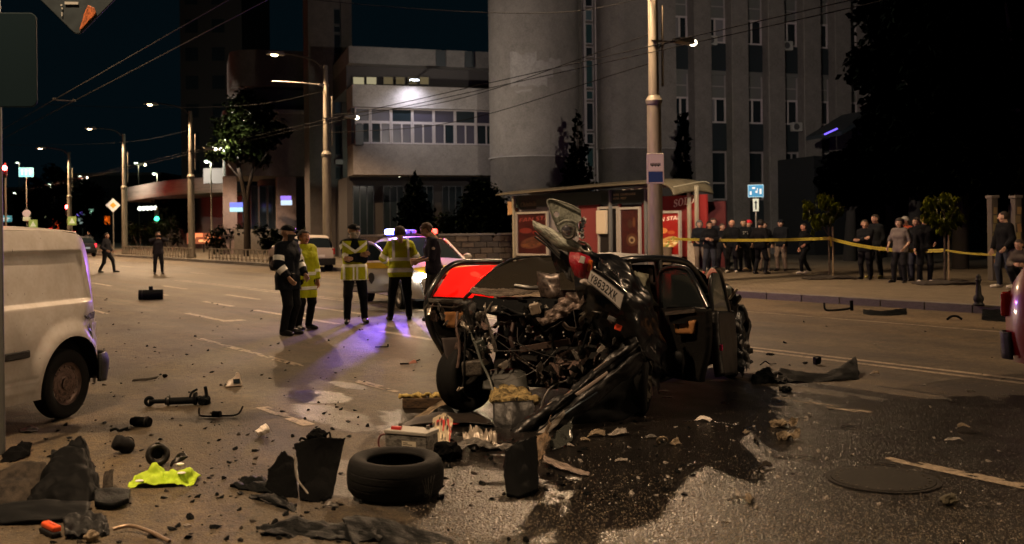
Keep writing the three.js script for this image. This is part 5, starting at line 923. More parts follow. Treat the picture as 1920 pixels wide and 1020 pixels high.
{ // ---- white police saloon facing the camera, nearside front door open
  const paint = M([0.55, 0.52, 0.5], 0.35, 0, { clearcoat: 0.5 }), yel = M([0.62, 0.42, 0.02], 0.4), ink = M([0.03, 0.03, 0.035], 0.5);
  const t = vehicle('police_car', 'white police car with yellow stripe, lit blue and red beacons and an open door', 'police car', [-2.75, 0, -24], Math.PI + 0.433);
  const prof = [[0.78, 0.35], [0.8, 0.8], [0.74, 1.02], [0.35, 1.08], [-0.25, 1.42], [-0.7, 1.5], [-1.45, 1.48], [-2.25, 1.02], [-2.7, 0.97], [-3.2, 0.88], [-3.38, 0.66], [-3.4, 0.3]];
  const c = carShell({ profile: prof, w: 0.87, belt: 1.0, lean: 0.5, arches: [{ z: 0, y: 0.32, r: 0.38 }, { z: -2.55, y: 0.32, r: 0.38 }], corner: 0.25, cr: 0.5 });
  part('left_side', c.side(-1), paint, t); part('right_side', c.side(1), paint, t);
  part('boot', c.strip(0, 3), paint, t); part('rear_window', c.strip(3, 4), Mt.paneDark, t); part('roof', c.strip(4, 6, 0.04), paint, t);
  part('windscreen', c.strip(6, 7, 0.04, 0.06, 10, 0.006), M([0.02, 0.03, 0.035], 0.06), t); part('bonnet', c.strip(7, 9, 0.05), paint, t); part('nose', c.strip(9, 11, 0), paint, t);
  part('bonnet_stripe', c.strip(9, 10, 0.055, 0.02, 10, 0.006), yel, t);
  for (const s of [-1, 1]) part('windscreen_pillar', bar(V(s * 0.66, 1.47, -1.42), V(s * 0.8, 1.02, -2.25), 0.06, 0.04), paint, t);
  for (const s of [-1, 1]) { part('side_window', c.onSide([[[-0.15, 1.38], [-0.75, 1.44], [-1.35, 1.43]], [[0.15, 1.06], [-0.75, 1.03], [-1.95, 1.04]]], s), Mt.paneDark, t); wheel(t, s * 0.76, 0, 0.31, 0.2); wheel(t, s * 0.76, -2.55, 0.31, 0.2); }
  part('underbody', box(1.3, 0.5, 3.6, 0, 0.45, -1.3), Mt.black, t);
  part('lower_grille', [box(1.1, 0.16, 0.06, 0, 0.32, -3.4, 0, 0, 0, 0.02), box(0.7, 0.1, 0.04, 0, 0.7, -3.39, 0, 0, 0, 0.015)], Mt.black, t);
  part('number_plate', box(0.5, 0.11, 0.015, 0, 0.5, -3.415), M([0.6, 0.6, 0.58], 0.4), t);
  for (const s of [-1, 1]) {
    const h = part('headlight', [ball(0.12, s * 0.6, 0.7, -3.3, 1.25, 0.75, 0.7, 14)], glow([1, 0.86, 0.68], s > 0 ? 70 : 20), t);
    const S = new THREE.SpotLight(new THREE.Color(1, 0.72, 0.42), s > 0 ? 14 : 10, 0, 0.5, 0.7); S.position.set(s * 0.6, 0.7, -3.42); S.target.position.set(s * 0.6 + 0.3, 0.1, -9); S.shadow.radius = 3; S.name = 'headlight_lamp'; t.add(S, S.target);
    part('mirror', [ball(0.1, s * 0.98, 1.08, -2.0, 1.1, 0.75, 0.7, 12), bar(V(s * 0.84, 1.03, -2.0), V(s * 0.95, 1.05, -2.0), 0.03)], paint, t);
  }
  // beacon bar
  part('beacon_bar', box(1.3, 0.05, 0.22, 0, 1.57, -0.95, 0, 0, 0, 0.015), Mt.black, t);
  const bl = [[0.46, [0.12, 0.16, 1], 90, 'blue_beacon'], [-0.48, [1, 0.03, 0.02], 24, 'red_beacon']];
  for (const [x, col, k, n] of bl) {
    part(n, box(0.3, 0.12, 0.2, x, 1.655, -0.95, 0, 0, 0, 0.04), glow(col, k * 0.55), t);
    const L = new THREE.PointLight(new THREE.Color(...(x > 0 ? [0.3, 0.14, 1] : [1, 0.05, 0.04])), x > 0 ? 34 : 9); L.position.set(x, 1.8, -1.0); L.shadow.radius = 4; L.name = n + '_light'; t.add(L);
    const F = new THREE.SpotLight(L.color, x > 0 ? 120 : 2100, 0, x > 0 ? 0.13 : 0.045, x > 0 ? 0.8 : 1); F.position.set(x > 0 ? x : -0.66, x > 0 ? 1.75 : 1.8, -1.1); if (x > 0) F.target.position.set(x + 2.2, 0, -7.6); else { t.updateMatrixWorld(true); F.target.position.copy(t.worldToLocal(at(870, 528, 10.2))); } F.shadow.radius = 4; F.name = n + '_beam'; t.add(F, F.target);  // the red spot is added, aimed to light the wreck's left door pane
  }
  for (const x of [0.15, 0]) part('beacon_lens', box(0.12, 0.1, 0.18, x - 0.05, 1.65, -0.95, 0, 0, 0, 0.03), M([0.15, 0.2, 0.6], 0.2), t);
  // open nearside door: a frame with its skin to the front
  const hinge = V(0.84, 0, -2.1), A = 0.85, dr = (f, y, o = 0) => V(hinge.x + Math.sin(A) * f + Math.cos(A) * o, y, hinge.z + Math.cos(A) * f - Math.sin(A) * o);
  part('open_door', sheet([[dr(0.02, 1.02), dr(0.5, 1.0), dr(0.98, 1.0)], [dr(0, 0.7, 0.04), dr(0.5, 0.7, 0.05), dr(1.0, 0.7, 0.04)], [dr(0.04, 0.34), dr(0.5, 0.32), dr(0.96, 0.34)]], { n: 12, m: 10, thick: 0.06 }), paint, t);
  const od = t.children[t.children.length - 1];
  part('door_stripe', sheet([[dr(0.02, 0.99, 0.05), dr(0.98, 0.98, 0.05)], [dr(0.01, 0.86, 0.072), dr(0.99, 0.86, 0.072)]], { n: 10, m: 4, thick: 0.004 }), yel, od);
  const em = []; { const s = []; for (let i = 0; i < 18; i++) s.push([Math.cos(i / 18 * 6.283) * 0.075, Math.sin(i / 18 * 6.283) * 0.11 + (Math.sin(i / 18 * 6.283) < -0.9 ? -0.03 : 0)]); const g = extrude(s, 0.006); const u = dr(0.45, 0.66, 0.085); g.rotateY(Math.PI + A - Math.PI / 2 + 0).translate(u.x, u.y, u.z); em.push(g); }
  part('door_emblem', em, ink, od);
  { // coarse lettering strokes on the door
    const g = []; for (let i = 0; i < 6; i++) { const u = dr(0.78, 0.8 - i * 0.065, 0.082), v = dr(0.88, 0.8 - i * 0.065, 0.08); g.push(bar(u, v, 0.018, 0.025)); }
    part('door_lettering', g, ink, od);
    part('window_frame', [tube([dr(0.02, 1.02), dr(0.42, 1.36, -0.08), dr(0.55, 1.42, -0.1), dr(0.9, 1.4, -0.1), dr(0.98, 1.02)], 0.025, 24, 8)], paint, od);
    part('window_pane', sheet([[dr(0.45, 1.36, -0.08), dr(0.9, 1.38, -0.1)], [dr(0.05, 1.03), dr(0.97, 1.02)]], { n: 6, m: 4, thick: 0.005 }), Mt.paneDark, od);
    part('mirror', ball(0.09, ...dr(0.1, 1.08, 0.14).toArray(), 1.2, 0.8, 0.8), paint, od);
  }
}
function smallCar(name, label, paint, p, turn, lit, plateCol) {
  const t = vehicle(name, label, 'car', p, turn);
  const prof = [[0.66, 0.35], [0.7, 0.75], [0.66, 0.98], [0.38, 1.38], [0.1, 1.5], [-1.3, 1.48], [-2.15, 1.0], [-2.9, 0.86], [-3.1, 0.6], [-3.12, 0.3]];
  const c = carShell({ profile: prof, w: 0.85, belt: 0.98, lean: 0.42, arches: [{ z: 0, y: 0.3, r: 0.36 }, { z: -2.45, y: 0.3, r: 0.36 }], corner: 0.2, cr: 0.45, nz: 40, ny: 20 });
  part('left_side', c.side(-1), paint, t); part('right_side', c.side(1), paint, t); part('tailgate', c.strip(0, 2), paint, t); part('rear_window', c.strip(2, 3, 0.03, 0.06, 10, 0.004), Mt.paneDark, t); part('roof', c.strip(3, 5, 0.03), paint, t); part('windscreen', c.strip(5, 6), Mt.paneDark, t); part('bonnet', c.strip(6, 9), paint, t);
  for (const s of [-1, 1]) { part('side_window', c.onSide([[[0.2, 1.36], [-0.6, 1.42], [-1.25, 1.4]], [[0.35, 1.03], [-0.6, 1.02], [-1.9, 1.02]]], s), Mt.paneDark, t); wheel(t, s * 0.75, 0, 0.3, 0.19, { steel: false }); wheel(t, s * 0.75, -2.45, 0.3, 0.19, { steel: false });
    part('tail_lamp', box(0.2, 0.26, 0.06, s * 0.64, 0.84, 0.66, -s * 0.25, 0, 0, 0.03), lit ? glow([1, 0.03, 0.05], lit) : M([0.3, 0.015, 0.01], 0.2), t); part('mirror', ball(0.09, s * 0.93, 1.03, -1.9, 1.1, 0.8, 0.7, 10), paint, t); }
  part('bumper', sheet([[V(-0.78, 0.56, 0.55), V(-0.6, 0.56, 0.74), V(0.6, 0.56, 0.74), V(0.78, 0.56, 0.55)], [V(-0.78, 0.28, 0.53), V(-0.6, 0.28, 0.72), V(0.6, 0.28, 0.72), V(0.78, 0.28, 0.53)]], { n: 16, m: 4, thick: 0.03 }), Mt.blackPlastic, t);
  part('number_plate', box(0.5, 0.12, 0.015, 0, 0.66, 0.745), plateCol, t);
  part('underbody', box(1.3, 0.4, 3.2, 0, 0.45, -1.2), Mt.black, t);
  return t;
}
smallCar('parked_car', 'pale hatchback parked at the far kerb behind the officers', M([0.5, 0.45, 0.4], 0.4, 0, { clearcoat: 0.4 }), st(39.2, 17.0), TH, 0, M([0.7, 0.7, 0.68], 0.4));
{ const t = smallCar('stopped_car', 'dark car with lit red tail lamps far down the street by the walking man', M([0.02, 0.022, 0.025], 0.3, 0, { clearcoat: 0.6 }), st(79, 16.1), TH + 0.1, 3, glow([0.8, 0.85, 0.8], 0.35)); }
{ // ---- red car at the right edge
  const p = onGround(1905, 712), t = smallCar('red_car', 'red car cut off by the right edge of the picture', M([0.2, 0.006, 0.01], 0.3, 0, { clearcoat: 1, clearcoatRoughness: 0.08 }), [p.x + 0.66, 0, p.z + 0.6], TH + Math.PI - 0.15, 0, M([0.6, 0.6, 0.6], 0.4));
}
// ---------------------------------------------------------------- people
// a bone is a tapered capsule [ax,ay,az, bx,by,bz, ra, rb]; bones are joined by a smooth minimum
function capD(b, x, y, z) {
  const dx = b[3] - b[0], dy = b[4] - b[1], dz = b[5] - b[2], px = x - b[0], py = y - b[1], pz = z - b[2], L = dx * dx + dy * dy + dz * dz, t = L > 1e-9 ? clamp((px * dx + py * dy + pz * dz) / L) : 0;
  return Math.hypot(px - dx * t, py - dy * t, pz - dz * t) - lerp(b[6], b[7], t);
}
function field(bones, k = 0.04) { return (x, y, z) => { let d = 1e3; for (const b of bones) { const e = capD(b, x, y, z); if (e > d + k * 2) continue; if (d > 900) { d = e; continue; } const h = clamp(0.5 + 0.5 * (d - e) / k); d = lerp(d, e, h) - k * h * (1 - h); } return d; }; }
function boundsOf(bones, pad) { const lo = [1e9, 1e9, 1e9], hi = [-1e9, -1e9, -1e9]; for (const b of bones) for (const [o, r] of [[0, 6], [3, 7]]) for (let i = 0; i < 3; i++) { lo[i] = Math.min(lo[i], b[o + i] - b[r] - pad); hi[i] = Math.max(hi[i], b[o + i] + b[r] + pad); } return [lo, hi]; }
const B = (a, b, ra, rb = ra) => [a.x, a.y, a.z, b.x, b.y, b.z, ra, rb];
const grow = (bones, g) => bones.map((b) => [b[0], b[1], b[2], b[3], b[4], b[5], b[6] + g, b[7] + g]);
// one head with a face, at its own fine grid, looking along +z; the origin is the middle of the skull
const HEAD = (() => {
  const bones = [[0, 0.035, -0.02, 0, 0.03, 0.012, 0.088, 0.082], [-0.012, 0.02, -0.03, 0.012, 0.02, -0.03, 0.08, 0.08], [0, -0.045, 0.02, 0, -0.085, 0.048, 0.058, 0.03], [-0.03, -0.075, 0.02, 0.03, -0.075, 0.02, 0.03, 0.03], [-0.035, -0.02, 0.045, 0.035, -0.02, 0.045, 0.036, 0.036], [0, -0.1, -0.03, 0, -0.2, -0.045, 0.055, 0.058], [-0.028, 0.032, 0.07, 0.028, 0.032, 0.07, 0.014, 0.014]];
  const small = [[0, 0.02, 0.088, 0, -0.022, 0.108, 0.009, 0.014], [-0.011, -0.026, 0.095, 0.011, -0.026, 0.095, 0.009, 0.009], [-0.016, -0.062, 0.082, 0.016, -0.062, 0.082, 0.008, 0.008], [0.086, 0.012, -0.012, 0.092, -0.03, -0.005, 0.014, 0.009], [-0.086, 0.012, -0.012, -0.092, -0.03, -0.005, 0.014, 0.009], [0.093, 0.02, -0.02, 0.098, 0.0, -0.03, 0.008, 0.008], [-0.093, 0.02, -0.02, -0.098, 0.0, -0.03, 0.008, 0.008]];
  const A = field(bones, 0.03), S = field(small, 0.012);
  const f = (x, y, z) => { let d = A(x, y, z), e = S(x, y, z); const h = clamp(0.5 + 0.5 * (d - e) / 0.014); d = lerp(d, e, h) - 0.014 * h * (1 - h); for (const sx of [-0.032, 0.032]) { const q = 0.02 - Math.hypot((x - sx) * 0.8, y - 0.013, z - 0.098); d = Math.max(d, q); } return d; };
  const g = isoMesh(f, [-0.12, -0.22, -0.13], [0.12, 0.14, 0.13], 0.0065);
  const eye = [-0.032, 0.032].map((x) => ball(0.0125, x, 0.012, 0.08, 1, 1, 1, 8));
  return { g, eye, f };
})();
// a relaxed hand: palm, four unequal bent fingers, a thumb from the side; wrist at the origin, fingers along -y, palm towards -z... thumb on +x
const HAND = (() => {
  const b = [[-0.02, -0.01, 0, -0.026, -0.085, 0, 0.016, 0.014], [0, -0.005, 0, 0, -0.09, 0, 0.018, 0.014], [0.02, -0.01, 0, 0.026, -0.085, 0, 0.016, 0.014], [0, 0.03, 0, 0, -0.01, 0, 0.026, 0.024]];
  [[-0.032, 0.055], [-0.011, 0.07], [0.011, 0.075], [0.031, 0.066]].forEach(([x, L]) => { const c = 0.35; let y = -0.09, z = 0; for (const [f, a, r] of [[0.45, 0.25, 0.0095], [0.32, 0.7, 0.0088], [0.26, 1.1, 0.008]]) { const y2 = y - Math.cos(a) * L * f, z2 = z - Math.sin(a) * L * f; b.push([x, y, z, x * 1.05, y2, z2, r, r * 0.92]); y = y2; z = z2; } });
  b.push([0.026, -0.03, -0.004, 0.048, -0.06, -0.016, 0.014, 0.011], [0.048, -0.06, -0.016, 0.05, -0.095, -0.03, 0.0105, 0.008]);
  return isoMesh(field(b, 0.006), [-0.06, -0.19, -0.08], [0.075, 0.07, 0.04], 0.005);
})();
function ik(a, c, l1, l2, pole) { // middle joint of a two-bone limb
  const d = c.clone().sub(a); let D = d.length(); const mx = (l1 + l2) * 0.999; if (D > mx) { c.copy(a).addScaledVector(d, mx / D); D = mx; } d.normalize();
  const x = (l1 * l1 - l2 * l2 + D * D) / (2 * D), h = Math.sqrt(Math.max(0, l1 * l1 - x * x)), p = pole.clone().addScaledVector(d, -pole.dot(d)).normalize();
  return a.clone().addScaledVector(d, x).addScaledVector(p, h);
}
const skinTones = [[0.42, 0.25, 0.17], [0.36, 0.21, 0.14], [0.48, 0.3, 0.21]].map((c) => new THREE.MeshStandardMaterial({ color: 0xffffff, vertexColors: true, roughness: 0.6 }));
function tinted(g, rgb) { const n = g.attributes.position.count, c = new Float32Array(n * 3); for (let i = 0; i < n; i++) c.set(typeof rgb === 'function' ? rgb(g.attributes.position.getX(i), g.attributes.position.getY(i), g.attributes.position.getZ(i)) : rgb, i * 3); g.setAttribute('color', new THREE.BufferAttribute(c, 3)); return g; }
function cloth(rgb, rough = 0.85) { return M(rgb, rough, 0, { bumpMap: T.weave, bumpScale: 0.001, specularIntensity: 0.25 }); }
/* pose (metres in a 1.75 m body facing +z, its left at +x):
   lean, turn (of the shoulders), hips [x,y,z], feet/hands [[right],[left]] as positions, head [yaw, pitch, roll] */
function person(label, p, yaw, o) {
  const H = o.H || 1.75, K = H / 1.75, cell = o.cell || 0.018, grp = thing('person', label, 'person', p, yaw, o.group);
  grp.scale.setScalar(K);
  const hipY = o.hipY ?? 0.915, lean = o.lean || 0, twist = o.turn || 0, hx = o.hipX || 0, hz = o.hipZ || 0;
  const P = V(hx, hipY, hz), up = V(0, Math.cos(lean), Math.sin(lean)), rt = V(Math.cos(twist), 0, -Math.sin(twist)), fw = V(0, -Math.sin(lean), Math.cos(lean));
  const on = (x, y, z = 0) => P.clone().addScaledVector(up, y).addScaledVector(rt, x).addScaledVector(fw, z);
  const sh = [-1, 1].map((s) => on(s * 0.178, 0.475, -0.01)), hip = [-1, 1].map((s) => P.clone().add(V(s * 0.09, -0.01, 0)));
  const hands = (o.hands || [[-0.24, 0.8, 0.06], [0.24, 0.8, 0.06]]).map((h) => V(...h)), feet = (o.feet || [[-0.11, 0, 0.02], [0.11, 0, 0.0]]).map((f) => V(f[0], f[1], f[2]));
  const ankle = feet.map((f) => f.clone().add(V(0, 0.085, -0.04)));
  const knee = [0, 1].map((i) => ik(hip[i], ankle[i], 0.425, 0.415, V((i ? 1 : -1) * 0.15, 0, 1)));
  const elbow = [0, 1].map((i) => ik(sh[i], hands[i], 0.285, 0.255, V((i ? 1 : -1) * (o.elbowOut ?? 0.6), -0.3, -0.8)));
  const neck = on(0, 0.53, 0), skull = on(0, 0.69, 0.02 + (o.headFwd || 0));
  const torso = [B(on(-0.07, 0, -0.01), on(0.07, 0, -0.01), 0.115), B(on(-0.055, 0.02), on(-0.075, 0.34), 0.105, 0.11), B(on(0.055, 0.02), on(0.075, 0.34), 0.105, 0.11), B(on(-0.09, 0.36), on(0.09, 0.36), 0.115), B(sh[0].clone().lerp(sh[1], 0.12), sh[1].clone().lerp(sh[0], 0.12), 0.07), B(on(-0.09, 0.49), neck.clone(), 0.055, 0.05), B(on(0.09, 0.49), neck.clone(), 0.055, 0.05)];
  const arms = [0, 1].map((i) => [B(sh[i], elbow[i], 0.056, 0.044), B(elbow[i], hands[i], 0.044, 0.029)]);
  const legs = [0, 1].map((i) => [B(hip[i].clone().add(V(0, 0.02, 0)), knee[i], 0.092, 0.058), B(knee[i], ankle[i], 0.056, 0.038)]);
  const toe = [0, 1].map((i) => feet[i].clone().add(V((i ? 1 : -1) * 0.03, 0.035, 0.15)));
  const bodyBones = [...torso, ...arms.flat(), ...legs.flat(), B(neck.clone().addScaledVector(up, -0.03), skull.clone().addScaledVector(up, -0.06), 0.054, 0.05), ...[0, 1].map((i) => B(feet[i].clone().add(V(0, 0.05, -0.05)), toe[i], 0.035, 0.028))];
  const skin = o.skin ?? [0.42, 0.25, 0.17], [lo, hi] = boundsOf(grow(bodyBones, -0.006), 0.04);
  const gs = [tinted(isoMesh(field(grow(bodyBones, -0.006), 0.035), lo, hi, Math.max(cell, 0.02)), skin)];
  // head
  const hq = new THREE.Quaternion().setFromEuler(new THREE.Euler(lean * 0.6 + (o.head?.[1] || 0), twist * 0.8 + (o.head?.[0] || 0), o.head?.[2] || 0, 'YXZ'));
  const hm = new THREE.Matrix4().compose(skull, hq, V(1, 1, 1)), inv = hm.clone().invert();
  const hg = clean(HEAD.g); tinted(hg, (x, y, z) => (y < -0.055 && y > -0.07 && Math.abs(x) < 0.024 && z > 0.075 ? [skin[0] * 0.75, skin[1] * 0.5, skin[2] * 0.5] : y > 0.03 && y < 0.042 && Math.abs(Math.abs(x) - 0.034) < 0.018 && z > 0.06 ? skin.map((c) => c * 0.35) : o.beard && y < -0.035 && z > -0.03 && Math.hypot(x, y + 0.06) > 0.02 ? skin.map((c) => c * 0.3) : skin));
  gs.push(hg.applyMatrix4(hm)); for (const e of HEAD.eye) gs.push(tinted(clean(e), (x, y, z) => (z > 0.0895 ? [0.02, 0.015, 0.012] : [0.6, 0.58, 0.55])).applyMatrix4(hm));
  // hands
  for (const i of [0, 1]) {
    const dir = hands[i].clone().sub(elbow[i]).normalize(), y = dir.clone().negate(), pal = (o.palm?.[i] ? V(...o.palm[i]) : V(i ? -1 : 1, 0, 0.15)), z = pal.clone().negate().addScaledVector(y, pal.dot(y)).normalize(), x = y.clone().cross(z);
    const m = new THREE.Matrix4().makeBasis(x, y, z).setPosition(hands[i]); const h = clean(HAND); if (i ? false : true) { /* right hand: the thumb to its own side */ h.scale(-1, 1, 1); const a = h.attributes.position, nn = h.attributes.normal; for (let k = 0; k < a.count; k += 3) for (const at_ of [a, nn]) { const t = [at_.getX(k + 1), at_.getY(k + 1), at_.getZ(k + 1)]; at_.setXYZ(k + 1, at_.getX(k + 2), at_.getY(k + 2), at_.getZ(k + 2)); at_.setXYZ(k + 2, ...t); } }
    gs.push(tinted(h, skin).applyMatrix4(m));
  }
  const allG = gs.map((g) => { const q = g.index ? g.toNonIndexed() : g; for (const k of Object.keys(q.attributes)) if (!['position', 'normal', 'uv', 'color'].includes(k)) q.deleteAttribute(k); return q; });
  const body = new THREE.Mesh(mergeGeometries(allG, false), skinTones[0]); body.name = 'body'; grp.add(body);
  const cut = (f, test) => (x, y, z) => Math.max(f(x, y, z), test(x, y, z));
  const rumple = (f, amt, s = 0) => (x, y, z) => f(x, y, z) + amt * (noise(x * 14 + s, y * 9, z * 14) + 0.7 * noise(x * 30, y * 20 + s, z * 30));
  const iso = (name, bones, k, g, m, test, c = cell, amt = 0.006) => { let f = rumple(field(grow(bones, g), k), amt, p.x * 7 || 1); if (test) f = cut(f, test); const [a, b] = boundsOf(grow(bones, g), 0.03); return part(name, isoMesh(f, a, b, c), m, grp); };
  const wristCut = (x, y, z) => Math.max(...[0, 1].map((i) => { const d = hands[i].clone().sub(elbow[i]).normalize(); return Math.hypot(x - hands[i].x, y - hands[i].y, z - hands[i].z) < 0.1 ? (x - hands[i].x) * d.x + (y - hands[i].y) * d.y + (z - hands[i].z) * d.z + 0.01 : -1; }));
  // trousers and shoes
  const hem = (x, y, z) => Math.max(0.06 - y + Math.min(0, 0) + (o.seated ? 0 : 0), y - (hipY + 0.12));
  if (o.shorts) iso('shorts', [torso[0], ...legs.map((l) => l[0])], 0.03, 0.02, o.trousers, (x, y, z) => y - (hipY + 0.12));
  else iso('trousers', [torso[0], ...legs.flat()], 0.03, 0.021, o.trousers || cloth([0.012, 0.013, 0.016]), hem);
  for (const i of [0, 1]) iso('shoe', [B(feet[i].clone().add(V(0, 0.048, -0.06)), feet[i].clone().add(V((i ? 1 : -1) * 0.015, 0.045, 0.06)), 0.042, 0.04), B(feet[i].clone().add(V((i ? 1 : -1) * 0.015, 0.042, 0.06)), toe[i], 0.04, 0.033), B(feet[i].clone().add(V(0, 0.05, -0.05)), ankle[i].clone().add(V(0, 0.03, 0)), 0.04, 0.045)], 0.02, 0.004, o.shoes || M([0.012, 0.012, 0.013], 0.4), (x, y, z) => feet[i].y + 0.002 - y, Math.min(cell, 0.016), 0);
  // jacket or shirt
  const jHem = o.hem ?? 0.82, skirt = jHem < hipY - 0.02 ? [B(on(-0.075, 0, 0), V(hx - 0.085, jHem - 0.05, hz), 0.118, 0.122), B(on(0.075, 0, 0), V(hx + 0.085, jHem - 0.05, hz), 0.118, 0.122)] : [];
  iso(o.topName || 'jacket', [...torso, ...skirt, ...(o.sleeves === 'short' ? arms.map((a) => { const m = sh.indexOf(0); return a[0]; }) : arms.flat())], 0.035, o.thick ?? 0.022, o.top || cloth([0.015, 0.016, 0.02]), (x, y, z) => Math.max(jHem - y, wristCut(x, y, z), Math.hypot(x - skull.x, z - skull.z) < 0.13 ? y - (neck.y + 0.05) : -1));
  const torsoF = field(grow([...torso, ...skirt, ...arms.map((a) => { const e = sh[0]; return B(V(a[0][0], a[0][1], a[0][2]), V(a[0][0], a[0][1], a[0][2]).lerp(V(a[0][3], a[0][4], a[0][5]), 0.18), 0.058, 0.055); })], 0.035), 0.035);
  const tb = boundsOf(grow([...torso, ...skirt], 0.06), 0.05);
  const local = (x, y, z) => { const d = V(x - P.x, y - P.y, z - P.z); return [d.dot(rt), d.dot(up), d.dot(V(rt.z * -1, 0, rt.x))]; };
  if (o.vest) {
    const v = part('vest', isoMesh((x, y, z) => { const [a, b, c] = local(x, y, z); return Math.max(rumple(torsoF, 0.005, 3)(x, y, z), (o.vest.hem ?? hipY - 0.1) - y, y - (neck.y + 0.0), b > 0.2 && Math.abs(a) > 0.215 ? Math.abs(a) - 0.215 : -1, c > 0 && b > 0.38 ? 0.06 - Math.abs(a) + (0.5 - b) * 0.3 : -1); }, tb[0], tb[1], 0.0125), o.vest.mat, grp);
    const strip = (test) => part('reflective_strip', isoMesh((x, y, z) => { const [a, b, c] = local(x, y, z); return Math.max(torsoF(x, y, z) - 0.006, -(torsoF(x, y, z) + 0.012), test(a, b, c, x, y, z), (o.vest.hem ?? hipY - 0.1) - y, b > 0.2 && Math.abs(a) > 0.212 ? Math.abs(a) - 0.212 : -1); }, tb[0], tb[1], 0.011), reflective, v);
    for (const t of o.vest.strips) strip(t);
  }
  // bands round the sleeves or legs
  for (const [i, seg, f0, f1, m] of o.bands || []) { const a = seg < 2 ? arms[i][seg] : legs[i][seg - 2], A0 = V(a[0], a[1], a[2]), A1 = V(a[3], a[4], a[5]), r0 = lerp(a[6], a[7], f0) + (o.thick ?? 0.022) + 0.012, r1 = lerp(a[6], a[7], f1) + (o.thick ?? 0.022) + 0.012; part('reflective_band', rod(A0.clone().lerp(A1, f0), A0.clone().lerp(A1, f1), r0, r1, 18), m || reflective, grp); }
  for (const e of o.extra || []) e({ grp, on, hm, sh, elbow, hands, hip, knee, P, neck, skull, torsoF, local, tb });
  // hair, caps, hoods, masks
  const shell = (name, m, g, test, c = 0.009) => { const gg = isoMesh((x, y, z) => Math.max(HEAD.f(x, y, z) - g + 0.004 * noise(x * 40, y * 40, z * 40), test(x, y, z)), [-0.15, -0.2, -0.16], [0.15, 0.17, 0.17], c); gg.applyMatrix4(hm); return part(name, gg, m, grp); };
  if (o.hair) shell('hair', M(o.hair, 0.8), o.hairLong ? 0.02 : 0.013, (x, y, z) => Math.max((o.hairLong ? -0.2 : -0.055) - y + Math.max(0, z + 0.01) * 1.0, z > 0 ? 0.075 - y + z * 0.1 - (Math.abs(x) > 0.07 ? 0.03 : 0) : -1));
  if (o.cap) {
    shell('cap', o.cap, 0.02, (x, y, z) => 0.052 - y - z * 0.08);
    const vis = sheet([[V(-0.075, 0.055, 0.075), V(0, 0.06, 0.1), V(0.075, 0.055, 0.075)], [V(-0.07, 0.045, 0.12), V(0, 0.048, 0.165), V(0.07, 0.045, 0.12)]], { n: 12, m: 5, thick: 0.006 }).applyMatrix4(hm); part('cap_visor', vis, o.cap, grp);
  }
  if (o.hood) shell('hood', o.hood, 0.028, (x, y, z) => Math.max(z > 0.02 ? (0.06 + z * 0.2) - y : -1, -0.17 - y), 0.011);
  if (o.beanie) shell('knit_cap', o.beanie, 0.017, (x, y, z) => 0.035 - y - (z < 0 ? 0.03 : 0));
  if (o.mask) shell('face_mask', o.mask, 0.009, (x, y, z) => Math.max(y + 0.008, -0.115 - y, 0.0 - z, -0.2), 0.008);
  return grp;
}
const reflective = M([0.93, 0.96, 0.93], 0.55), yellowVest = cloth([0.45, 0.5, 0.02], 0.7), navy = cloth([0.007, 0.01, 0.016]), blackCloth = cloth([0.006, 0.007, 0.009]), capBlack = cloth([0.008, 0.009, 0.011]);
const faceTo = (p, px, pz) => Math.atan2(px - p.x, pz - p.z);
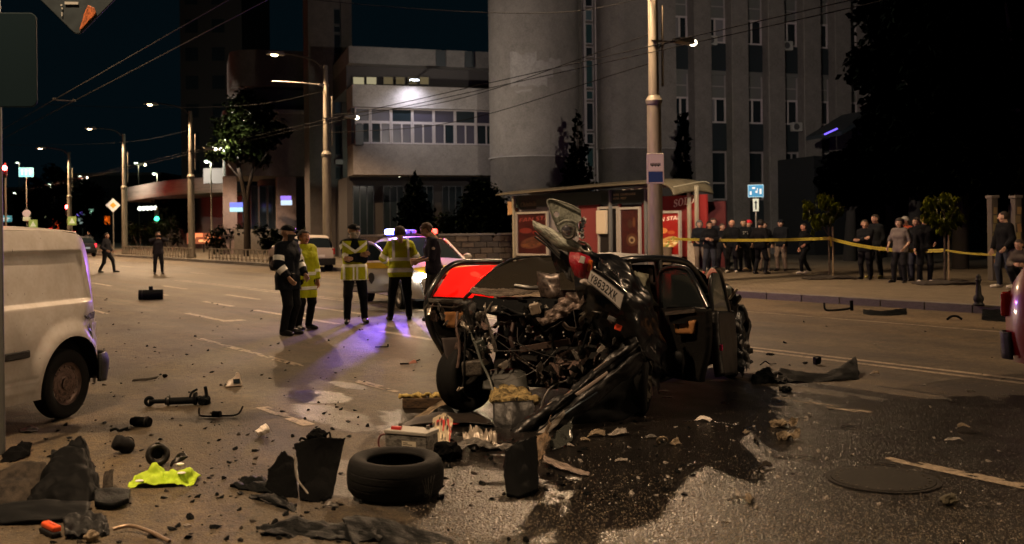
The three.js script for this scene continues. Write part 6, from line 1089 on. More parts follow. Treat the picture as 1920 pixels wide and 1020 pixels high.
{ // ---- the five by the police car
  let p = onGround(541, 628);
  person('officer in black jacket with white sleeve bands, cap and dark mask', p, faceTo(p, 1.5, -14), { H: 1.8, cell: 0.016, hem: 0.72, hands: [[-0.2, 0.92, 0.16], [0.24, 0.95, 0.16]], elbowOut: 0.9, head: [0.5, 0.05, 0], cap: capBlack, mask: M([0.02, 0.02, 0.024], 0.8), top: navy, trousers: blackCloth, thick: 0.032, bands: [[0, 0, 0.5, 0.78], [0, 1, 0.22, 0.55], [1, 0, 0.5, 0.78], [1, 1, 0.22, 0.55]],
    extra: [({ grp, hm }) => { part('cap_badge', box(0.05, 0.022, 0.01, 0, 0.088, 0.105).applyMatrix4(hm), M([0.5, 0.5, 0.52], 0.4), grp); }, ({ grp, on }) => { const u = on(-0.1, 0.02, 0.16); part('belt_pouch', box(0.08, 0.1, 0.05, u.x, u.y, u.z, 0, 0, 0, 0.015), Mt.black, grp); }] });
  p = onGround(571, 618);
  person('person in a long yellow reflective coat, half hidden by the officer in black', p, faceTo(p, -0.5, -14), { H: 1.72, cell: 0.016, hem: 0.56, topName: 'coat', top: yellowVest, trousers: blackCloth, thick: 0.034, hair: [0.02, 0.014, 0.01], skin: [0.5, 0.24, 0.14], hands: [[-0.2, 0.85, 0.12], [0.2, 0.85, 0.12]], bands: [[0, 1, 0.3, 0.5], [1, 1, 0.3, 0.5]],
    extra: [({ grp, on, P }) => { const f = field([B(on(-0.075, 0.3, 0), V(-0.085, 0.5, 0), 0.15, 0.163), B(on(0.075, 0.3, 0), V(0.085, 0.5, 0), 0.15, 0.163)], 0.035);
      for (const [y0, y1] of [[0.7, 0.76], [0.95, 1.01]]) part('reflective_hoop', isoMesh((x, y, z) => Math.max(f(x, y, z) - 0.012, -(f(x, y, z) + 0.015), y0 - y, y - y1), [-0.32, 0.5, -0.28], [0.32, 1.3, 0.28], 0.012), reflective, grp);
      const u = on(-0.12, 0.2, 0.155); part('reflective_strip', sheet([[on(-0.13, 0.5, 0.1), on(-0.09, 0.5, 0.1)], [on(-0.14, 0.3, 0.165), on(-0.1, 0.3, 0.17)], [on(-0.14, 0.06, 0.17), on(-0.1, 0.06, 0.175)]], { n: 3, m: 12, thick: 0.004 }), reflective, grp); }] });
  p = onGround(666, 606);
  const straps = (a, b, c) => Math.max(Math.abs(Math.abs(a) - 0.1) - 0.027, 0.17 - b);
  person('officer in yellow vest with white piping, arms folded, cap and pale mask', p, faceTo(p, 0.5, -4), { H: 1.82, cell: 0.015, hem: 0.8, top: navy, trousers: cloth([0.007, 0.009, 0.014]), cap: capBlack, mask: M([0.45, 0.42, 0.4], 0.8), feet: [[-0.14, 0, 0.06], [0.17, 0, -0.02]], hands: [[0.1, 1.2, 0.21], [-0.06, 1.14, 0.235]], palm: [[0.3, -0.3, -1], [-0.3, -0.3, -1]], elbowOut: 1.4, head: [0.55, 0.02, 0],
    bands: [[0, 0, 0.02, 0.3], [0, 0, 0.62, 0.9]],
    vest: { mat: yellowVest, hem: 0.76, strips: [(a, b) => Math.abs(b - 0.1) - 0.03, (a, b) => b + 0.14, (a, b, c) => Math.max(Math.abs(Math.abs(a) - 0.19) - 0.02, b - 0.12), (a, b, c) => Math.max(Math.abs(Math.abs(a) - 0.03) - 0.018, -c, b - 0.13), (a, b, c) => Math.max(Math.abs(b - 0.34 - Math.abs(a) * 0.75) - 0.032, -c), (a, b, c) => Math.max(Math.abs(b - 0.36) - 0.03, c)] },
    extra: [({ grp, hm }) => { part('cap_badge', box(0.07, 0.025, 0.01, 0, 0.088, 0.105).applyMatrix4(hm), M([0.5, 0.5, 0.52], 0.4), grp); }] });
  p = onGround(752, 600);
  person('officer with back turned in a yellow vest with broad white bands', p, faceTo(p, -1.9, -24) + 0.25, { H: 1.78, cell: 0.015, hem: 0.8, top: yellowVest, trousers: cloth([0.008, 0.008, 0.012]), hair: [0.03, 0.02, 0.015], feet: [[-0.15, 0, 0.02], [0.2, 0, 0]], hands: [[-0.2, 1.0, 0.28], [0.2, 1.02, 0.28]], elbowOut: 1.2, lean: 0.08, head: [0, 0.25, 0],
    bands: [[0, 0, 0.72, 0.98], [1, 0, 0.72, 0.98], [0, 1, 0.1, 0.35], [1, 1, 0.1, 0.35]],
    vest: { mat: yellowVest, hem: 0.84, strips: [(a, b) => Math.abs(b - 0.2) - 0.034, (a, b) => Math.abs(b - 0.0) - 0.042, (a, b, c) => Math.max(Math.abs(Math.abs(a) - 0.135) - 0.026, 0.2 - b)] } });
  p = onGround(815, 603);
  person('person in dark polo shirt with round sleeve badge, head bowed, by the police car', p, faceTo(p, -2.6, -18), { H: 1.84, hem: 0.84, topName: 'polo_shirt', top: cloth([0.02, 0.018, 0.03]), trousers: cloth([0.03, 0.028, 0.028]), sleeves: 'short', hair: [0.06, 0.03, 0.018], skin: [0.5, 0.3, 0.2], lean: 0.1, head: [0, 0.5, 0], headFwd: 0.04, hands: [[-0.12, 1.08, 0.3], [0.12, 1.06, 0.3]],
    extra: [({ grp, sh, elbow }) => { const m = sh[0].clone().lerp(elbow[0], 0.4), n = sh[1].clone().lerp(elbow[1], 0.4); for (const [q, s] of [[m, -1], [n, 1]]) part('sleeve_badge', ball(0.032, q.x + s * 0.062, q.y, q.z, 0.5, 1, 1, 10), M([0.5, 0.4, 0.35], 0.6), grp); }] });
}
{ // ---- two men out on the far road and one by the fence
  let p = onGround(200, 511);
  person('walking man in dark jacket and trousers on the far road by the dark car', p, faceTo(p, 4, -40), { H: 1.78, cell: 0.024, feet: [[-0.12, 0, -0.22], [0.16, 0, 0.3]], hipY: 0.87, hands: [[-0.2, 0.95, 0.14], [0.2, 0.92, 0.16]], hair: [0.02, 0.015, 0.012] });
  p = onGround(297, 514);
  person('standing man in dark clothes raising his phone with both hands on the far road', p, faceTo(p, -1, -10), { H: 1.76, cell: 0.024, feet: [[-0.14, 0, 0.04], [0.16, 0, -0.03]], hands: [[-0.08, 1.46, 0.26], [0.08, 1.46, 0.26]], hair: [0.02, 0.015, 0.012], top: cloth([0.02, 0.019, 0.024]), extra: [({ grp }) => part('phone', box(0.15, 0.08, 0.012, 0, 1.56, 0.3, 0, 0, 0, 0.005), Mt.black, grp)] });
  p = onGround(166, 471, PAVE);
  person('distant standing man in black beside the fence above the van', p, 0.4, { H: 1.75, cell: 0.035, hair: [0.02, 0.015, 0.012] });
}
{ // ---- the crowd behind the tape: [feet px, feet py, height, yaw offset, options]
  const cr = rngOf(31), C = (px, py, label, o) => { const p = onGround(px, py, PAVE), k = () => cr() - 0.5; const q = { head: [k() * 1.1, 0.12 * cr(), k() * 0.25], hipX: k() * 0.07, lean: 0.06 * cr(), turn: k() * 0.4, feet: [[-0.11 - 0.07 * cr(), 0, k() * 0.2], [0.11 + 0.07 * cr(), 0, k() * 0.2]], hands: [[-0.17 - 0.1 * cr(), 0.84 + 0.22 * cr(), 0.06 + 0.14 * cr()], [0.17 + 0.1 * cr(), 0.84 + 0.22 * cr(), 0.06 + 0.14 * cr()]] }; o = { ...q, yaw: k() * 0.7, ...o }; return person(label, p, faceTo(p, -1, -10) + (o.yaw || 0), { cell: 0.026, group: 'onlookers behind the police tape', H: 1.78, ...o }); };
  const gy = cloth([0.09, 0.088, 0.085]), dk = cloth([0.008, 0.01, 0.013]), br = cloth([0.05, 0.04, 0.035]), jeans = cloth([0.03, 0.036, 0.05]), tan = cloth([0.16, 0.13, 0.1]), wshoe = M([0.6, 0.57, 0.5], 0.6), rshoe = M([0.35, 0.08, 0.06], 0.6);
  C(1314, 506, 'grey hooded onlooker at the left end, beside the shelter', { hood: gy, top: dk, trousers: tan, shoes: wshoe, hands: [[-0.16, 1.0, 0.2], [0.16, 1.0, 0.2]] });
  C(1330, 513, 'onlooker with red brown shoes in front of the hooded one beside the shelter', { top: dk, trousers: jeans, shoes: rshoe, hair: [0.02, 0.015, 0.01], hands: [[-0.1, 1.15, 0.25], [0.12, 1.12, 0.25]], head: [0.3, 0.1, 0], H: 1.74 });
  C(1337, 508, 'onlooker whose face shows over the shoulder of the one with red brown shoes', { top: dk, H: 1.86, hair: [0.03, 0.015, 0.01] });
  C(1356, 509, 'shorter onlooker with glasses, between the shelter and the bald man', { top: dk, H: 1.66, hair: [0.05, 0.035, 0.025], hands: [[-0.1, 1.2, 0.22], [0.1, 1.2, 0.22]] });
  C(1372, 511, 'onlooker with a bald head in a black jacket left of the parking sign', { top: dk, shoes: wshoe, H: 1.78, skin: [0.5, 0.28, 0.19] });
  C(1397, 509, 'onlooker in a black sweater with pale printed lettering under the parking sign', { top: dk, hair: [0.02, 0.015, 0.01], H: 1.8, extra: [({ grp, on }) => { for (const [y, w] of [[0.4, 0.26], [0.34, 0.3]]) for (let i = 0; i < 5; i++) part('print', box(w / 7, 0.028, 0.006, (i - 2) * w / 5, on(0, y, 0).y, 0.147 - Math.abs(i - 2) * 0.012), M([0.35, 0.35, 0.33], 0.7), grp); }] });
  C(1407, 507, 'onlooker in a bright red knit cap', { top: dk, beanie: cloth([0.55, 0.03, 0.04]), shoes: M([0.5, 0.36, 0.2], 0.6), hands: [[-0.08, 1.3, 0.25], [0.2, 0.9, 0.1]] });
  C(1426, 514, 'tall onlooker seen from behind in black, foremost of the group by the parking sign', { top: blackCloth, yaw: 2.7, H: 1.8, hair: [0.012, 0.01, 0.01], feet: [[-0.2, 0, 0], [0.2, 0, 0.02]], hipY: 0.89, trousers: blackCloth });
  C(1434, 508, 'onlooker in pale trousers behind the tall one seen from behind', { top: blackCloth, trousers: tan, yaw: 0.4, H: 1.7, hair: [0.02, 0.015, 0.01] });
  C(1465, 508, 'onlooker in ripped pale trousers standing alone right of the parking sign', { top: dk, trousers: tan, hair: [0.02, 0.015, 0.01], H: 1.78, feet: [[-0.1, 0, 0.1], [0.12, 0, -0.06]], beanie: dk });
  C(1509, 513, 'onlooker in black with white stripes on the shoes, left of the first young tree', { top: blackCloth, trousers: blackCloth, yaw: -0.9, H: 1.66, feet: [[-0.1, 0, -0.2], [0.12, 0, 0.22]], hipY: 0.88, shoes: wshoe, hair: [0.02, 0.015, 0.01], skin: [0.5, 0.25, 0.17] });
  C(1622, 524, 'onlooker with arms folded in a dark patterned jacket right of the first young tree', { top: dk, H: 1.7, hair: [0.05, 0.04, 0.03], hands: [[0.1, 1.2, 0.22], [-0.08, 1.15, 0.24]], elbowOut: 1.3 });
  C(1643, 522, 'tall slim onlooker with pale sleeve stripes and yellowish shoes', { top: dk, H: 1.86, hair: [0.02, 0.015, 0.01], shoes: M([0.45, 0.42, 0.1], 0.6), bands: [[0, 0, 0.2, 0.9, tan]] });
  C(1687, 530, 'onlooker in a grey sleeveless hooded top, hands low, middle of the right group', { top: cloth([0.14, 0.125, 0.12]), sleeves: 'short', topName: 'hooded_top', H: 1.72, hood: cloth([0.04, 0.036, 0.035]), hands: [[-0.24, 0.95, 0.18], [0.24, 0.95, 0.18]], skin: [0.45, 0.3, 0.22] });
  C(1697, 525, 'onlooker in an orange red top behind the grey hooded one', { top: cloth([0.34, 0.07, 0.03]), H: 1.78, hair: [0.04, 0.03, 0.02], beanie: cloth([0.3, 0.3, 0.28]) });
  C(1718, 527, 'dark clad onlooker between the red topped one and the one in white shoes', { top: dk, H: 1.74, hair: [0.02, 0.014, 0.01], trousers: jeans });
  C(1733, 531, 'onlooker in black with bright white shoes left of the second young tree', { top: blackCloth, trousers: blackCloth, shoes: wshoe, H: 1.8, yaw: 0.5, hair: [0.02, 0.014, 0.01], feet: [[-0.13, 0, 0.05], [0.13, 0, 0.05]] });
  C(1886, 540, 'man in an open dark jacket and jeans by the painted pillar at far right', { top: blackCloth, trousers: jeans, shoes: wshoe, H: 1.84, yaw: -0.7, hair: [0.02, 0.014, 0.01], skin: [0.5, 0.32, 0.22], feet: [[-0.12, 0, 0.1], [0.14, 0, -0.08]] });
  C(1916, 541, 'crouching onlooker in a grey jacket at the right edge', { top: cloth([0.09, 0.08, 0.07]), trousers: blackCloth, shoes: wshoe, hipY: 0.42, hipZ: -0.12, lean: 0.45, feet: [[-0.13, 0, 0.12], [0.13, 0, 0.16]], hands: [[-0.1, 0.58, 0.34], [0.12, 0.58, 0.36]], hem: 0.36, hair: [0.03, 0.02, 0.015], H: 1.75 });
}
{ // painted pillars at the far right
  for (const [px, top, label] of [[1862, 372, 'weathered poster covered pillar left of the man in jeans at far right'], [1906, 372, 'weathered poster covered pillar at the right edge behind the crouching onlooker']]) {
    const b = onGround(px, 531, PAVE), D = -b.z + 1.2, h = at(px, top, D).y - PAVE, t = thing('poster_pillar', label, 'pillar', at(px, 500, D).setY(PAVE), 0.2), r = rngOf(px);
    part('shaft', box(0.2, h, 0.2, 0, h / 2, 0, 0, 0, 0, 0.02), Mt.concreteDark, t); part('cap', box(0.26, 0.08, 0.26, 0, h + 0.04, 0, 0, 0, 0, 0.02), Mt.concrete, t);
    for (let i = 0; i < 7; i++) part('poster_scrap', box(0.13 * (0.6 + 0.5 * r()), 0.16 + 0.1 * r(), 0.004, (r() - 0.5) * 0.05, 0.5 + i * (h - 0.6) / 7, 0.104 + i * 0.0005, 0, 0, (r() - 0.5) * 0.2), M([0.2 + 0.15 * r(), 0.16 + 0.1 * r(), 0.1], 0.8), t);
  }
}
// ---------------------------------------------------------------- the wrecked black saloon, its tail torn open towards the viewer
{
  const O = V(0.35, 0, -9.4), TURN = -0.576;
  const t = thing('wrecked_car', 'black saloon wrecked from behind, its torn tail open and boot lid folded upright', 'car', O, TURN);
  const c0 = Math.cos(-TURN), s0 = Math.sin(-TURN);
  const toL = (p) => { const x = p.x - O.x, z = p.z - O.z; return V(c0 * x + s0 * z, p.y, -s0 * x + c0 * z); };
  const w = (px, py, d) => toL(at(px, py, d));
  const R = (...rows) => rows.map((r) => r.map((p) => w(...p)));
  const paint = M([0.008, 0.009, 0.011], 0.28, 0, { clearcoat: 0.8, clearcoatRoughness: 0.12, bumpMap: T.grime, bumpScale: 0.0012 });
  const scuffed = M([0.012, 0.013, 0.015], 0.42, 0, { map: T.grime, bumpMap: T.grime, bumpScale: 0.003 });
  const dark = M([0.005, 0.006, 0.007], 0.75, 0, { specularIntensity: 0.2 }), inner = M([0.008, 0.008, 0.008], 0.7, 0, { bumpMap: T.grime, bumpScale: 0.004, specularIntensity: 0.25 });
  const zinc = M([0.5, 0.54, 0.47], 0.5, 0.1, { map: T.grime, bumpMap: T.grime, bumpScale: 0.002 }), bare = M([0.34, 0.32, 0.3], 0.38, 0.6, { map: T.grime, bumpMap: T.grime, bumpScale: 0.003 });
  const rusty = M([0.2, 0.13, 0.11], 0.65, 0.2, { map: T.grime, bumpMap: T.grime, bumpScale: 0.004 }), dirtGrey = M([0.13, 0.115, 0.1], 0.6, 0.1, { map: T.grime });
  const tan = M([0.36, 0.17, 0.06], 0.75), foam = M([0.5, 0.38, 0.16], 0.95, 0, { map: T.grime, bumpMap: T.grime, bumpScale: 0.008 });
  const glassDark = M([0.03, 0.026, 0.02], 0.12, 0, { bumpMap: T.grime, bumpScale: 0.0008 });
  // ---- cabin
  part('roof', sheet([[V(-0.56, 1.345, -0.55), V(0, 1.385, -0.55), V(0.57, 1.35, -0.5)], [V(-0.58, 1.36, -1.3), V(0, 1.41, -1.3), V(0.6, 1.365, -1.25)], [V(-0.56, 1.27, -2.1), V(0, 1.32, -2.15), V(0.6, 1.28, -2.0)]], { n: 20, m: 20, thick: 0.03, dent: 0.012, freq: 3 }), paint, t);
  const rw = part('rear_window', sheet(R([[962, 488, 10.0], [1015, 483, 9.9], [1065, 482, 9.8], [1120, 484, 9.6], [1180, 489, 9.45]], [[922, 512, 9.78], [985, 506, 9.65], [1050, 504, 9.5], [1120, 507, 9.3], [1190, 514, 9.15]], [[890, 541, 9.55], [950, 546, 9.4], [1020, 542, 9.25], [1110, 546, 9.05], [1190, 560, 8.95]]), { n: 30, m: 18, thick: 0.008, dent: 0.022, freq: 5, fold: 0.02, seed: 4 }), glassDark, t);
  part('crazed_edge', sheet(R([[884, 537, 9.5], [925, 541, 9.38], [965, 540, 9.3], [1012, 534, 9.2]], [[880, 548, 9.45], [925, 556, 9.33], [965, 554, 9.26], [1012, 546, 9.16]]), { n: 40, m: 6, thick: 0.008, dent: 0.02, freq: 22, tear: 0.7, seed: 9 }), M([0.28, 0.23, 0.19], 0.4, 0, { map: T.grime, bumpMap: T.grime, bumpScale: 0.006 }), rw);
  part('window_seal', tube([w(1180, 488, 9.45), w(1062, 481, 9.8), w(962, 486, 10.0), w(920, 511, 9.79), w(884, 545, 9.53)], 0.014, 30, 6), Mt.black, rw);
  part('rear_pillar', sheet([[w(962, 486, 10.02), w(940, 495, 10.1)], [w(918, 513, 9.8), w(900, 525, 9.95)], [w(882, 548, 9.55), w(868, 562, 9.7)]], { n: 5, m: 10, thick: 0.03, dent: 0.01 }), paint, t);
  part('roof_rail', tube([w(1150, 489, 9.35), w(1190, 486, 9.5), w(1240, 485, 9.95), w(1292, 497, 10.6), w(1322, 540, 11.0), w(1350, 588, 11.3)], 0.035, 40, 8), paint, t);
  part('door_pillar', [tube([w(1233, 487, 9.9), w(1240, 560, 9.8), w(1244, 640, 9.7), w(1250, 705, 9.65)], 0.045, 16, 8)], scuffed, t);
  part('windscreen', sheet([[V(-0.56, 1.26, -2.1), V(0.58, 1.27, -2.05)], [V(-0.7, 0.92, -2.75), V(0.72, 0.93, -2.7)]], { n: 8, m: 6, thick: 0.008 }), M([0.03, 0.035, 0.04], 0.1, 0, { transmission: 0.7, thickness: 0 }), t);
  part('left_flank', sheet([[V(-0.86, 0.92, -0.6), V(-0.87, 0.94, -1.6), V(-0.85, 0.9, -2.8)], [V(-0.88, 0.6, -0.6), V(-0.89, 0.6, -1.6), V(-0.86, 0.6, -2.9)], [V(-0.84, 0.25, -0.6), V(-0.84, 0.25, -1.6), V(-0.82, 0.25, -2.9)]], { n: 16, m: 8, thick: 0.03 }), scuffed, t);
  part('floor_pan', [sheet([[V(-0.84, 0.24, 0.1), V(0, 0.22, 0.1), V(0.84, 0.24, 0.1)], [V(-0.84, 0.24, -3.2), V(0, 0.22, -3.2), V(0.84, 0.24, -3.2)]], { n: 10, m: 14, thick: 0.06, dent: 0.03 })], inner, t);
  part('dashboard', sheet([[V(-0.7, 0.93, -2.25), V(0, 0.96, -2.2), V(0.7, 0.93, -2.2)], [V(-0.7, 0.86, -2.75), V(0, 0.9, -2.8), V(0.7, 0.87, -2.75)], [V(-0.7, 0.3, -2.7), V(0, 0.3, -2.7), V(0.7, 0.3, -2.7)]], { n: 12, m: 10, thick: 0.03 }), dark, t);
  part('bulkhead', sheet([[V(-0.78, 1.0, -0.28), V(0, 1.02, -0.2), V(0.74, 0.98, -0.26)], [V(-0.8, 0.6, -0.3), V(0, 0.62, -0.25), V(0.78, 0.6, -0.3)], [V(-0.78, 0.22, -0.15), V(0, 0.2, -0.1), V(0.78, 0.22, -0.15)]], { n: 24, m: 18, thick: 0.03, dent: 0.05, freq: 5 }), inner, t);
  for (const sx of [-0.38, 0.38]) { // front seats
    const s = part('front_seat', [new RoundedBoxGeometry(0.5, 0.18, 0.5, 3, 0.07).translate(sx, 0.48, -1.55), new RoundedBoxGeometry(0.48, 0.62, 0.16, 3, 0.07).rotateX(0.2).translate(sx, 0.82, -1.25)], M([0.03, 0.02, 0.018], 0.8), t); part('head_rest', new RoundedBoxGeometry(0.26, 0.17, 0.1, 3, 0.04).translate(sx, 1.19, -1.18), M([0.03, 0.02, 0.018], 0.8), s);
  }
  part('rear_seat', [sheet(R([[1168, 578, 9.0], [1215, 585, 9.5]], [[1172, 640, 9.0], [1222, 640, 9.5]], [[1196, 690, 9.05], [1234, 695, 9.5]]), { n: 10, m: 14, thick: 0.08, dent: 0.03, freq: 7 })], M([0.07, 0.03, 0.024], 0.8), t);
  part('airbag_curtain', sheet(R([[1178, 510, 9.25], [1196, 508, 9.45], [1214, 514, 9.6]], [[1186, 535, 9.25], [1208, 538, 9.4], [1228, 560, 9.55]], [[1204, 572, 9.25], [1222, 572, 9.45], [1236, 574, 9.55]]), { n: 16, m: 18, thick: 0.012, dent: 0.03, freq: 12, fold: 0.02 }), M([0.27, 0.27, 0.2], 0.9, 0, { bumpMap: T.weave, bumpScale: 0.002 }), t);
  part('airbag_curtain', sheet(R([[1206, 585, 9.2], [1222, 580, 9.3], [1232, 590, 9.4]], [[1212, 606, 9.2], [1226, 605, 9.3], [1234, 610, 9.4]], [[1228, 632, 9.25], [1232, 630, 9.3], [1236, 628, 9.4]]), { n: 12, m: 14, thick: 0.012, dent: 0.02, freq: 14, tear: 0.5 }), M([0.27, 0.27, 0.2], 0.9), t);
  { // maroon label panel with pale lettering, torn from the trim
    const tex = painted(256, 256, (c, W, H) => { c.fillStyle = '#3a0d0c'; c.fillRect(0, 0, W, H); c.fillStyle = '#a89c90'; c.font = 'bold 74px sans-serif'; c.save(); c.translate(30, 120); c.rotate(-0.05); c.fillText('SRS', 40, 0); c.restore(); const r = rngOf(6); for (let i = 0; i < 46; i++) { c.fillRect(20 + r() * 210, 140 + r() * 100, 5 + r() * 16, 6); } });
    part('label_panel', sheet(R([[1186, 578, 8.75], [1212, 560, 8.95]], [[1204, 606, 8.78], [1226, 584, 8.98]]), { n: 6, m: 6, thick: 0.006, dent: 0.01 }), new THREE.MeshStandardMaterial({ map: tex, roughness: 0.5 }), t);
  }
  // ---- open rear right door, its trim towards us
  {
    const d = part('rear_right_door', sheet(R([[1240, 580, 9.62], [1285, 576, 9.2], [1328, 580, 8.85]], [[1241, 640, 9.62], [1287, 642, 9.2], [1330, 640, 8.87]], [[1244, 704, 9.6], [1285, 712, 9.22], [1316, 716, 8.95]]), { n: 14, m: 14, thick: 0.06, dent: 0.008 }), inner, t);
    part('window_frame', tube([w(1238, 580, 9.64), w(1239, 512, 9.64), w(1250, 503, 9.55), w(1288, 504, 9.25), w(1305, 530, 9.05), w(1328, 577, 8.86)], 0.022, 40, 8), paint, d);
    part('window_pane', sheet(R([[1242, 507, 9.62], [1270, 505, 9.4], [1290, 508, 9.24]], [[1241, 577, 9.62], [1280, 575, 9.3], [1322, 576, 8.9]]), { n: 8, m: 6, thick: 0.006 }), M([0.04, 0.05, 0.055], 0.12, 0, { transmission: 0.6, thickness: 0 }), d);
    part('arm_rest', bar(w(1250, 588, 9.4), w(1306, 582, 8.98), 0.04, 0.035), dirtGrey, d);
    part('door_pocket', sheet(R([[1266, 607, 9.2], [1304, 600, 8.95]], [[1270, 627, 9.2], [1300, 626, 8.97]]), { n: 6, m: 4, thick: 0.03 }), tan, d);
    part('door_handle', [bar(w(1262, 606, 9.18), w(1288, 604, 9.0), 0.03, 0.02), ball(0.02, ...w(1272, 612, 9.15).toArray())], Mt.black, d);
    part('speaker_mesh', ball(0.07, ...w(1272, 672, 9.25).toArray(), 1, 1, 0.4), Mt.black, d);
  }
  // ---- front right door, nearly edge on, and the crushed front wing beyond
  {
    const d = part('front_right_door', sheet(R([[1337, 584, 9.8], [1354, 584, 10.3], [1368, 588, 10.8]], [[1341, 640, 9.75], [1360, 640, 10.3], [1374, 640, 10.8]], [[1349, 706, 9.7], [1362, 703, 10.3], [1374, 700, 10.8]]), { n: 10, m: 12, thick: 0.09, dent: 0.015 }), scuffed, t);
    part('window_frame', tube([w(1336, 584, 9.82), w(1331, 530, 9.85), w(1335, 510, 9.9), w(1346, 504, 10.15), w(1356, 530, 10.5), w(1368, 588, 10.8)], 0.022, 30, 8), paint, d);
    part('window_pane', sheet(R([[1334, 514, 9.9], [1345, 508, 10.15], [1350, 520, 10.35]], [[1337, 582, 9.82], [1352, 583, 10.3], [1366, 586, 10.75]]), { n: 6, m: 6, thick: 0.006 }), M([0.1, 0.12, 0.11], 0.15, 0, { transmission: 0.4, thickness: 0 }), d);
    part('striped_rag', sheet(R([[1324, 516, 9.7], [1333, 503, 9.72], [1340, 505, 9.75]], [[1326, 523, 9.68], [1334, 512, 9.7], [1341, 512, 9.74]]), { n: 10, m: 8, thick: 0.01, dent: 0.02, freq: 15 }), new THREE.MeshStandardMaterial({ roughness: 0.8, map: painted(32, 32, (c) => { for (let i = 0; i < 8; i++) { c.fillStyle = i % 2 ? '#c23a34' : '#cfc0b4'; c.fillRect(0, i * 4, 32, 4); } }) }), d);
    part('marker_lamp', box(0.03, 0.06, 0.02, ...w(1352, 652, 9.68).toArray(), 0, 0, 0, 0.006), M([0.6, 0.01, 0.12], 0.3), d);
    part('mirror_stub', rod(w(1368, 560, 10.6), w(1383, 541, 10.5), 0.015), M([0.3, 0.27, 0.2], 0.5), d); part('mirror_shell', [box(0.06, 0.1, 0.1, ...w(1366, 545, 10.9).toArray(), 0.4, 0.3, 0, 0.02)], M([0.12, 0.13, 0.11], 0.5), d);
    for (let i = 0; i < 5; i++) part('crushed_wing', sheet(R([[1362 + i * 3, 548 + i * 16, 11.0], [1380, 560 + i * 14, 11.1], [1386 + i * 5, 590 + i * 16, 11.3]], [[1366 + i * 2, 600 + i * 16, 11.0], [1388, 612 + i * 14, 11.0], [1394 + i * 2, 640 + i * 12, 11.1]], [[1370, 650 + i * 10, 11.0], [1384, 664 + i * 8, 11.0], [1398, 690 + i * 4, 11.0]]), { n: 16, m: 20, thick: 0.006, dent: 0.12, freq: 7, seed: i * 3 + 1, fold: 0.08, tear: 0.6 }), i % 2 ? scuffed : M([0.02, 0.024, 0.028], 0.25, 0.5, { bumpMap: T.grime, bumpScale: 0.004 }), t);
    const q = w(1368, 690, 11.2), wl = part('front_wheel', tyreGeo(0.31, 0.2), Mt.rubber, t); wl.position.set(q.x, 0.31, q.z); wl.rotation.y = 0.25;
    part('rim', [new THREE.LatheGeometry([[0.03, 0.05], [0.17, 0.06], [0.19, 0.09]].map(([a, b]) => new THREE.Vector2(a, b)), 24).rotateZ(-Math.PI / 2)], Mt.metal, wl);
    part('bonnet', sheet([[V(-0.7, 0.93, -2.7), V(0, 0.97, -2.75), V(0.7, 0.95, -2.7)], [V(-0.65, 1.0, -3.05), V(0, 1.06, -3.1), V(0.66, 1.0, -3.0)], [V(-0.6, 0.7, -3.35), V(0, 0.72, -3.4), V(0.6, 0.7, -3.3)]], { n: 18, m: 14, thick: 0.01, dent: 0.08, freq: 4, fold: 0.05 }), paint, t);
    part('nose_wreckage', sheet([[V(-0.75, 0.75, -3.3), V(0, 0.8, -3.4), V(0.75, 0.75, -3.2)], [V(-0.75, 0.25, -3.3), V(0, 0.25, -3.35), V(0.75, 0.25, -3.2)]], { n: 18, m: 10, thick: 0.05, dent: 0.15, freq: 4 }), scuffed, t);
  }
  // ---- open rear left door: the red light behind the pane is put into its colour
  {
    const d = part('rear_left_door', sheet(R([[802, 567, 9.9], [850, 566, 10.1], [905, 566, 10.35]], [[812, 620, 9.9], [855, 622, 10.1], [905, 625, 10.35]], [[848, 690, 9.95], [870, 700, 10.1], [905, 700, 10.35]]), { n: 12, m: 14, thick: 0.07, dent: 0.01 }), inner, t);
    part('window_frame', tube([w(940, 491, 10.55), w(900, 491, 10.4), w(848, 497, 10.1), w(822, 522, 9.97), w(801, 565, 9.88), w(806, 612, 9.86), w(828, 655, 9.9), w(850, 692, 9.95)], 0.032, 50, 8), paint, d);
    part('window_pane', sheet(R([[846, 503, 10.1], [890, 498, 10.3], [938, 497, 10.5]], [[812, 556, 9.92], [870, 558, 10.15], [925, 560, 10.4]]), { n: 10, m: 8, thick: 0.003 }), M([0.85, 0.1, 0.07], 0.62, 0, { transmission: 0.85, thickness: 0, bumpMap: T.grime, bumpScale: 0.001 }), d);
    part('chrome_strip', bar(w(806, 573, 9.82), w(864, 577, 10.06), 0.025, 0.012), M([0.5, 0.46, 0.4], 0.3, 0.6), d);
    part('belt_panel', sheet(R([[803, 559, 9.84], [880, 562, 10.16]], [[805, 569, 9.83], [880, 571, 10.15]]), { n: 6, m: 3, thick: 0.02 }), dirtGrey, d);
    part('door_pocket', sheet(R([[831, 585, 9.88], [866, 584, 10.0]], [[839, 614, 9.88], [866, 616, 10.0]]), { n: 4, m: 4, thick: 0.03 }), tan, d);
  }
  // ---- wheels
  {
    const q = w(874, 712, 9.3), wl = part('rear_left_wheel', tyreGeo(0.31, 0.23), Mt.rubber, t); wl.position.set(q.x, 0.31, q.z); wl.rotation.set(0, -0.12, 0.06);
    part('rim', [new THREE.LatheGeometry([[0.03, 0.07], [0.17, 0.08], [0.19, 0.1]].map(([a, b]) => new THREE.Vector2(a, b)), 24).rotateZ(Math.PI / 2), new THREE.LatheGeometry([[0.03, 0.02], [0.19, 0.05]].map(([a, b]) => new THREE.Vector2(a, b)), 24).rotateZ(-Math.PI / 2)], Mt.darkMetal, wl);
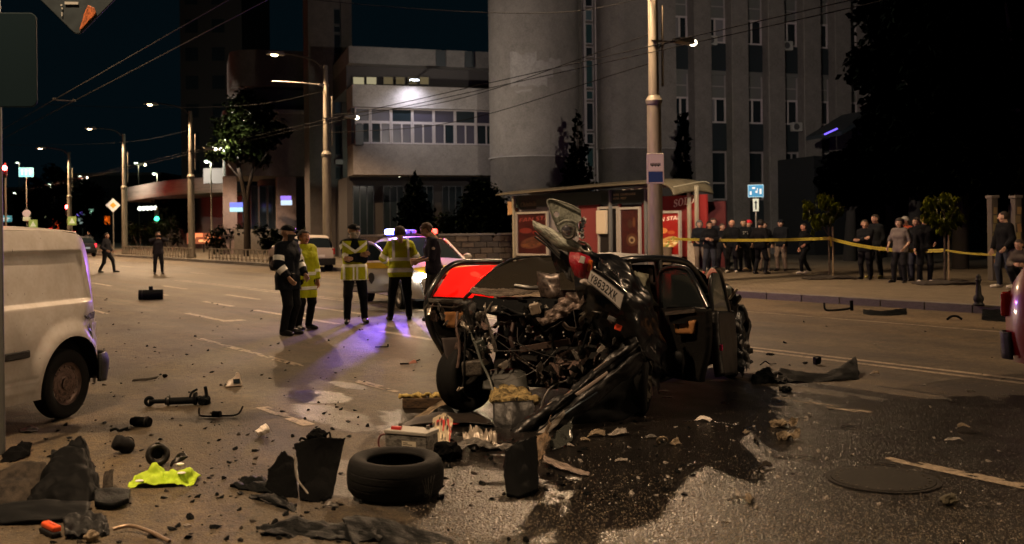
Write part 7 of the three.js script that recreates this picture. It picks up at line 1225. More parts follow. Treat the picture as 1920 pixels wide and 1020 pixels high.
    const q2 = w(1196, 735, 9.02), w2 = part('rear_right_wheel', tyreGeo(0.31, 0.22), Mt.rubber, t); w2.position.set(q2.x, 0.31, q2.z); w2.rotation.set(0, 0.35, -0.08);
    part('rim', [new THREE.LatheGeometry([[0.03, 0.09], [0.08, 0.1], [0.17, 0.07], [0.195, 0.11]].map(([a, b]) => new THREE.Vector2(a, b)), 28).rotateZ(-Math.PI / 2), ...[0, 1, 2, 3, 4].map((i) => bar(V(0.1, 0, 0), V(0.11, Math.cos(i * 1.257) * 0.18, Math.sin(i * 1.257) * 0.18), 0.05, 0.025))], M([0.5, 0.46, 0.38], 0.4, 0.4), w2);
  }
  // ---- the torn tail
  part('shelf_edge', sheet(R([[888, 552, 9.42], [960, 562, 9.25], [1040, 560, 9.1], [1120, 575, 8.95]], [[880, 578, 9.3], [960, 592, 9.12], [1040, 594, 9.0], [1120, 610, 8.85]]), { n: 26, m: 8, thick: 0.03, dent: 0.04, freq: 6, tear: 0.3 }), dark, t);
  part('left_quarter', sheet(R([[866, 566, 9.5], [884, 560, 9.4], [900, 575, 9.3]], [[858, 620, 9.5], [878, 625, 9.35], [905, 640, 9.25]], [[860, 668, 9.45], [880, 680, 9.3], [900, 690, 9.25]]), { n: 16, m: 18, thick: 0.01, dent: 0.07, freq: 9, fold: 0.05, tear: 0.4 }), scuffed, t);
  part('mud_flap', sheet(R([[828, 634, 9.15], [862, 632, 9.2]], [[836, 668, 9.12], [866, 676, 9.2]], [[850, 684, 9.12], [862, 690, 9.18]]), { n: 8, m: 10, thick: 0.012, dent: 0.02 }), M([0.06, 0.05, 0.05], 0.6), t);
  part('heat_box', box(0.19, 0.14, 0.1, ...w(886, 690, 9.05).toArray(), 0.5, 0, 0.08, 0.02), dirtGrey, t);
  part('heat_box', box(0.1, 0.12, 0.09, ...w(902, 648, 9.1).toArray(), 0.4, 0.2, 0.4, 0.02), M([0.03, 0.04, 0.035], 0.5), t);
  part('spare_well', sheet(R([[908, 695, 9.15], [945, 690, 9.1], [985, 700, 9.05]], [[905, 728, 8.95], [950, 733, 8.9], [992, 733, 8.9]]), { n: 14, m: 8, thick: 0.02, dent: 0.04, freq: 6 }), M([0.025, 0.028, 0.026], 0.6), t);
  part('yellow_foam', sheet(R([[928, 731, 8.95], [962, 726, 8.95], [994, 736, 8.9]], [[918, 744, 8.75], [958, 742, 8.72], [998, 748, 8.72]], [[924, 756, 8.62], [958, 753, 8.6], [996, 755, 8.6]]), { n: 26, m: 12, thick: 0.05, dent: 0.035, freq: 16, tear: 0.4 }), foam, t);
  part('foam_lump', [isoMesh((x, y, z) => Math.hypot(x, y * 1.4, z) - 0.06 + 0.03 * noise(x * 22, y * 22, z * 22), [-0.1, -0.1, -0.1], [0.1, 0.1, 0.1], 0.012).translate(...w(1003, 750, 8.65).toArray())], foam, t);
  part('bumper_end', sheet(R([[926, 756, 8.6], [962, 752, 8.55], [1000, 752, 8.55]], [[926, 790, 8.5], [962, 790, 8.42], [1004, 782, 8.45]], [[930, 828, 8.42], [965, 838, 8.34], [1008, 822, 8.4]]), { n: 14, m: 12, thick: 0.03, dent: 0.03, freq: 6 }), scuffed, t);
  // hanging bumper beam: a ridged moulding from the ground up to the right quarter
  {
    const A = [[958, 842, 8.25], [1010, 800, 8.3], [1075, 750, 8.38], [1140, 700, 8.48], [1200, 652, 8.6]], off = [[-10, -26, 0.06], [-4, -14, -0.02], [0, -6, 0.03], [4, 4, -0.04], [10, 16, 0.0], [14, 26, 0.06]];
    const rows = off.map(([dx, dy, dd]) => A.map(([x, y, d], i) => w(x + dx, y + dy + (i === 2 ? 3 : 0), d + dd)));
    const b = part('bumper', sheet(rows, { n: 60, m: 26, thick: 0.014, dent: 0.05, freq: 6, fold: 0.04, tear: 0.5, seed: 8 }), scuffed, t);
    part('bumper_trim', sheet(R([[1078, 738, 8.3], [1110, 716, 8.36], [1138, 696, 8.42]], [[1083, 743, 8.3], [1114, 721, 8.36], [1140, 701, 8.42]]), { n: 12, m: 3, thick: 0.01 }), M([0.3, 0.25, 0.22], 0.4, 0.2), b);
    part('bumper_edge', tube([w(968, 840, 8.22), w(1020, 806, 8.25), w(1065, 772, 8.3), w(1120, 735, 8.38)], 0.008, 30, 6), M([0.2, 0.25, 0.3], 0.25, 0.6), b);
    part('bumper_edge', tube([w(946, 826, 8.3), w(1000, 780, 8.35), w(1030, 757, 8.36), w(1066, 737, 8.42), w(1120, 690, 8.5), w(1170, 655, 8.6)], 0.008, 30, 6), M([0.3, 0.24, 0.2], 0.3, 0.5), b);
    part('torn_strip', sheet(R([[985, 822, 8.2], [1025, 798, 8.22], [1058, 768, 8.25]], [[992, 826, 8.18], [1034, 808, 8.2], [1060, 778, 8.24]]), { n: 18, m: 5, thick: 0.006, dent: 0.03, freq: 12, tear: 0.4 }), M([0.3, 0.27, 0.23], 0.5, 0.2, { map: T.grime }), b);
    part('splash_sheet', sheet(R([[1060, 790, 8.55], [1130, 740, 8.6], [1200, 690, 8.75]], [[1040, 830, 8.5], [1120, 810, 8.6], [1205, 770, 8.8]]), { n: 20, m: 12, thick: 0.02, dent: 0.06, freq: 4 }), dark, b);
  }
  part('rusty_beam', sheet(R([[1030, 680, 8.9], [1048, 684, 8.88]], [[1034, 705, 8.85], [1050, 708, 8.83]], [[1030, 728, 8.8], [1044, 728, 8.78]]), { n: 6, m: 12, thick: 0.03, dent: 0.02, freq: 10 }), rusty, t);
  part('rusty_beam', [bar(w(1062, 712, 8.75), w(1096, 664, 8.85), 0.1, 0.05)], rusty, t);
  part('rusty_bracket', sheet(R([[1040, 668, 8.95], [1070, 656, 8.95], [1098, 662, 8.9]], [[1038, 686, 8.9], [1068, 684, 8.9], [1092, 676, 8.85]]), { n: 12, m: 6, thick: 0.012, dent: 0.05, freq: 8 }), rusty, t);
  part('cross_beam', bar(w(976, 655, 9.05), w(1068, 640, 8.95), 0.07, 0.05), M([0.05, 0.032, 0.026], 0.6), t);
  part('foil_panel', sheet(R([[1008, 598, 8.85], [1040, 566, 8.8], [1078, 545, 8.7], [1092, 550, 8.65]], [[1012, 606, 8.8], [1046, 584, 8.72], [1082, 566, 8.66], [1096, 560, 8.62]], [[1014, 612, 8.8], [1042, 602, 8.72], [1072, 584, 8.66], [1092, 572, 8.62]]), { n: 30, m: 16, thick: 0.005, dent: 0.07, freq: 14, fold: 0.04, tear: 0.4, seed: 7 }), M([0.32, 0.25, 0.22], 0.35, 0.5, { map: T.grime, bumpMap: T.grime, bumpScale: 0.005 }), t);
  part('pale_block', box(0.09, 0.1, 0.05, ...w(1003, 579, 8.85).toArray(), 0.4, 0.2, 0.25, 0.012), M([0.3, 0.25, 0.2], 0.6), t);
  part('latch_plate', sheet(R([[1006, 508, 8.95], [1028, 514, 8.9], [1048, 508, 8.85]], [[1008, 534, 8.9], [1030, 536, 8.82], [1050, 532, 8.8]], [[1012, 556, 8.88], [1034, 560, 8.8], [1052, 552, 8.8]]), { n: 14, m: 12, thick: 0.01, dent: 0.03, freq: 8 }), M([0.13, 0.1, 0.09], 0.35, 0.3, { map: T.grime }), t);
  part('folded_panel', sheet(R([[1030, 464, 8.9], [1048, 452, 8.85], [1072, 478, 8.75]], [[1034, 488, 8.88], [1052, 485, 8.8], [1070, 500, 8.72]], [[1042, 512, 8.85], [1056, 512, 8.78], [1074, 530, 8.7]]), { n: 14, m: 14, thick: 0.01, dent: 0.04, freq: 8 }), scuffed, t);
  // boot lid, folded upright and twisted, with its number plate
  const lid = part('boot_lid', sheet(R([[1062, 462, 8.72], [1090, 458, 8.7], [1118, 470, 8.7], [1150, 480, 8.75], [1172, 490, 8.85]], [[1072, 505, 8.62], [1110, 500, 8.6], [1150, 506, 8.6], [1185, 520, 8.7], [1208, 535, 8.82]], [[1080, 545, 8.64], [1130, 552, 8.58], [1175, 560, 8.58], [1208, 570, 8.7], [1230, 590, 8.85]], [[1100, 600, 8.7], [1150, 606, 8.62], [1190, 615, 8.62], [1222, 625, 8.75], [1246, 640, 8.9]], [[1130, 650, 8.76], [1170, 655, 8.72], [1200, 665, 8.7], [1230, 680, 8.85], [1250, 700, 8.95]]), { n: 44, m: 44, thick: 0.014, dent: 0.045, freq: 5.5, fold: 0.045, seed: 2, tear: 0.4 }), paint, t);
  part('right_quarter', sheet(R([[1196, 600, 8.8], [1222, 640, 8.95], [1240, 650, 9.1]], [[1200, 660, 8.8], [1222, 690, 8.95], [1240, 700, 9.1]], [[1206, 700, 8.85], [1222, 716, 8.95], [1238, 740, 9.1]]), { n: 14, m: 16, thick: 0.01, dent: 0.05, freq: 7 }), paint, t);
  {
    const P0 = w(1108, 506, 8.36), P1 = w(1170, 552, 8.42), P2 = w(1163, 581, 8.4), P3 = w(1101, 528, 8.34);
    const tex = painted(512, 112, (c, W, H) => { c.fillStyle = '#cfcbc8'; c.fillRect(0, 0, W, H); c.strokeStyle = '#222'; c.lineWidth = 5; c.strokeRect(4, 4, W - 8, H - 8); c.fillStyle = '#16171b'; c.font = 'bold 92px sans-serif'; c.fillText('Y8632XK', 34, 90); });
    const m = new THREE.MeshStandardMaterial({ map: tex, roughness: 0.4 });
    part('number_plate', sheet([[P0, P0.clone().lerp(P1, 0.5).add(V(0.004, 0.004, 0)), P1], [P3, P3.clone().lerp(P2, 0.5).add(V(0.004, 0.004, 0)), P2]], { n: 14, m: 4, thick: 0.004, dent: 0.006, freq: 9 }), m, lid);
    part('plate_lamp_trim', tube([w(1106, 498, 8.5), w(1140, 518, 8.5), w(1175, 548, 8.53)], 0.007, 20, 6), Mt.chrome, lid);
    const r = rngOf(44); for (let i = 0; i < 8; i++) { const u = w(1126 + i * 5.2, 487 + i * 4.6, 8.56); part('chrome_letter', new THREE.TorusGeometry(0.011, 0.004, 5, 10, 4.6).rotateZ(r() * 6).rotateY(0.3).translate(u.x, u.y, u.z), Mt.chrome, lid); }
    part('latch', [box(0.07, 0.04, 0.03, ...w(1147, 598, 8.5).toArray(), 0.3, 0, -0.4, 0.008)], M([0.2, 0.2, 0.2], 0.4, 0.5), lid);
    part('reflector', [box(0.06, 0.05, 0.03, ...w(1159, 614, 8.5).toArray(), 0.3, 0, -0.35, 0.008)], M([0.75, 0.09, 0.04], 0.3), lid);
  }
  const tl = part('tail_lamp', sheet(R([[1069, 474, 8.5], [1088, 475, 8.45], [1106, 482, 8.45]], [[1068, 492, 8.46], [1088, 494, 8.4], [1110, 500, 8.42]], [[1080, 516, 8.48], [1092, 521, 8.44], [1104, 522, 8.46]]), { n: 14, m: 12, thick: 0.03, dent: 0.015, freq: 12 }), M([0.3, 0.008, 0.02], 0.2, 0, { clearcoat: 1, bumpMap: T.grime, bumpScale: 0.003 }), t);
  part('reverse_lens', box(0.045, 0.06, 0.02, ...w(1092, 487, 8.36).toArray(), 0.3, 0, -0.3, 0.006), M([0.5, 0.5, 0.48], 0.2), tl);
  part('amber_lens', box(0.035, 0.1, 0.03, ...w(1106, 498, 8.39).toArray(), 0.3, 0, -0.2, 0.01), M([0.6, 0.12, 0.02], 0.2), tl);
  part('broken_edge', sheet(R([[1085, 520, 8.44], [1105, 524, 8.42], [1122, 520, 8.44]], [[1088, 530, 8.44], [1106, 536, 8.42], [1122, 530, 8.44]]), { n: 12, m: 5, thick: 0.006, dent: 0.04, freq: 20, tear: 0.8 }), M([0.5, 0.45, 0.42], 0.4), tl);
  // raised pale inner panel with its round hole and shattered lamp
  {
    const s = new THREE.Shape([[1026, 375], [1034, 374], [1064, 382], [1088, 394], [1090, 412], [1078, 424], [1076, 446], [1056, 446], [1044, 428], [1034, 402]].map(([x, y]) => { const q = at(x, y, 8.62); return new THREE.Vector2(q.x, q.y); }));
    const hq = at(1043, 402, 8.62), h = new THREE.Path(); h.absellipse(hq.x, hq.y, 0.024, 0.027, 0, 6.283, false, 0.3); s.holes.push(h);
    for (const [x, y] of [[1054, 418], [1068, 418]]) { const q = at(x, y, 8.62), k = new THREE.Path(); k.absarc(q.x, q.y, 0.006, 0, 6.283, false); s.holes.push(k); }
    const g = new THREE.ExtrudeGeometry(s, { depth: 0.012, bevelEnabled: true, bevelSize: 0.003, bevelThickness: 0.003, bevelSegments: 1, curveSegments: 10 });
    g.translate(-O.x, 0, -8.62 - O.z).rotateY(-TURN);
    const pnl = part('raised_panel', g, zinc, t);
    part('panel_edge', tube([w(1088, 394, 8.58), w(1064, 382, 8.58), w(1027, 375, 8.6), w(1034, 402, 8.6), w(1046, 430, 8.6)], 0.007, 24, 6), zinc, pnl); part('panel_flange', [tube([w(1046, 422, 8.56), w(1060, 414, 8.54), w(1078, 418, 8.54), w(1084, 432, 8.55)], 0.014, 16, 6)], zinc, pnl);
    const bl = part('raised_blade', sheet(R([[999, 413, 8.8], [1024, 424, 8.7], [1052, 438, 8.6], [1092, 458, 8.55]], [[1000, 422, 8.78], [1026, 438, 8.66], [1056, 456, 8.55], [1090, 470, 8.52]], [[1004, 430, 8.8], [1030, 452, 8.7], [1058, 470, 8.6], [1086, 480, 8.56]]), { n: 24, m: 10, thick: 0.01, dent: 0.012, freq: 8 }), zinc, t);
    for (let i = 0; i < 3; i++) part('blade_rib', tube([w(1003, 428 + i * 8, 8.84), w(1025 + i * 2, 450 + i * 7, 8.76), w(1050, 476 + i * 5, 8.68)], 0.01, 14, 6), i ? Mt.black : dirtGrey, bl);
    const lp = part('shattered_lamp', [ball(0.05, ...w(1062, 432, 8.52).toArray(), 1, 1, 0.7, 18)], M([0.5, 0.48, 0.55], 0.08, 0.9), t);
    const r = rngOf(70); for (let i = 0; i < 14; i++) { const u = w(1072 + r() * 26, 412 + r() * 34, 8.5 + r() * 0.08); part('lamp_shard', new THREE.TetrahedronGeometry(0.02 + r() * 0.025).rotateX(r() * 6).rotateY(r() * 6).scale(1, 1, 0.5).translate(u.x, u.y, u.z), r() < 0.6 ? Mt.chrome : M([0.6, 0.58, 0.55], 0.15, 0.2), lp); }
    part('lamp_socket', new THREE.TorusGeometry(0.05, 0.012, 8, 20).rotateY(0.3).translate(...w(1066, 436, 8.5).toArray()), dirtGrey, lp);
    part('bent_hinge', tube([w(1084, 452, 8.55), w(1100, 458, 8.55), w(1108, 470, 8.58), w(1096, 472, 8.5), w(1086, 464, 8.5)], 0.012, 20, 6), M([0.35, 0.33, 0.28], 0.35, 0.6), lp);
  }
  // bars, hoses and strips hanging in the open tail
  const strips = [[[905, 585, 9.1], [916, 612, 9.05], [926, 642, 9.0], [930, 660, 9.0], 0.02, dirtGrey], [[893, 604, 9.12], [908, 622, 9.1], [924, 646, 9.05], 0.011, bare], [[945, 606, 9.1], [948, 622, 9.1], [951, 640, 9.1], 0.009, bare], [[880, 622, 9.1], [893, 650, 9.05], [903, 680, 9.0], [916, 706, 8.95], [925, 735, 8.85], 0.013, M([0.1, 0.11, 0.1], 0.4)], [[963, 604, 9.1], [958, 636, 9.05], [966, 660, 9.05], 0.02, M([0.06, 0.04, 0.038], 0.5)], [[858, 585, 9.2], [856, 616, 9.1], [862, 650, 9.05], [858, 690, 9.0], 0.014, rusty], [[870, 592, 9.15], [872, 640, 9.05], [870, 690, 9.0], [868, 722, 9.0], [862, 734, 8.98], 0.009, Mt.black], [[962, 664, 9.02], [954, 676, 9.0], [956, 690, 9.0], 0.009, bare], [[968, 670, 9.0], [1000, 692, 8.95], [1020, 712, 8.9], 0.006, bare], [[1040, 612, 8.95], [1036, 650, 8.95], [1042, 690, 8.9], 0.012, Mt.black], [[1022, 622, 9.0], [1050, 606, 8.9], [1074, 586, 8.8], 0.009, Mt.black], [[1076, 632, 8.85], [1088, 630, 8.82], [1092, 626, 8.82], 0.011, bare], [[1056, 606, 8.85], [1066, 616, 8.82], [1078, 618, 8.8], 0.02, M([0.3, 0.25, 0.23], 0.4, 0.4)], [[868, 726, 9.0], [858, 732, 8.95], [862, 726, 8.93], 0.01, M([0.4, 0.35, 0.28], 0.5)], [[1012, 770, 8.6], [1026, 735, 8.65], [1044, 720, 8.7], [1066, 712, 8.7], 0.011, bare], [[1130, 560, 8.6], [1110, 600, 8.66], [1096, 640, 8.7], [1090, 664, 8.75], 0.01, Mt.black], [[940, 575, 9.15], [980, 590, 9.1], [1010, 588, 8.95], 0.014, Mt.black], [[965, 536, 9.0], [990, 540, 8.95], [1010, 540, 8.9], 0.02, M([0.06, 0.06, 0.06], 0.3, 0.4)]];
  for (const s of strips) { const m = s.pop(), r = s.pop(); part('hanging_bar', tube(s.map((p) => w(...p)), r, 20, 7), m, t); }
  // crumpled small scraps packed into the opening
  const r = rngOf(123), scrap = [scuffed, bare, dirtGrey, inner, rusty, dark, M([0.35, 0.32, 0.28], 0.3, 0.7)], lists = scrap.map(() => []);
  const zone = [[862, 905, 570, 690, 9.15, 34], [905, 965, 570, 700, 9.1, 30], [1075, 1170, 580, 700, 8.7, 46], [1090, 1160, 520, 600, 8.66, 16], [960, 1040, 560, 690, 9.1, 26], [1180, 1225, 620, 730, 8.85, 14], [1010, 1100, 690, 740, 8.75, 18], [800, 870, 570, 610, 9.3, 12]];
  for (const [x0, x1, y0, y1, d, n] of zone) for (let i = 0; i < n; i++) {
    const k = Math.floor(r() * scrap.length), p = w(lerp(x0, x1, r()), lerp(y0, y1, r()), d + (r() - 0.5) * 0.16), a = 0.02 + 0.05 * r(), b = 0.012 + 0.035 * r(), e = new THREE.Euler(r() * 6, r() * 6, r() * 6);
    const g = sheet([[V(-a, b, 0), V(0, b * (0.6 + r()), a * 0.4 * (r() - 0.5)), V(a, b * r(), 0)], [V(-a * r(), -b, 0), V(0, -b, a * 0.5 * (r() - 0.5)), V(a, -b, 0)]], { n: 4, m: 3, thick: 0.006, dent: 0.015, freq: 30, seed: i });
    g.applyMatrix4(new THREE.Matrix4().makeRotationFromEuler(e)).translate(p.x, p.y, p.z); lists[k].push(g);
  }
  lists.forEach((l, k) => { if (l.length) { const m = part('torn_scraps', l, scrap[k], t); m.userData.kind = 'stuff'; } });
  const wires = []; for (let i = 0; i < 8; i++) { const a = w(lerp(880, 1120, r()), lerp(575, 650, r()), 8.95), b = w(lerp(880, 1110, r()), lerp(640, 730, r()), 8.9), c = a.clone().lerp(b, 0.5).add(V((r() - 0.5) * 0.15, -0.06 * r(), 0.06 * r())); wires.push(tube([a, c, b], 0.0035, 14, 4)); }
  const wm = part('loose_wires', wires, M([0.05, 0.05, 0.05], 0.4), t); wm.userData.kind = 'stuff';
  part('dust_scatter', [...Array(60)].map(() => { const p = w(lerp(885, 1175, r()), lerp(560, 690, r()), 8.7 + r() * 0.4); return new THREE.TetrahedronGeometry(0.006 + 0.008 * r()).rotateX(r() * 6).rotateY(r() * 6).translate(p.x, p.y, p.z); }), M([0.5, 0.48, 0.45], 0.2), t).userData.kind = 'stuff';
}
// ---------------------------------------------------------------- what the crash left on the road
{
  const pl = M([0.004, 0.005, 0.0055], 0.5, 0, { bumpMap: T.grime, bumpScale: 0.003, specularIntensity: 0.12 }), matte = M([0.003, 0.0033, 0.0036], 0.85, 0, { bumpMap: T.grime, bumpScale: 0.004, specularIntensity: 0.06 }), brown = M([0.04, 0.032, 0.024], 0.7, 0, { map: T.grime, specularIntensity: 0.3 }), tanM = M([0.36, 0.28, 0.18], 0.7, 0, { map: T.grime }), pale = M([0.42, 0.38, 0.33], 0.6, 0, { map: T.grime }), grey = M([0.2, 0.19, 0.175], 0.45, 0.2, { map: T.grime }), white = M([0.75, 0.7, 0.64], 0.5), red = M([0.5, 0.03, 0.03], 0.35), steel = Mt.darkMetal, foil = M([0.42, 0.38, 0.33], 0.3, 0.7, { map: T.grime, bumpMap: T.grime, bumpScale: 0.004 });
  let seed = 0;
  const one = (name, label, cat, geo, mat, px, py, turn = 0, lift = 0.004) => { const p = onGround(px, py); const g = Array.isArray(geo) ? join(geo) : geo; const o = obj(name, g, mat); o.position.set(p.x, lift, p.z); o.rotation.y = turn; return tag(o, label, cat); };
  const multi = (name, label, cat, px, py, turn = 0, lift = 0.004) => { const p = onGround(px, py); return thing(name, label, cat, [p.x, lift, p.z], turn); };
  const G = (px, py, h = 0) => onGround(px, py).setY(h);               // a ground spot
  // a torn sheet given by ground pixels and heights, local to a thing at the first point
  const torn = (name, label, cat, rows, mat, opt = {}) => { const P = rows.map((r) => r.map(([x, y, h]) => G(x, y, h))), o = P[0][0].clone().setY(0); const g = sheet(P.map((r) => r.map((q) => q.clone().sub(o))), { n: 18, m: 14, thick: 0.008, dent: 0.02, freq: 8, tear: 0.5, seed: ++seed, ...opt }); const m = obj(name, g, mat); m.position.copy(o); return tag(m, label, cat); };
  const rock = (r, k = 1, sq = 0.7) => isoMesh((x, y, z) => Math.hypot(x, y / sq, z) - r + r * 0.5 * noise(x * 1.6 / r + k, y * 1.6 / r, z * 1.6 / r) + r * 0.18 * noise(x * 4 / r, y * 4 / r + k, z * 4 / r), [-r * 1.6, -r * 1.2, -r * 1.6], [r * 1.6, r * 1.3, r * 1.6], r / 7).translate(0, r * sq * 0.85, 0);
  // -- the loose tyre lying flat in front
  {
    const t = multi('loose_tyre', 'loose car tyre lying flat on the road in front of the wreck', 'tyre', 741, 925, 0.3, 0);
    const prof = [[0.185, 0.03], [0.2, 0.015], [0.25, 0.008], [0.28, 0.02], [0.3, 0.045], [0.306, 0.075], [0.304, 0.078], [0.304, 0.083], [0.307, 0.086], [0.309, 0.12], [0.306, 0.122], [0.306, 0.127], [0.309, 0.13], [0.306, 0.165], [0.303, 0.168], [0.303, 0.173], [0.304, 0.178], [0.295, 0.213], [0.277, 0.235], [0.25, 0.244], [0.215, 0.237], [0.19, 0.222], [0.183, 0.21], [0.19, 0.2], [0.27, 0.2], [0.285, 0.12], [0.27, 0.045], [0.185, 0.03]].map(([x, y]) => new THREE.Vector2(x, y));
    const g = new THREE.LatheGeometry(prof, 72).rotateX(0.035).rotateZ(-0.02); part('tread_body', g, Mt.rubber, t);
    part('torn_cord', [0, 1, 2, 3, 4].map((i) => tube([[0.12 + i * 0.012, 0.02, 0.29], [0.13 + i * 0.01, 0.08, 0.305], [0.11 + i * 0.02, 0.15 + i * 0.006, 0.31]], 0.0025, 10, 4)), M([0.05, 0.05, 0.045], 0.7), t);
  }
  { // battery
    const t = multi('car_battery', 'grey car battery with a pale label standing behind the loose tyre', 'battery', 772, 852, -0.42);
    const g = M([0.24, 0.235, 0.22], 0.5, 0, { map: T.grime });
    part('case', new RoundedBoxGeometry(0.36, 0.16, 0.18, 2, 0.012).translate(0, 0.08, 0), g, t); part('lid', new RoundedBoxGeometry(0.37, 0.03, 0.19, 2, 0.008).translate(0, 0.172, 0), M([0.33, 0.32, 0.29], 0.5), t);
    const tex = painted(128, 96, (c, W, H) => { c.fillStyle = '#7b776c'; c.fillRect(0, 0, W, H); c.fillStyle = '#c7c0ad'; c.fillRect(6, 6, W - 12, H - 12); c.fillStyle = '#4a463e'; for (let i = 0; i < 6; i++) c.fillRect(14, 16 + i * 12, 40 + (i * 37) % 60, 6); });
    part('label', new THREE.PlaneGeometry(0.13, 0.1).translate(0.03, 0.07, 0.0925), new THREE.MeshStandardMaterial({ map: tex, roughness: 0.6 }), t);
    part('handle', [tube([[-0.18, 0.14, 0.03], [-0.24, 0.13, 0.05], [-0.25, 0.06, 0.06], [-0.2, 0.02, 0.07]], 0.007, 16, 6)], M([0.12, 0.03, 0.03], 0.5), t);
    part('terminal', [cyl(0.016, 0.014, 0.03, -0.12, 0.2, -0.04, 12), cyl(0.016, 0.014, 0.03, 0.12, 0.2, -0.04, 12)].slice(0, 1), grey, t); part('terminal', cyl(0.016, 0.014, 0.03, 0.12, 0.2, -0.04, 12), grey, t);
    part('red_cover', box(0.08, 0.03, 0.03, -0.1, 0.195, 0.05, 0.1, 0, 0, 0.006), red, t);
  }
  one('red_strip', 'thin red lens strip just behind the grey battery', 'lens fragment', sheet([[V(-0.13, 0.02, 0), V(0, 0.035, 0.01), V(0.13, 0.02, -0.01)], [V(-0.13, 0, 0.03), V(0, 0.01, 0.04), V(0.13, 0, 0.02)]], { n: 12, m: 4, thick: 0.006, dent: 0.02, freq: 14, tear: 0.4 }), red, 832, 800, 0.1, 0.02);
  torn('speckled_scrap', 'pale scrap speckled with red right of the battery', 'scrap', [[[812, 818, 0.15], [835, 812, 0.16], [850, 820, 0.14]], [[812, 838, 0.06], [832, 842, 0.05], [842, 846, 0.03]], [[816, 856, 0.0], [830, 862, 0.0], [836, 866, 0.0]]], new THREE.MeshStandardMaterial({ roughness: 0.6, side: THREE.DoubleSide, map: painted(64, 64, (c) => { const r = rngOf(3); c.fillStyle = '#a79c84'; c.fillRect(0, 0, 64, 64); for (let i = 0; i < 90; i++) { c.fillStyle = r() < 0.3 ? '#b01a20' : r() < 0.6 ? '#2a2620' : '#d8cdb0'; c.fillRect(r() * 64, r() * 64, 3 + r() * 4, 3 + r() * 4); } }) }));
  one('black_lump', 'lumpy black plastic piece against the right end of the battery', 'plastic part', rock(0.1, 3), matte, 838, 862);
  // -- torn wheel arch liners
  torn('arch_liner', 'torn black wheel arch liner standing upright left of the loose tyre', 'plastic liner', [[[552, 905, 0.26], [600, 900, 0.29], [650, 893, 0.27]], [[558, 915, 0.16], [600, 908, 0.18], [640, 903, 0.16]], [[562, 940, 0], [595, 942, 0], [622, 936, 0]]], matte, { n: 30, m: 20, tear: 0.9, dent: 0.025, freq: 6 });
  torn('arch_liner', 'smaller jagged piece of black arch liner leaning at the left of the bigger one', 'plastic liner', [[[505, 912, 0.12], [530, 900, 0.19], [552, 905, 0.17]], [[500, 918, 0.06], [530, 918, 0.09], [556, 920, 0.08]], [[494, 925, 0], [530, 932, 0], [560, 935, 0]]], matte, { n: 26, m: 16, tear: 0.9, dent: 0.03, freq: 9 });
  one('torn_pipe', 'thin pale bent rod between the two arch liner pieces', 'rod', tube([[0, 0.24, -0.02], [0.02, 0.12, 0.03], [0.07, 0.06, 0.06], [0.13, 0.005, 0.1]], 0.007, 16, 6), pale, 553, 930);
  torn('liner_scrap', 'low tangle of black scraps at the left foot of the arch liners', 'scrap', [[[436, 908, 0.01], [470, 902, 0.05], [510, 912, 0.02]], [[432, 914, 0.03], [472, 914, 0.03], [515, 920, 0.05]], [[450, 918, 0], [480, 924, 0.02], [512, 930, 0]]], pl, { dent: 0.05, freq: 12, tear: 0.9 });
  torn('dark_strip', 'black strip with a curled end lying below the arch liners', 'scrap', [[[470, 928, 0.01], [520, 940, 0.04], [560, 955, 0.01]], [[466, 934, 0.02], [515, 950, 0.02], [556, 962, 0.01]]], pl, { m: 5, dent: 0.03, freq: 10 });
  // -- large black panels at the lower left
  torn('wreck_shard', 'angular black plastic panel standing at the lower left, the largest piece there', 'plastic panel', [[[62, 930, 0.04], [100, 905, 0.2], [150, 885, 0.25], [160, 890, 0.24]], [[56, 940, 0.03], [105, 930, 0.12], [165, 920, 0.14], [188, 922, 0.06]], [[52, 945, 0], [105, 948, 0], [165, 942, 0], [190, 935, 0]]], M([0.004, 0.0045, 0.005], 0.6, 0, { specularIntensity: 0.08 }), { n: 34, m: 24, dent: 0.03, fold: 0.03, freq: 9, tear: 0.7, sharp: true, thick: 0.015 });
  torn('brown_mat', 'brownish torn mat at the left edge beside the black panel', 'mat', [[[-20, 915, 0.06], [40, 900, 0.13], [88, 902, 0.12]], [[-24, 930, 0.05], [40, 925, 0.07], [80, 925, 0.06]], [[-20, 945, 0], [40, 948, 0], [76, 945, 0]]], brown, { dent: 0.02, freq: 5 });
  torn('black_fin', 'thin black fin sticking up between the brown mat and the black panel', 'plastic part', [[[98, 895, 0.2], [112, 893, 0.18]], [[92, 905, 0.1], [116, 903, 0.1]], [[84, 915, 0.02], [114, 912, 0.02]]], pl, { n: 8, tear: 0.3 });
  torn('pale_trim', 'pale narrow trim strip lying behind the black panel', 'trim strip', [[[112, 868, 0.01], [146, 866, 0.015]], [[112, 871, 0.01], [146, 869, 0.01]]], pale, { n: 14, m: 3, dent: 0.01, tear: 0.2 });
  torn('flat_slab', 'flat black slab lying right of the black panel, under the yellow vest', 'plastic panel', [[[176, 930, 0.03], [210, 928, 0.035], [245, 930, 0.03]], [[178, 955, 0.03], [212, 958, 0.03], [242, 950, 0.035]]], pl, { thick: 0.03, dent: 0.006, tear: 0.2 });
  torn('brown_flap', 'small brown flap upright between the black panel and the yellow vest', 'scrap', [[[196, 912, 0.1], [214, 910, 0.11]], [[190, 922, 0], [210, 924, 0]]], brown, { n: 8, m: 8, tear: 0.4 });
  torn('broad_plate', 'broad dark plate lying flat in the lowest left corner', 'plastic panel', [[[-30, 960, 0.02], [60, 955, 0.05], [170, 952, 0.03]], [[-30, 985, 0.01], [60, 985, 0.02], [165, 975, 0.02]]], M([0.005, 0.006, 0.007], 0.55, 0, { specularIntensity: 0.12 }), { thick: 0.02, dent: 0.012, tear: 0.3 });
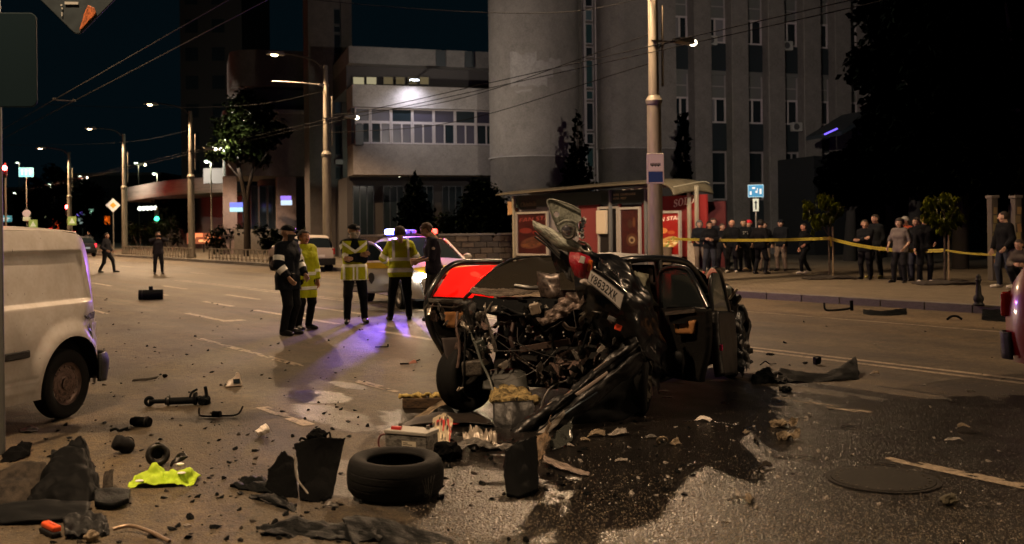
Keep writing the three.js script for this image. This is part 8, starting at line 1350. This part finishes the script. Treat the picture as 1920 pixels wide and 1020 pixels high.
  { // vest dropped on the road
    const t = multi('dropped_vest', 'crumpled bright yellow green safety vest lying on the road at lower left', 'vest', 308, 905, 0.1, 0.0);
    const rows = []; for (let j = 0; j <= 5; j++) { const r = []; for (let i = 0; i <= 8; i++) { const u = i / 8 - 0.5, v = j / 5 - 0.5, h = 0.13 * Math.exp(-((u + 0.15) ** 2 * 16 + v * v * 6)) + 0.08 * Math.exp(-((u - 0.3) ** 2 * 30 + v * v * 8)); r.push(V(u * 0.44, 0.012 + h * (0.7 + 0.5 * noise(i, j, 3)), v * 0.3 * (1 - 0.4 * Math.abs(u)))); } rows.push(r); }
    part('fabric', sheet(rows, { n: 60, m: 34, thick: 0.004, dent: 0.035, freq: 11, fold: 0.035, tear: 0.3, seed: 5 }), M([0.42, 0.62, 0.02], 0.75, 0, { bumpMap: T.weave, bumpScale: 0.001 }), t);
    for (const [u, v, y] of [[-0.13, 0.12, 0.06], [0.1, -0.02, 0.13], [0.13, 0.07, 0.09]]) part('reflective_patch', ball(0.026, u, y - 0.012, v, 1.1, 0.3, 0.8, 10), M([0.85, 0.85, 0.8], 0.5), t);
  }
  { const t = multi('bearing_ring', 'black ring shaped bearing part standing on edge just behind the yellow vest', 'car part', 296, 874, 0.35, 0); part('ring', new THREE.LatheGeometry([[0.035, -0.03], [0.07, -0.035], [0.083, -0.02], [0.085, 0.02], [0.07, 0.035], [0.05, 0.04], [0.045, 0.02], [0.035, 0.015], [0.035, -0.03]].map(([a, b]) => new THREE.Vector2(a, b)), 36).rotateX(Math.PI / 2 - 0.25).translate(0, 0.083, 0), Mt.darkMetal, t); part('hub', cyl(0.036, 0.036, 0.02, 0, 0.083, -0.02, 20, Math.PI / 2 - 0.25), Mt.black, t); part('lug', box(0.03, 0.02, 0.03, 0, 0.165, 0, 0, 0, 0, 0.006), Mt.darkMetal, t); }
  one('torn_bracket', 'small torn metal bracket right of the bearing ring', 'bracket', [sheet([[V(-0.05, 0.0, 0.03), V(0, 0.06, 0), V(0.04, 0.09, -0.02)], [V(-0.03, 0.0, 0.06), V(0.03, 0.03, 0.03), V(0.08, 0.05, 0)]], { n: 12, m: 8, thick: 0.008, dent: 0.04, freq: 18, tear: 0.5 })], steel, 333, 872);
  { const t = multi('rubber_boot', 'black cone shaped rubber boot on the road below the van wheel', 'rubber part', 234, 849, 0.5, 0); part('boot', new THREE.LatheGeometry([[0.0, 0.09], [0.05, 0.085], [0.062, 0.05], [0.056, 0.02], [0.064, 0], [0.056, -0.02], [0.05, -0.05], [0.03, -0.07], [0, -0.075]].map(([a, b]) => new THREE.Vector2(a, b)), 24).rotateZ(1.1).translate(0, 0.06, 0), Mt.rubber, t); part('clip', new THREE.TorusGeometry(0.06, 0.005, 6, 20).rotateY(0.5).translate(0.02, 0.06, 0), steel, t); }
  { const t = multi('canister', 'small black cylinder with a ring lying below the van bumper', 'car part', 267, 800, -0.3, 0); part('can', cyl(0.04, 0.045, 0.15, 0, 0.043, 0, 20, 0, Math.PI / 2), pl, t); part('ring', new THREE.TorusGeometry(0.045, 0.006, 6, 20).rotateY(Math.PI / 2).translate(0.05, 0.043, 0), steel, t); part('cap', cyl(0.03, 0.035, 0.03, -0.09, 0.043, 0, 16, 0, Math.PI / 2), pl, t); }
  one('black_clip', 'thin broken black clip just left above the rubber boot', 'plastic part', [tube([[-0.08, 0.01, 0], [-0.03, 0.025, 0.01], [0, 0.01, 0.02]], 0.012, 8, 6), rod(V(0, 0.01, 0.02), V(0.07, 0.03, 0), 0.012)], pl, 225, 810);
  { // suspension strut
    const t = multi('suspension_strut', 'black suspension strut lying on the road right of the van', 'car part', 336, 760, 0.12, 0);
    part('tube', [cyl(0.036, 0.036, 0.3, 0.02, 0.045, 0, 20, 0, Math.PI / 2), cyl(0.022, 0.022, 0.16, -0.2, 0.045, 0, 16, 0, Math.PI / 2)], pl, t); part('end_eye', [new THREE.TorusGeometry(0.034, 0.018, 8, 20).rotateY(0.4).translate(-0.28, 0.05, 0)], pl, t); part('collar', [cyl(0.05, 0.05, 0.02, -0.1, 0.05, 0, 20, 0, Math.PI / 2), cyl(0.052, 0.052, 0.015, 0.12, 0.05, 0, 20, 0, Math.PI / 2)].slice(0, 1), steel, t); part('spring_seat', [cyl(0.07, 0.055, 0.03, 0.15, 0.06, 0, 20, 0, Math.PI / 2)], pl, t);
    part('knuckle', [rock(0.07, 8).translate(0.23, 0, 0), box(0.03, 0.16, 0.04, 0.26, 0.1, 0, 0, 0, 0.15, 0.01)], pl, t); part('link', [tube([[0.1, 0.05, 0.02], [0.12, 0.12, 0], [0.17, 0.15, -0.02]], 0.012, 10, 6)], pl, t);
  }
  { const t = multi('bent_link', 'bent thin rod with a small motor lying below the suspension strut', 'car part', 412, 783, -0.1, 0.006); part('rod', tube([[-0.2, 0.08, -0.02], [-0.19, 0.02, 0], [-0.1, 0.01, 0.02], [0, 0.012, 0], [0.12, 0.012, -0.02], [0.17, 0.03, -0.03], [0.2, 0.09, -0.05]], 0.009, 30, 6), steel, t); part('motor', [cyl(0.03, 0.03, 0.07, -0.02, 0.03, 0.02, 16, 0, Math.PI / 2)], pl, t); }
  { const t = multi('mirror_fragment', 'broken pale and black mirror housing, alone on the road between strut and officers', 'car part', 437, 724, 0.4, 0); part('shell', sheet([[V(-0.09, 0.0, 0.05), V(0, 0.01, 0.07), V(0.09, 0.0, 0.05)], [V(-0.06, 0.05, 0.02), V(0.02, 0.09, 0.02), V(0.08, 0.08, 0)], [V(0.03, 0.1, -0.02), V(0.05, 0.14, -0.02), V(0.07, 0.12, -0.03)]], { n: 12, m: 12, thick: 0.012, dent: 0.02, freq: 12 }), M([0.35, 0.3, 0.25], 0.35), t); part('base', box(0.17, 0.03, 0.1, 0, 0.015, 0, 0, 0, 0, 0.01), pl, t); part('glass', box(0.07, 0.05, 0.006, 0.03, 0.06, 0.055, 0, -0.5, 0), Mt.paneDark, t); }
  one('dark_strip', 'flat dark blade shaped strip on the road right of the van bumper', 'plastic strip', sheet([[V(-0.14, 0.015, 0), V(0, 0.025, 0), V(0.14, 0.05, -0.02)], [V(-0.14, 0.005, 0.04), V(0, 0.005, 0.04), V(0.13, 0.03, 0.02)]], { n: 14, m: 4, thick: 0.008, dent: 0.01 }), brown, 273, 714);
  one('black_crumb', 'small black crumb right of the dark blade shaped strip', 'plastic part', rock(0.028, 5), matte, 309, 708);
  { const t = multi('crumpled_cup', 'crumpled white paper cup lying on the open road at left centre', 'cup', 492, 818, 0.6, 0); part('cup', isoMesh((x, y, z) => { const r = Math.hypot(y, z), R = 0.036 + x * 0.15; return Math.max(r - R + 0.012 * noise(x * 28, y * 28, z * 28) + 0.01 * Math.abs(noise(x * 50, y * 50, z * 50)), Math.abs(x) - 0.05, x > 0.02 ? R - 0.012 - r : -1); }, [-0.07, -0.07, -0.07], [0.07, 0.07, 0.07], 0.005).rotateZ(0.4).translate(0, 0.045, 0), white, t); }
  one('black_wad', 'black torn wad with a pale tip on the road above the arch liners', 'scrap', [rock(0.075, 9, 0.8), tube([[-0.06, 0.03, 0.02], [-0.12, 0.05, 0.02], [-0.13, 0.03, 0.03]], 0.01, 8, 5), tube([[0.05, 0.04, 0], [0.1, 0.09, 0], [0.11, 0.05, 0.01]], 0.008, 8, 5)], matte, 594, 833);
  { const t = multi('black_drum', 'black cylindrical car part lying far out on the road behind the van', 'car part', 283, 562, 0.25, 0); part('drum', cyl(0.13, 0.13, 0.58, 0, 0.13, 0, 24, 0, Math.PI / 2), pl, t); part('neck', cyl(0.05, 0.05, 0.1, 0.0, 0.29, 0, 14), pl, t); part('band', [-0.2, 0.2].map((x) => new THREE.TorusGeometry(0.132, 0.008, 6, 24).rotateY(Math.PI / 2).translate(x, 0.13, 0))[0], steel, t); }
  one('dark_bar', 'short dark bar on the violet lit stretch of road', 'rod', [box(0.19, 0.015, 0.03, 0, 0.01, 0, 0, 0, 0, 0.004), box(0.02, 0.04, 0.02, 0.09, 0.03, 0, 0, 0, 0, 0.004)], pl, 716, 652, -0.05);
  { const t = multi('broken_handle', 'broken dark handle with a pinkish torn end left of the wreck door', 'car part', 768, 684, 0.1, 0.004); part('grip', box(0.12, 0.02, 0.03, -0.06, 0.012, 0, 0, 0, 0, 0.006), pl, t); part('torn_end', sheet([[V(0, 0.03, 0), V(0.05, 0.06, 0), V(0.09, 0.05, 0)], [V(-0.01, 0.01, 0.02), V(0.04, 0.02, 0.03), V(0.09, 0.03, 0.02)]], { n: 8, m: 6, thick: 0.008, dent: 0.02, tear: 0.4 }), M([0.45, 0.18, 0.13], 0.5), t); part('stub', rod(V(0.08, 0.04, 0.01), V(0.13, 0.06, 0), 0.008), pl, t); }
  // -- slab with yellow scraps left of the rear wheel, and a long splinter
  { const t = multi('foam_slab', 'brown slab topped with yellow foam scraps, left of the wreck rear wheel', 'slab', 794, 764, 0.05, 0); part('slab', box(0.39, 0.1, 0.16, 0, 0.05, 0, 0, 0, 0, 0.012), M([0.14, 0.085, 0.045], 0.8, 0, { map: T.grime }), t); part('foam_scraps', [[-0.14, 0.09], [-0.05, 0.05], [0.04, 0.06], [0.13, 0.07], [0.17, 0.04]].map(([x, r], i) => sheet([[V(x - r, 0.11, -0.03), V(x, 0.125, -0.03), V(x + r, 0.11, -0.03)], [V(x - r, 0.115, 0.06), V(x, 0.125, 0.06), V(x + r, 0.105, 0.05)]], { n: 10, m: 6, thick: 0.02, dent: 0.03, freq: 20, tear: 0.6, seed: i })), M([0.5, 0.38, 0.13], 0.9), t).userData.kind = 'stuff'; }
  torn('long_splinter', 'long tan splinter pointing to the wreck rear wheel', 'splinter', [[[778, 783, 0.01], [806, 774, 0.05], [845, 762, 0.1]], [[776, 788, 0.0], [810, 782, 0.02], [848, 768, 0.06]]], tanM, { n: 18, m: 4, dent: 0.01, tear: 0.3 });
  torn('dark_board', 'black board lying below the long tan splinter', 'plastic panel', [[[792, 788, 0.01], [830, 772, 0.06], [848, 776, 0.05]], [[812, 792, 0.0], [842, 790, 0.01], [860, 786, 0.01]]], pl, { dent: 0.01 });  // the board itself is black
  torn('tan_triangle', 'small tan triangular scrap at the foot of the wreck rear wheel', 'scrap', [[[832, 760, 0.05], [850, 764, 0.06]], [[834, 772, 0], [840, 772, 0]]], tanM, { n: 6, m: 6, tear: 0.2, dent: 0.005 });
  torn('flat_mudguard', 'wide dark brown mudguard lying flat between the battery and the wreck', 'mudguard', [[[735, 808, 0.01], [800, 786, 0.04], [880, 782, 0.03], [920, 788, 0.02]], [[715, 826, 0.0], [790, 806, 0.05], [870, 800, 0.04], [925, 802, 0.02]]], M([0.035, 0.025, 0.02], 0.6, 0, { map: T.grime }), { n: 26, m: 8, dent: 0.02, freq: 5 });
  // -- scraps under the tail
  torn('grey_lath', 'bent grey metal strip right of the battery', 'metal strip', [[[836, 846, 0.03], [880, 842, 0.08], [920, 836, 0.05], [962, 838, 0.02]], [[838, 852, 0.01], [884, 850, 0.04], [922, 846, 0.02], [964, 844, 0.0]]], grey, { n: 30, m: 5, dent: 0.05, freq: 9, tear: 0.5 });
  torn('white_lattice', 'pale twisted lattice of strips on top of the grey metal strip', 'scrap', [[[868, 836, 0.1], [895, 830, 0.13], [930, 836, 0.08]], [[872, 846, 0.05], [900, 843, 0.06], [934, 844, 0.03]]], M([0.34, 0.3, 0.25], 0.4, 0.3), { n: 26, m: 6, dent: 0.09, freq: 16, tear: 1.2 });
  torn('black_block', 'tall black jagged block standing right of the loose tyre', 'plastic part', [[[948, 905, 0.2], [975, 897, 0.24], [1006, 890, 0.25]], [[946, 918, 0.1], [975, 915, 0.12], [1008, 905, 0.12]], [[950, 932, 0], [978, 935, 0], [1004, 925, 0]]], M([0.004, 0.0045, 0.005], 0.7, 0, { specularIntensity: 0.06 }), { n: 22, m: 14, thick: 0.05, dent: 0.02, tear: 0.5 });
  torn('pale_lath', 'long pale flat strip right of the black jagged block', 'trim strip', [[[1020, 866, 0.05], [1062, 878, 0.03], [1106, 889, 0.015]], [[1018, 876, 0.04], [1060, 887, 0.02], [1104, 894, 0.01]]], M([0.42, 0.34, 0.29], 0.5, 0, { map: T.grime }), { n: 26, m: 4, dent: 0.012, freq: 10, tear: 0.25 });
  torn('brown_splinters', 'brown splinters standing above the pale flat strip', 'splinter', [[[1003, 842, 0.1], [1022, 838, 0.13], [1036, 822, 0.2]], [[1004, 862, 0.02], [1016, 862, 0.01], [1024, 852, 0.03]]], M([0.25, 0.17, 0.1], 0.7, 0, { map: T.grime }), { n: 16, m: 10, dent: 0.05, freq: 18, tear: 1 });
  torn('glassy_sheet', 'dark crumpled glassy sheet below the hanging bumper', 'scrap', [[[1030, 836, 0.06], [1060, 820, 0.1], [1072, 812, 0.11]], [[1036, 846, 0.0], [1060, 838, 0.01], [1076, 828, 0.02]]], M([0.05, 0.055, 0.05], 0.2, 0.2), { dent: 0.04, freq: 12, tear: 0.6 });
  const bits = [[1118, 819, 0.16, tanM, 'pinkish pale torn strip, first of the pair below the wreck quarter'], [1160, 817, 0.2, pale, 'pale torn strip with a hooked end below the wreck quarter'], [1070, 838, 0.06, pale, 'small pale flake left of the pinkish torn strip'], [1098, 828, 0.08, tanM, 'crumpled tan flake under the pinkish torn strip'], [1165, 866, 0.1, pale, 'pale scrap with a white speck in the dark wet patch'], [1222, 822, 0.1, grey, 'thin grey sliver left of the curled foil'], [1318, 790, 0.15, white, 'white card lying in the dark below the open doors'], [1400, 812, 0.13, tanM, 'upright tan scrap lit in the dark below the front door'], [1418, 832, 0.14, brown, 'long brown scrap below the upright tan one'], [1520, 838, 0.04, pale, 'tiny pale flake on the wet road left of the manhole'], [1435, 878, 0.12, brown, 'brown curl left of the manhole cover'], [1404, 940, 0.16, tanM, 'curled tan strip at the lower right of the wet patch'], [1382, 927, 0.14, pale, 'thin pale sliver left of the curled tan strip'], [1820, 735, 0.12, pale, 'pale torn paper on the road before the red car'], [1880, 712, 0.06, pale, 'small pale chip nearest the red car wheel'], [1807, 803, 0.1, tanM, 'tan chip on the wet streaks at right'], [1790, 829, 0.15, pale, 'thin straight pale sliver on the wet streaks at right'], [1640, 703, 0.14, tanM, 'tan offcut at the right tip of the long twisted trim'], [1640, 646, 0.08, pale, 'pale flake on the dry road above the double line'], [1000, 915, 0.14, pale, 'thin straight pale sliver at the foot of the black jagged block'], [620, 952, 0.1, grey, 'grey splinter under the torn arch liner'], [352, 988, 0.05, pale, 'small light pebble like scrap at the bottom left']];
  bits.forEach(([px, py, r, m, label], i) => { const k = rngOf(300 + i), h = r * (0.15 + 0.25 * k()); one('scrap', label, 'scrap', sheet([[V(-r * 0.5, h * k(), -r * 0.12), V(0, h, -r * 0.1), V(r * 0.5, h * k(), -r * 0.12)], [V(-r * 0.5, 0.005, r * 0.12), V(0, h * 0.4, r * 0.14), V(r * 0.45, 0.005, r * 0.1)]], { n: 14, m: 7, thick: 0.005, dent: r * 0.12, freq: 2.6 / r, tear: 0.7, seed: i }), m, px, py, (k() - 0.5) * 1.2 + (px > 1380 && px < 1440 ? 1 : 0)); });
  one('curled_foil', 'curled pale foil ring left of the white card', 'foil', [new THREE.TorusGeometry(0.035, 0.012, 6, 18, 4.2).rotateX(0.6).translate(-0.06, 0.03, 0), sheet([[V(0, 0.02, 0), V(0.06, 0.06, 0)], [V(0, 0, 0.04), V(0.08, 0.01, 0.04)]], { n: 10, m: 6, thick: 0.006, dent: 0.03, freq: 20, tear: 0.6 })], tanM, 1256, 834);
  for (const [px, py, s, label] of [[1470, 800, 1, 'crumpled tan paper bag on the wet road, upper one of two'], [1478, 824, 0.8, 'crumpled tan paper bag on the wet road, lower one of two']]) one('crumpled_paper', label, 'paper', [rock(0.05 * s, 4 + py, 0.6).translate(-0.03, 0, 0), sheet([[V(-0.12 * s, 0.05, 0), V(0, 0.06, -0.02), V(0.12 * s, 0.07, 0)], [V(-0.11 * s, 0.0, 0.04), V(0, 0.02, 0.06), V(0.1 * s, 0.02, 0.04)]], { n: 22, m: 10, thick: 0.004, dent: 0.06, freq: 16, tear: 0.6, seed: px })], tanM, px, py);
  // -- right of the wreck: twisted trim, black bits
  torn('twisted_trim', 'long twisted black bumper trim lying on the road right of the wreck', 'bumper trim', [[[1462, 704, 0.1], [1500, 706, 0.06], [1550, 706, 0.05], [1600, 694, 0.14], [1606, 696, 0.13]], [[1455, 716, 0.02], [1500, 718, 0.01], [1555, 716, 0.01], [1606, 712, 0.0], [1610, 710, 0.0]]], pl, { n: 40, m: 8, dent: 0.03, freq: 5, tear: 0.4, thick: 0.012 });
  torn('torn_undertray', 'torn black undertray between the wreck wheel and the twisted trim', 'undertray', [[[1408, 715, 0.02], [1430, 706, 0.1], [1470, 712, 0.05]], [[1412, 722, 0], [1440, 720, 0.02], [1480, 720, 0.01]]], pl, { dent: 0.06, freq: 9, tear: 0.8 });
  one('black_cube', 'small black cube part with a white face standing by the double line', 'car part', [box(0.08, 0.09, 0.06, 0, 0.05, 0, 0.4, 0.2, 0.2, 0.008), box(0.05, 0.05, 0.004, 0.02, 0.06, 0.036, 0.4, 0.2, 0.2)], pl, 1532, 684);
  one('flat_chip', 'flat black chip left of the small cube by the double line', 'plastic part', rock(0.03, 6, 0.4), pl, 1510, 682); one('flat_chip', 'black flake near the wreck front wheel, right by the double line', 'plastic part', rock(0.05, 7, 0.3), pl, 1443, 666);
  one('twig_clip', 'thin forked black clip below the double line beside the wreck', 'plastic part', tube([[-0.1, 0.01, 0.02], [-0.03, 0.05, 0], [0.02, 0.02, 0], [0.1, 0.02, 0]], 0.008, 14, 5), pl, 1440, 686);
  one('black_wedge', 'black wedge with a white nick on the wet road below the undertray', 'plastic part', [rock(0.06, 12, 0.5), box(0.02, 0.02, 0.01, 0.02, 0.05, 0.05)], pl, 1473, 735);
  one('kerb_bracket', 'u shaped dark bracket lying by the kerb, left one', 'bracket', [tube([[-0.28, 0.16, 0], [-0.26, 0.03, 0.02], [0, 0.02, 0.02], [0.2, 0.04, 0], [0.24, 0.05, 0]], 0.022, 24, 6), box(0.06, 0.2, 0.05, 0.26, 0.1, 0, 0, 0, 0.05, 0.01)], pl, 1572, 583);
  torn('kerb_trim', 'long black trim strip lying in the gutter under the bollard side of the kerb', 'trim strip', [[[1618, 584, 0.05], [1640, 587, 0.05], [1670, 588, 0.07], [1700, 585, 0.08]], [[1618, 589, 0], [1640, 592, 0], [1670, 592, 0], [1700, 590, 0]]], pl, { n: 26, m: 5, dent: 0.02 });
  one('kerb_claw', 'small black claw shaped piece on the road left of the red car', 'plastic part', tube([[-0.14, 0.01, 0.02], [-0.06, 0.06, 0], [0.04, 0.06, 0], [0.12, 0.01, 0.02]], 0.022, 14, 6), pl, 1790, 600);
  torn('kerb_panel', 'flat black panel against the kerb just left of the red car', 'plastic panel', [[[1842, 590, 0.1], [1870, 592, 0.12], [1902, 596, 0.12]], [[1840, 601, 0], [1870, 603, 0], [1902, 606, 0]]], pl, { dent: 0.02, tear: 0.5 });
  // -- along the bottom edge
  { const t = multi('orange_tool', 'orange red plastic hammer handle with black edge at the bottom left', 'tool', 96, 1002, -0.75, 0.0); part('handle', new RoundedBoxGeometry(0.17, 0.035, 0.05, 3, 0.012).translate(0, 0.045, 0), M([0.72, 0.09, 0.02], 0.35), t); part('grip', new RoundedBoxGeometry(0.18, 0.03, 0.055, 2, 0.01).translate(0.01, 0.017, 0.01), Mt.black, t); part('groove', box(0.08, 0.004, 0.012, 0.02, 0.0635, 0), M([0.5, 0.05, 0.02], 0.4), t); }
  torn('grille_piece', 'black perforated grille piece right of the orange handle', 'grille', [[[118, 985, 0.04], [160, 980, 0.06], [200, 984, 0.04]], [[122, 1012, 0.02], [165, 1012, 0.03], [206, 1004, 0.02]]], Mt.black, { n: 26, m: 14, dent: 0.04, freq: 20, tear: 0.6 });
  one('pale_stone', 'pale broken stone like lump under the grille piece', 'lump', rock(0.035, 15, 0.9), tanM, 172, 1016);
  one('metal_hoop', 'curved bare metal strip at the bottom left, right of the grille piece', 'metal strip', tube([onGround(212, 1000).sub(onGround(262, 1012)).setY(0.02), onGround(240, 997).sub(onGround(262, 1012)).setY(0.03), onGround(275, 1004).sub(onGround(262, 1012)).setY(0.025), onGround(318, 1022).sub(onGround(262, 1012)).setY(0.015)], 0.011, 30, 7), M([0.32, 0.24, 0.17], 0.35, 0.5), 262, 1012);
  torn('bottom_plate', 'wide black splintered plate at the bottom edge left of centre', 'plastic panel', [[[478, 990, 0.01], [560, 985, 0.03], [650, 990, 0.04], [720, 998, 0.02]], [[490, 1005, 0.0], [570, 1010, 0.02], [650, 1016, 0.02], [715, 1018, 0.0]]], pl, { n: 34, m: 8, dent: 0.05, freq: 7, tear: 0.8 });
  torn('bottom_plate', 'second black splintered plate at the bottom edge, below the loose tyre', 'plastic panel', [[[640, 992, 0.06], [720, 985, 0.04], [790, 1002, 0.03], [850, 1010, 0.0]], [[660, 1022, 0.01], [720, 1022, 0.0], [790, 1024, 0.0], [852, 1024, 0.0]]], pl, { n: 30, m: 10, dent: 0.03, freq: 6, tear: 0.5 });
  torn('left_scrap', 'ragged black scrap at the left edge beside the sign post foot', 'scrap', [[[4, 858, 0.02], [34, 848, 0.08], [62, 842, 0.07]], [[0, 868, 0.0], [30, 866, 0.02], [56, 856, 0.01]]], matte, { dent: 0.05, freq: 12, tear: 0.9 });
  torn('leaf_plate', 'flat dark leaf shaped plate under the van sill', 'plastic panel', [[[36, 806, 0.01], [55, 802, 0.02], [72, 806, 0.01]], [[38, 811, 0.01], [56, 812, 0.01], [70, 809, 0.01]]], M([0.04, 0.035, 0.04], 0.5), { tear: 0.3 });
  one('stone', 'small dull stone on the wet road at the lower right', 'stone', rock(0.05, 22, 0.6), M([0.1, 0.09, 0.06], 0.8), 1780, 946);
  // -- countless small pieces
  const r = rngOf(2024), frag = [];
  const geo = [0, 1, 2, 3].map((i) => { const g = new THREE.TetrahedronGeometry(0.03, 1), p = g.attributes.position; for (let k = 0; k < p.count; k++) { const q = 1 + 0.5 * noise(p.getX(k) * 60 + i * 7, p.getY(k) * 60, p.getZ(k) * 60); p.setXYZ(k, p.getX(k) * q * (1.2 + 0.3 * i), p.getY(k) * q * 0.35, p.getZ(k) * q * 0.7); } g.computeVertexNormals(); return g; });
  const M4 = new THREE.Matrix4(), Q = new THREE.Quaternion(), E = new THREE.Euler();
  const scatter = (name, label, n, where, size, mats) => mats.forEach((m, k) => { const im = new THREE.InstancedMesh(geo[k % 4], m, n); for (let i = 0; i < n; i++) { const p = where(), s = size(); E.set(r() * 0.6, r() * 6.28, r() * 0.6); im.setMatrixAt(i, M4.compose(V(p.x, 0.006 * s, p.z), Q.setFromEuler(E), V(s, s, s))); } im.name = numbered(name); im.userData = { label: label[k] || label[0], category: 'fragments', kind: 'stuff' }; scene.add(im); });
  const zones = [[0, 640, 790, 1018], [380, 1000, 780, 1018], [820, 1300, 770, 940], [150, 700, 560, 800]];
  const zw = () => { const z = zones[Math.floor(r() * zones.length * 0.98)]; return onGround(lerp(z[0], z[1], r()), lerp(z[2], z[3], r())); };
  scatter('dark_fragments', ['small black plastic fragments strewn over the near road'], 640, zw, () => 0.15 + Math.pow(r(), 3) * 1.1, [pl]);
  scatter('brown_fragments', ['small brown and grey fragments strewn over the near road'], 320, zw, () => 0.12 + Math.pow(r(), 3) * 0.9, [brown]);
  const zr = () => (r() < 0.62 ? onGround(lerp(1010, 1560, r()), lerp(780, 960, r())) : onGround(lerp(1400, 1900, r()), lerp(700, 960, r())));
  scatter('pale_fragments', ['pale paint and plastic flakes strewn over the wet road'], 240, zr, () => 0.08 + Math.pow(r(), 3) * 0.75, [pale]);
  scatter('glass_crumbs', ['tiny bright glass crumbs glinting on the wet road'], 420, zr, () => 0.05 + Math.pow(r(), 2) * 0.2, [M([0.75, 0.75, 0.7], 0.15)]);
  const grit = () => (r() < 0.75 ? onGround(lerp(760, 1920, r()), lerp(850, 1020, Math.sqrt(r()))) : onGround(lerp(0, 1920, r()), lerp(760, 1020, r())));
  scatter('sparkle_grains', ['pale stone grains added for the sparkle of the wet asphalt at the bottom', 'tan stone grains added for the sparkle of the wet asphalt at the bottom'], 7000, grit, () => 0.07 + 0.11 * r(), [M([0.22, 0.18, 0.12], 0.7), M([0.13, 0.1, 0.065], 0.7)]);  // grains added to carry the lamp glints on the wet asphalt
  scatter('far_crumbs', ['scattered dark crumbs farther out on the road'], 60, () => onGround(lerp(190, 1900, r()), lerp(520, 720, r())), () => 0.3 + Math.pow(r(), 3) * 1.2, [pl]);
}
scene.traverse((o) => { if (o.isMesh) { o.castShadow = true; o.receiveShadow = true; } if (o.isLight) { o.castShadow = true; o.shadow.mapSize.set(1024, 1024); o.shadow.camera.far = 120; } });
renderer.render(scene, camera);
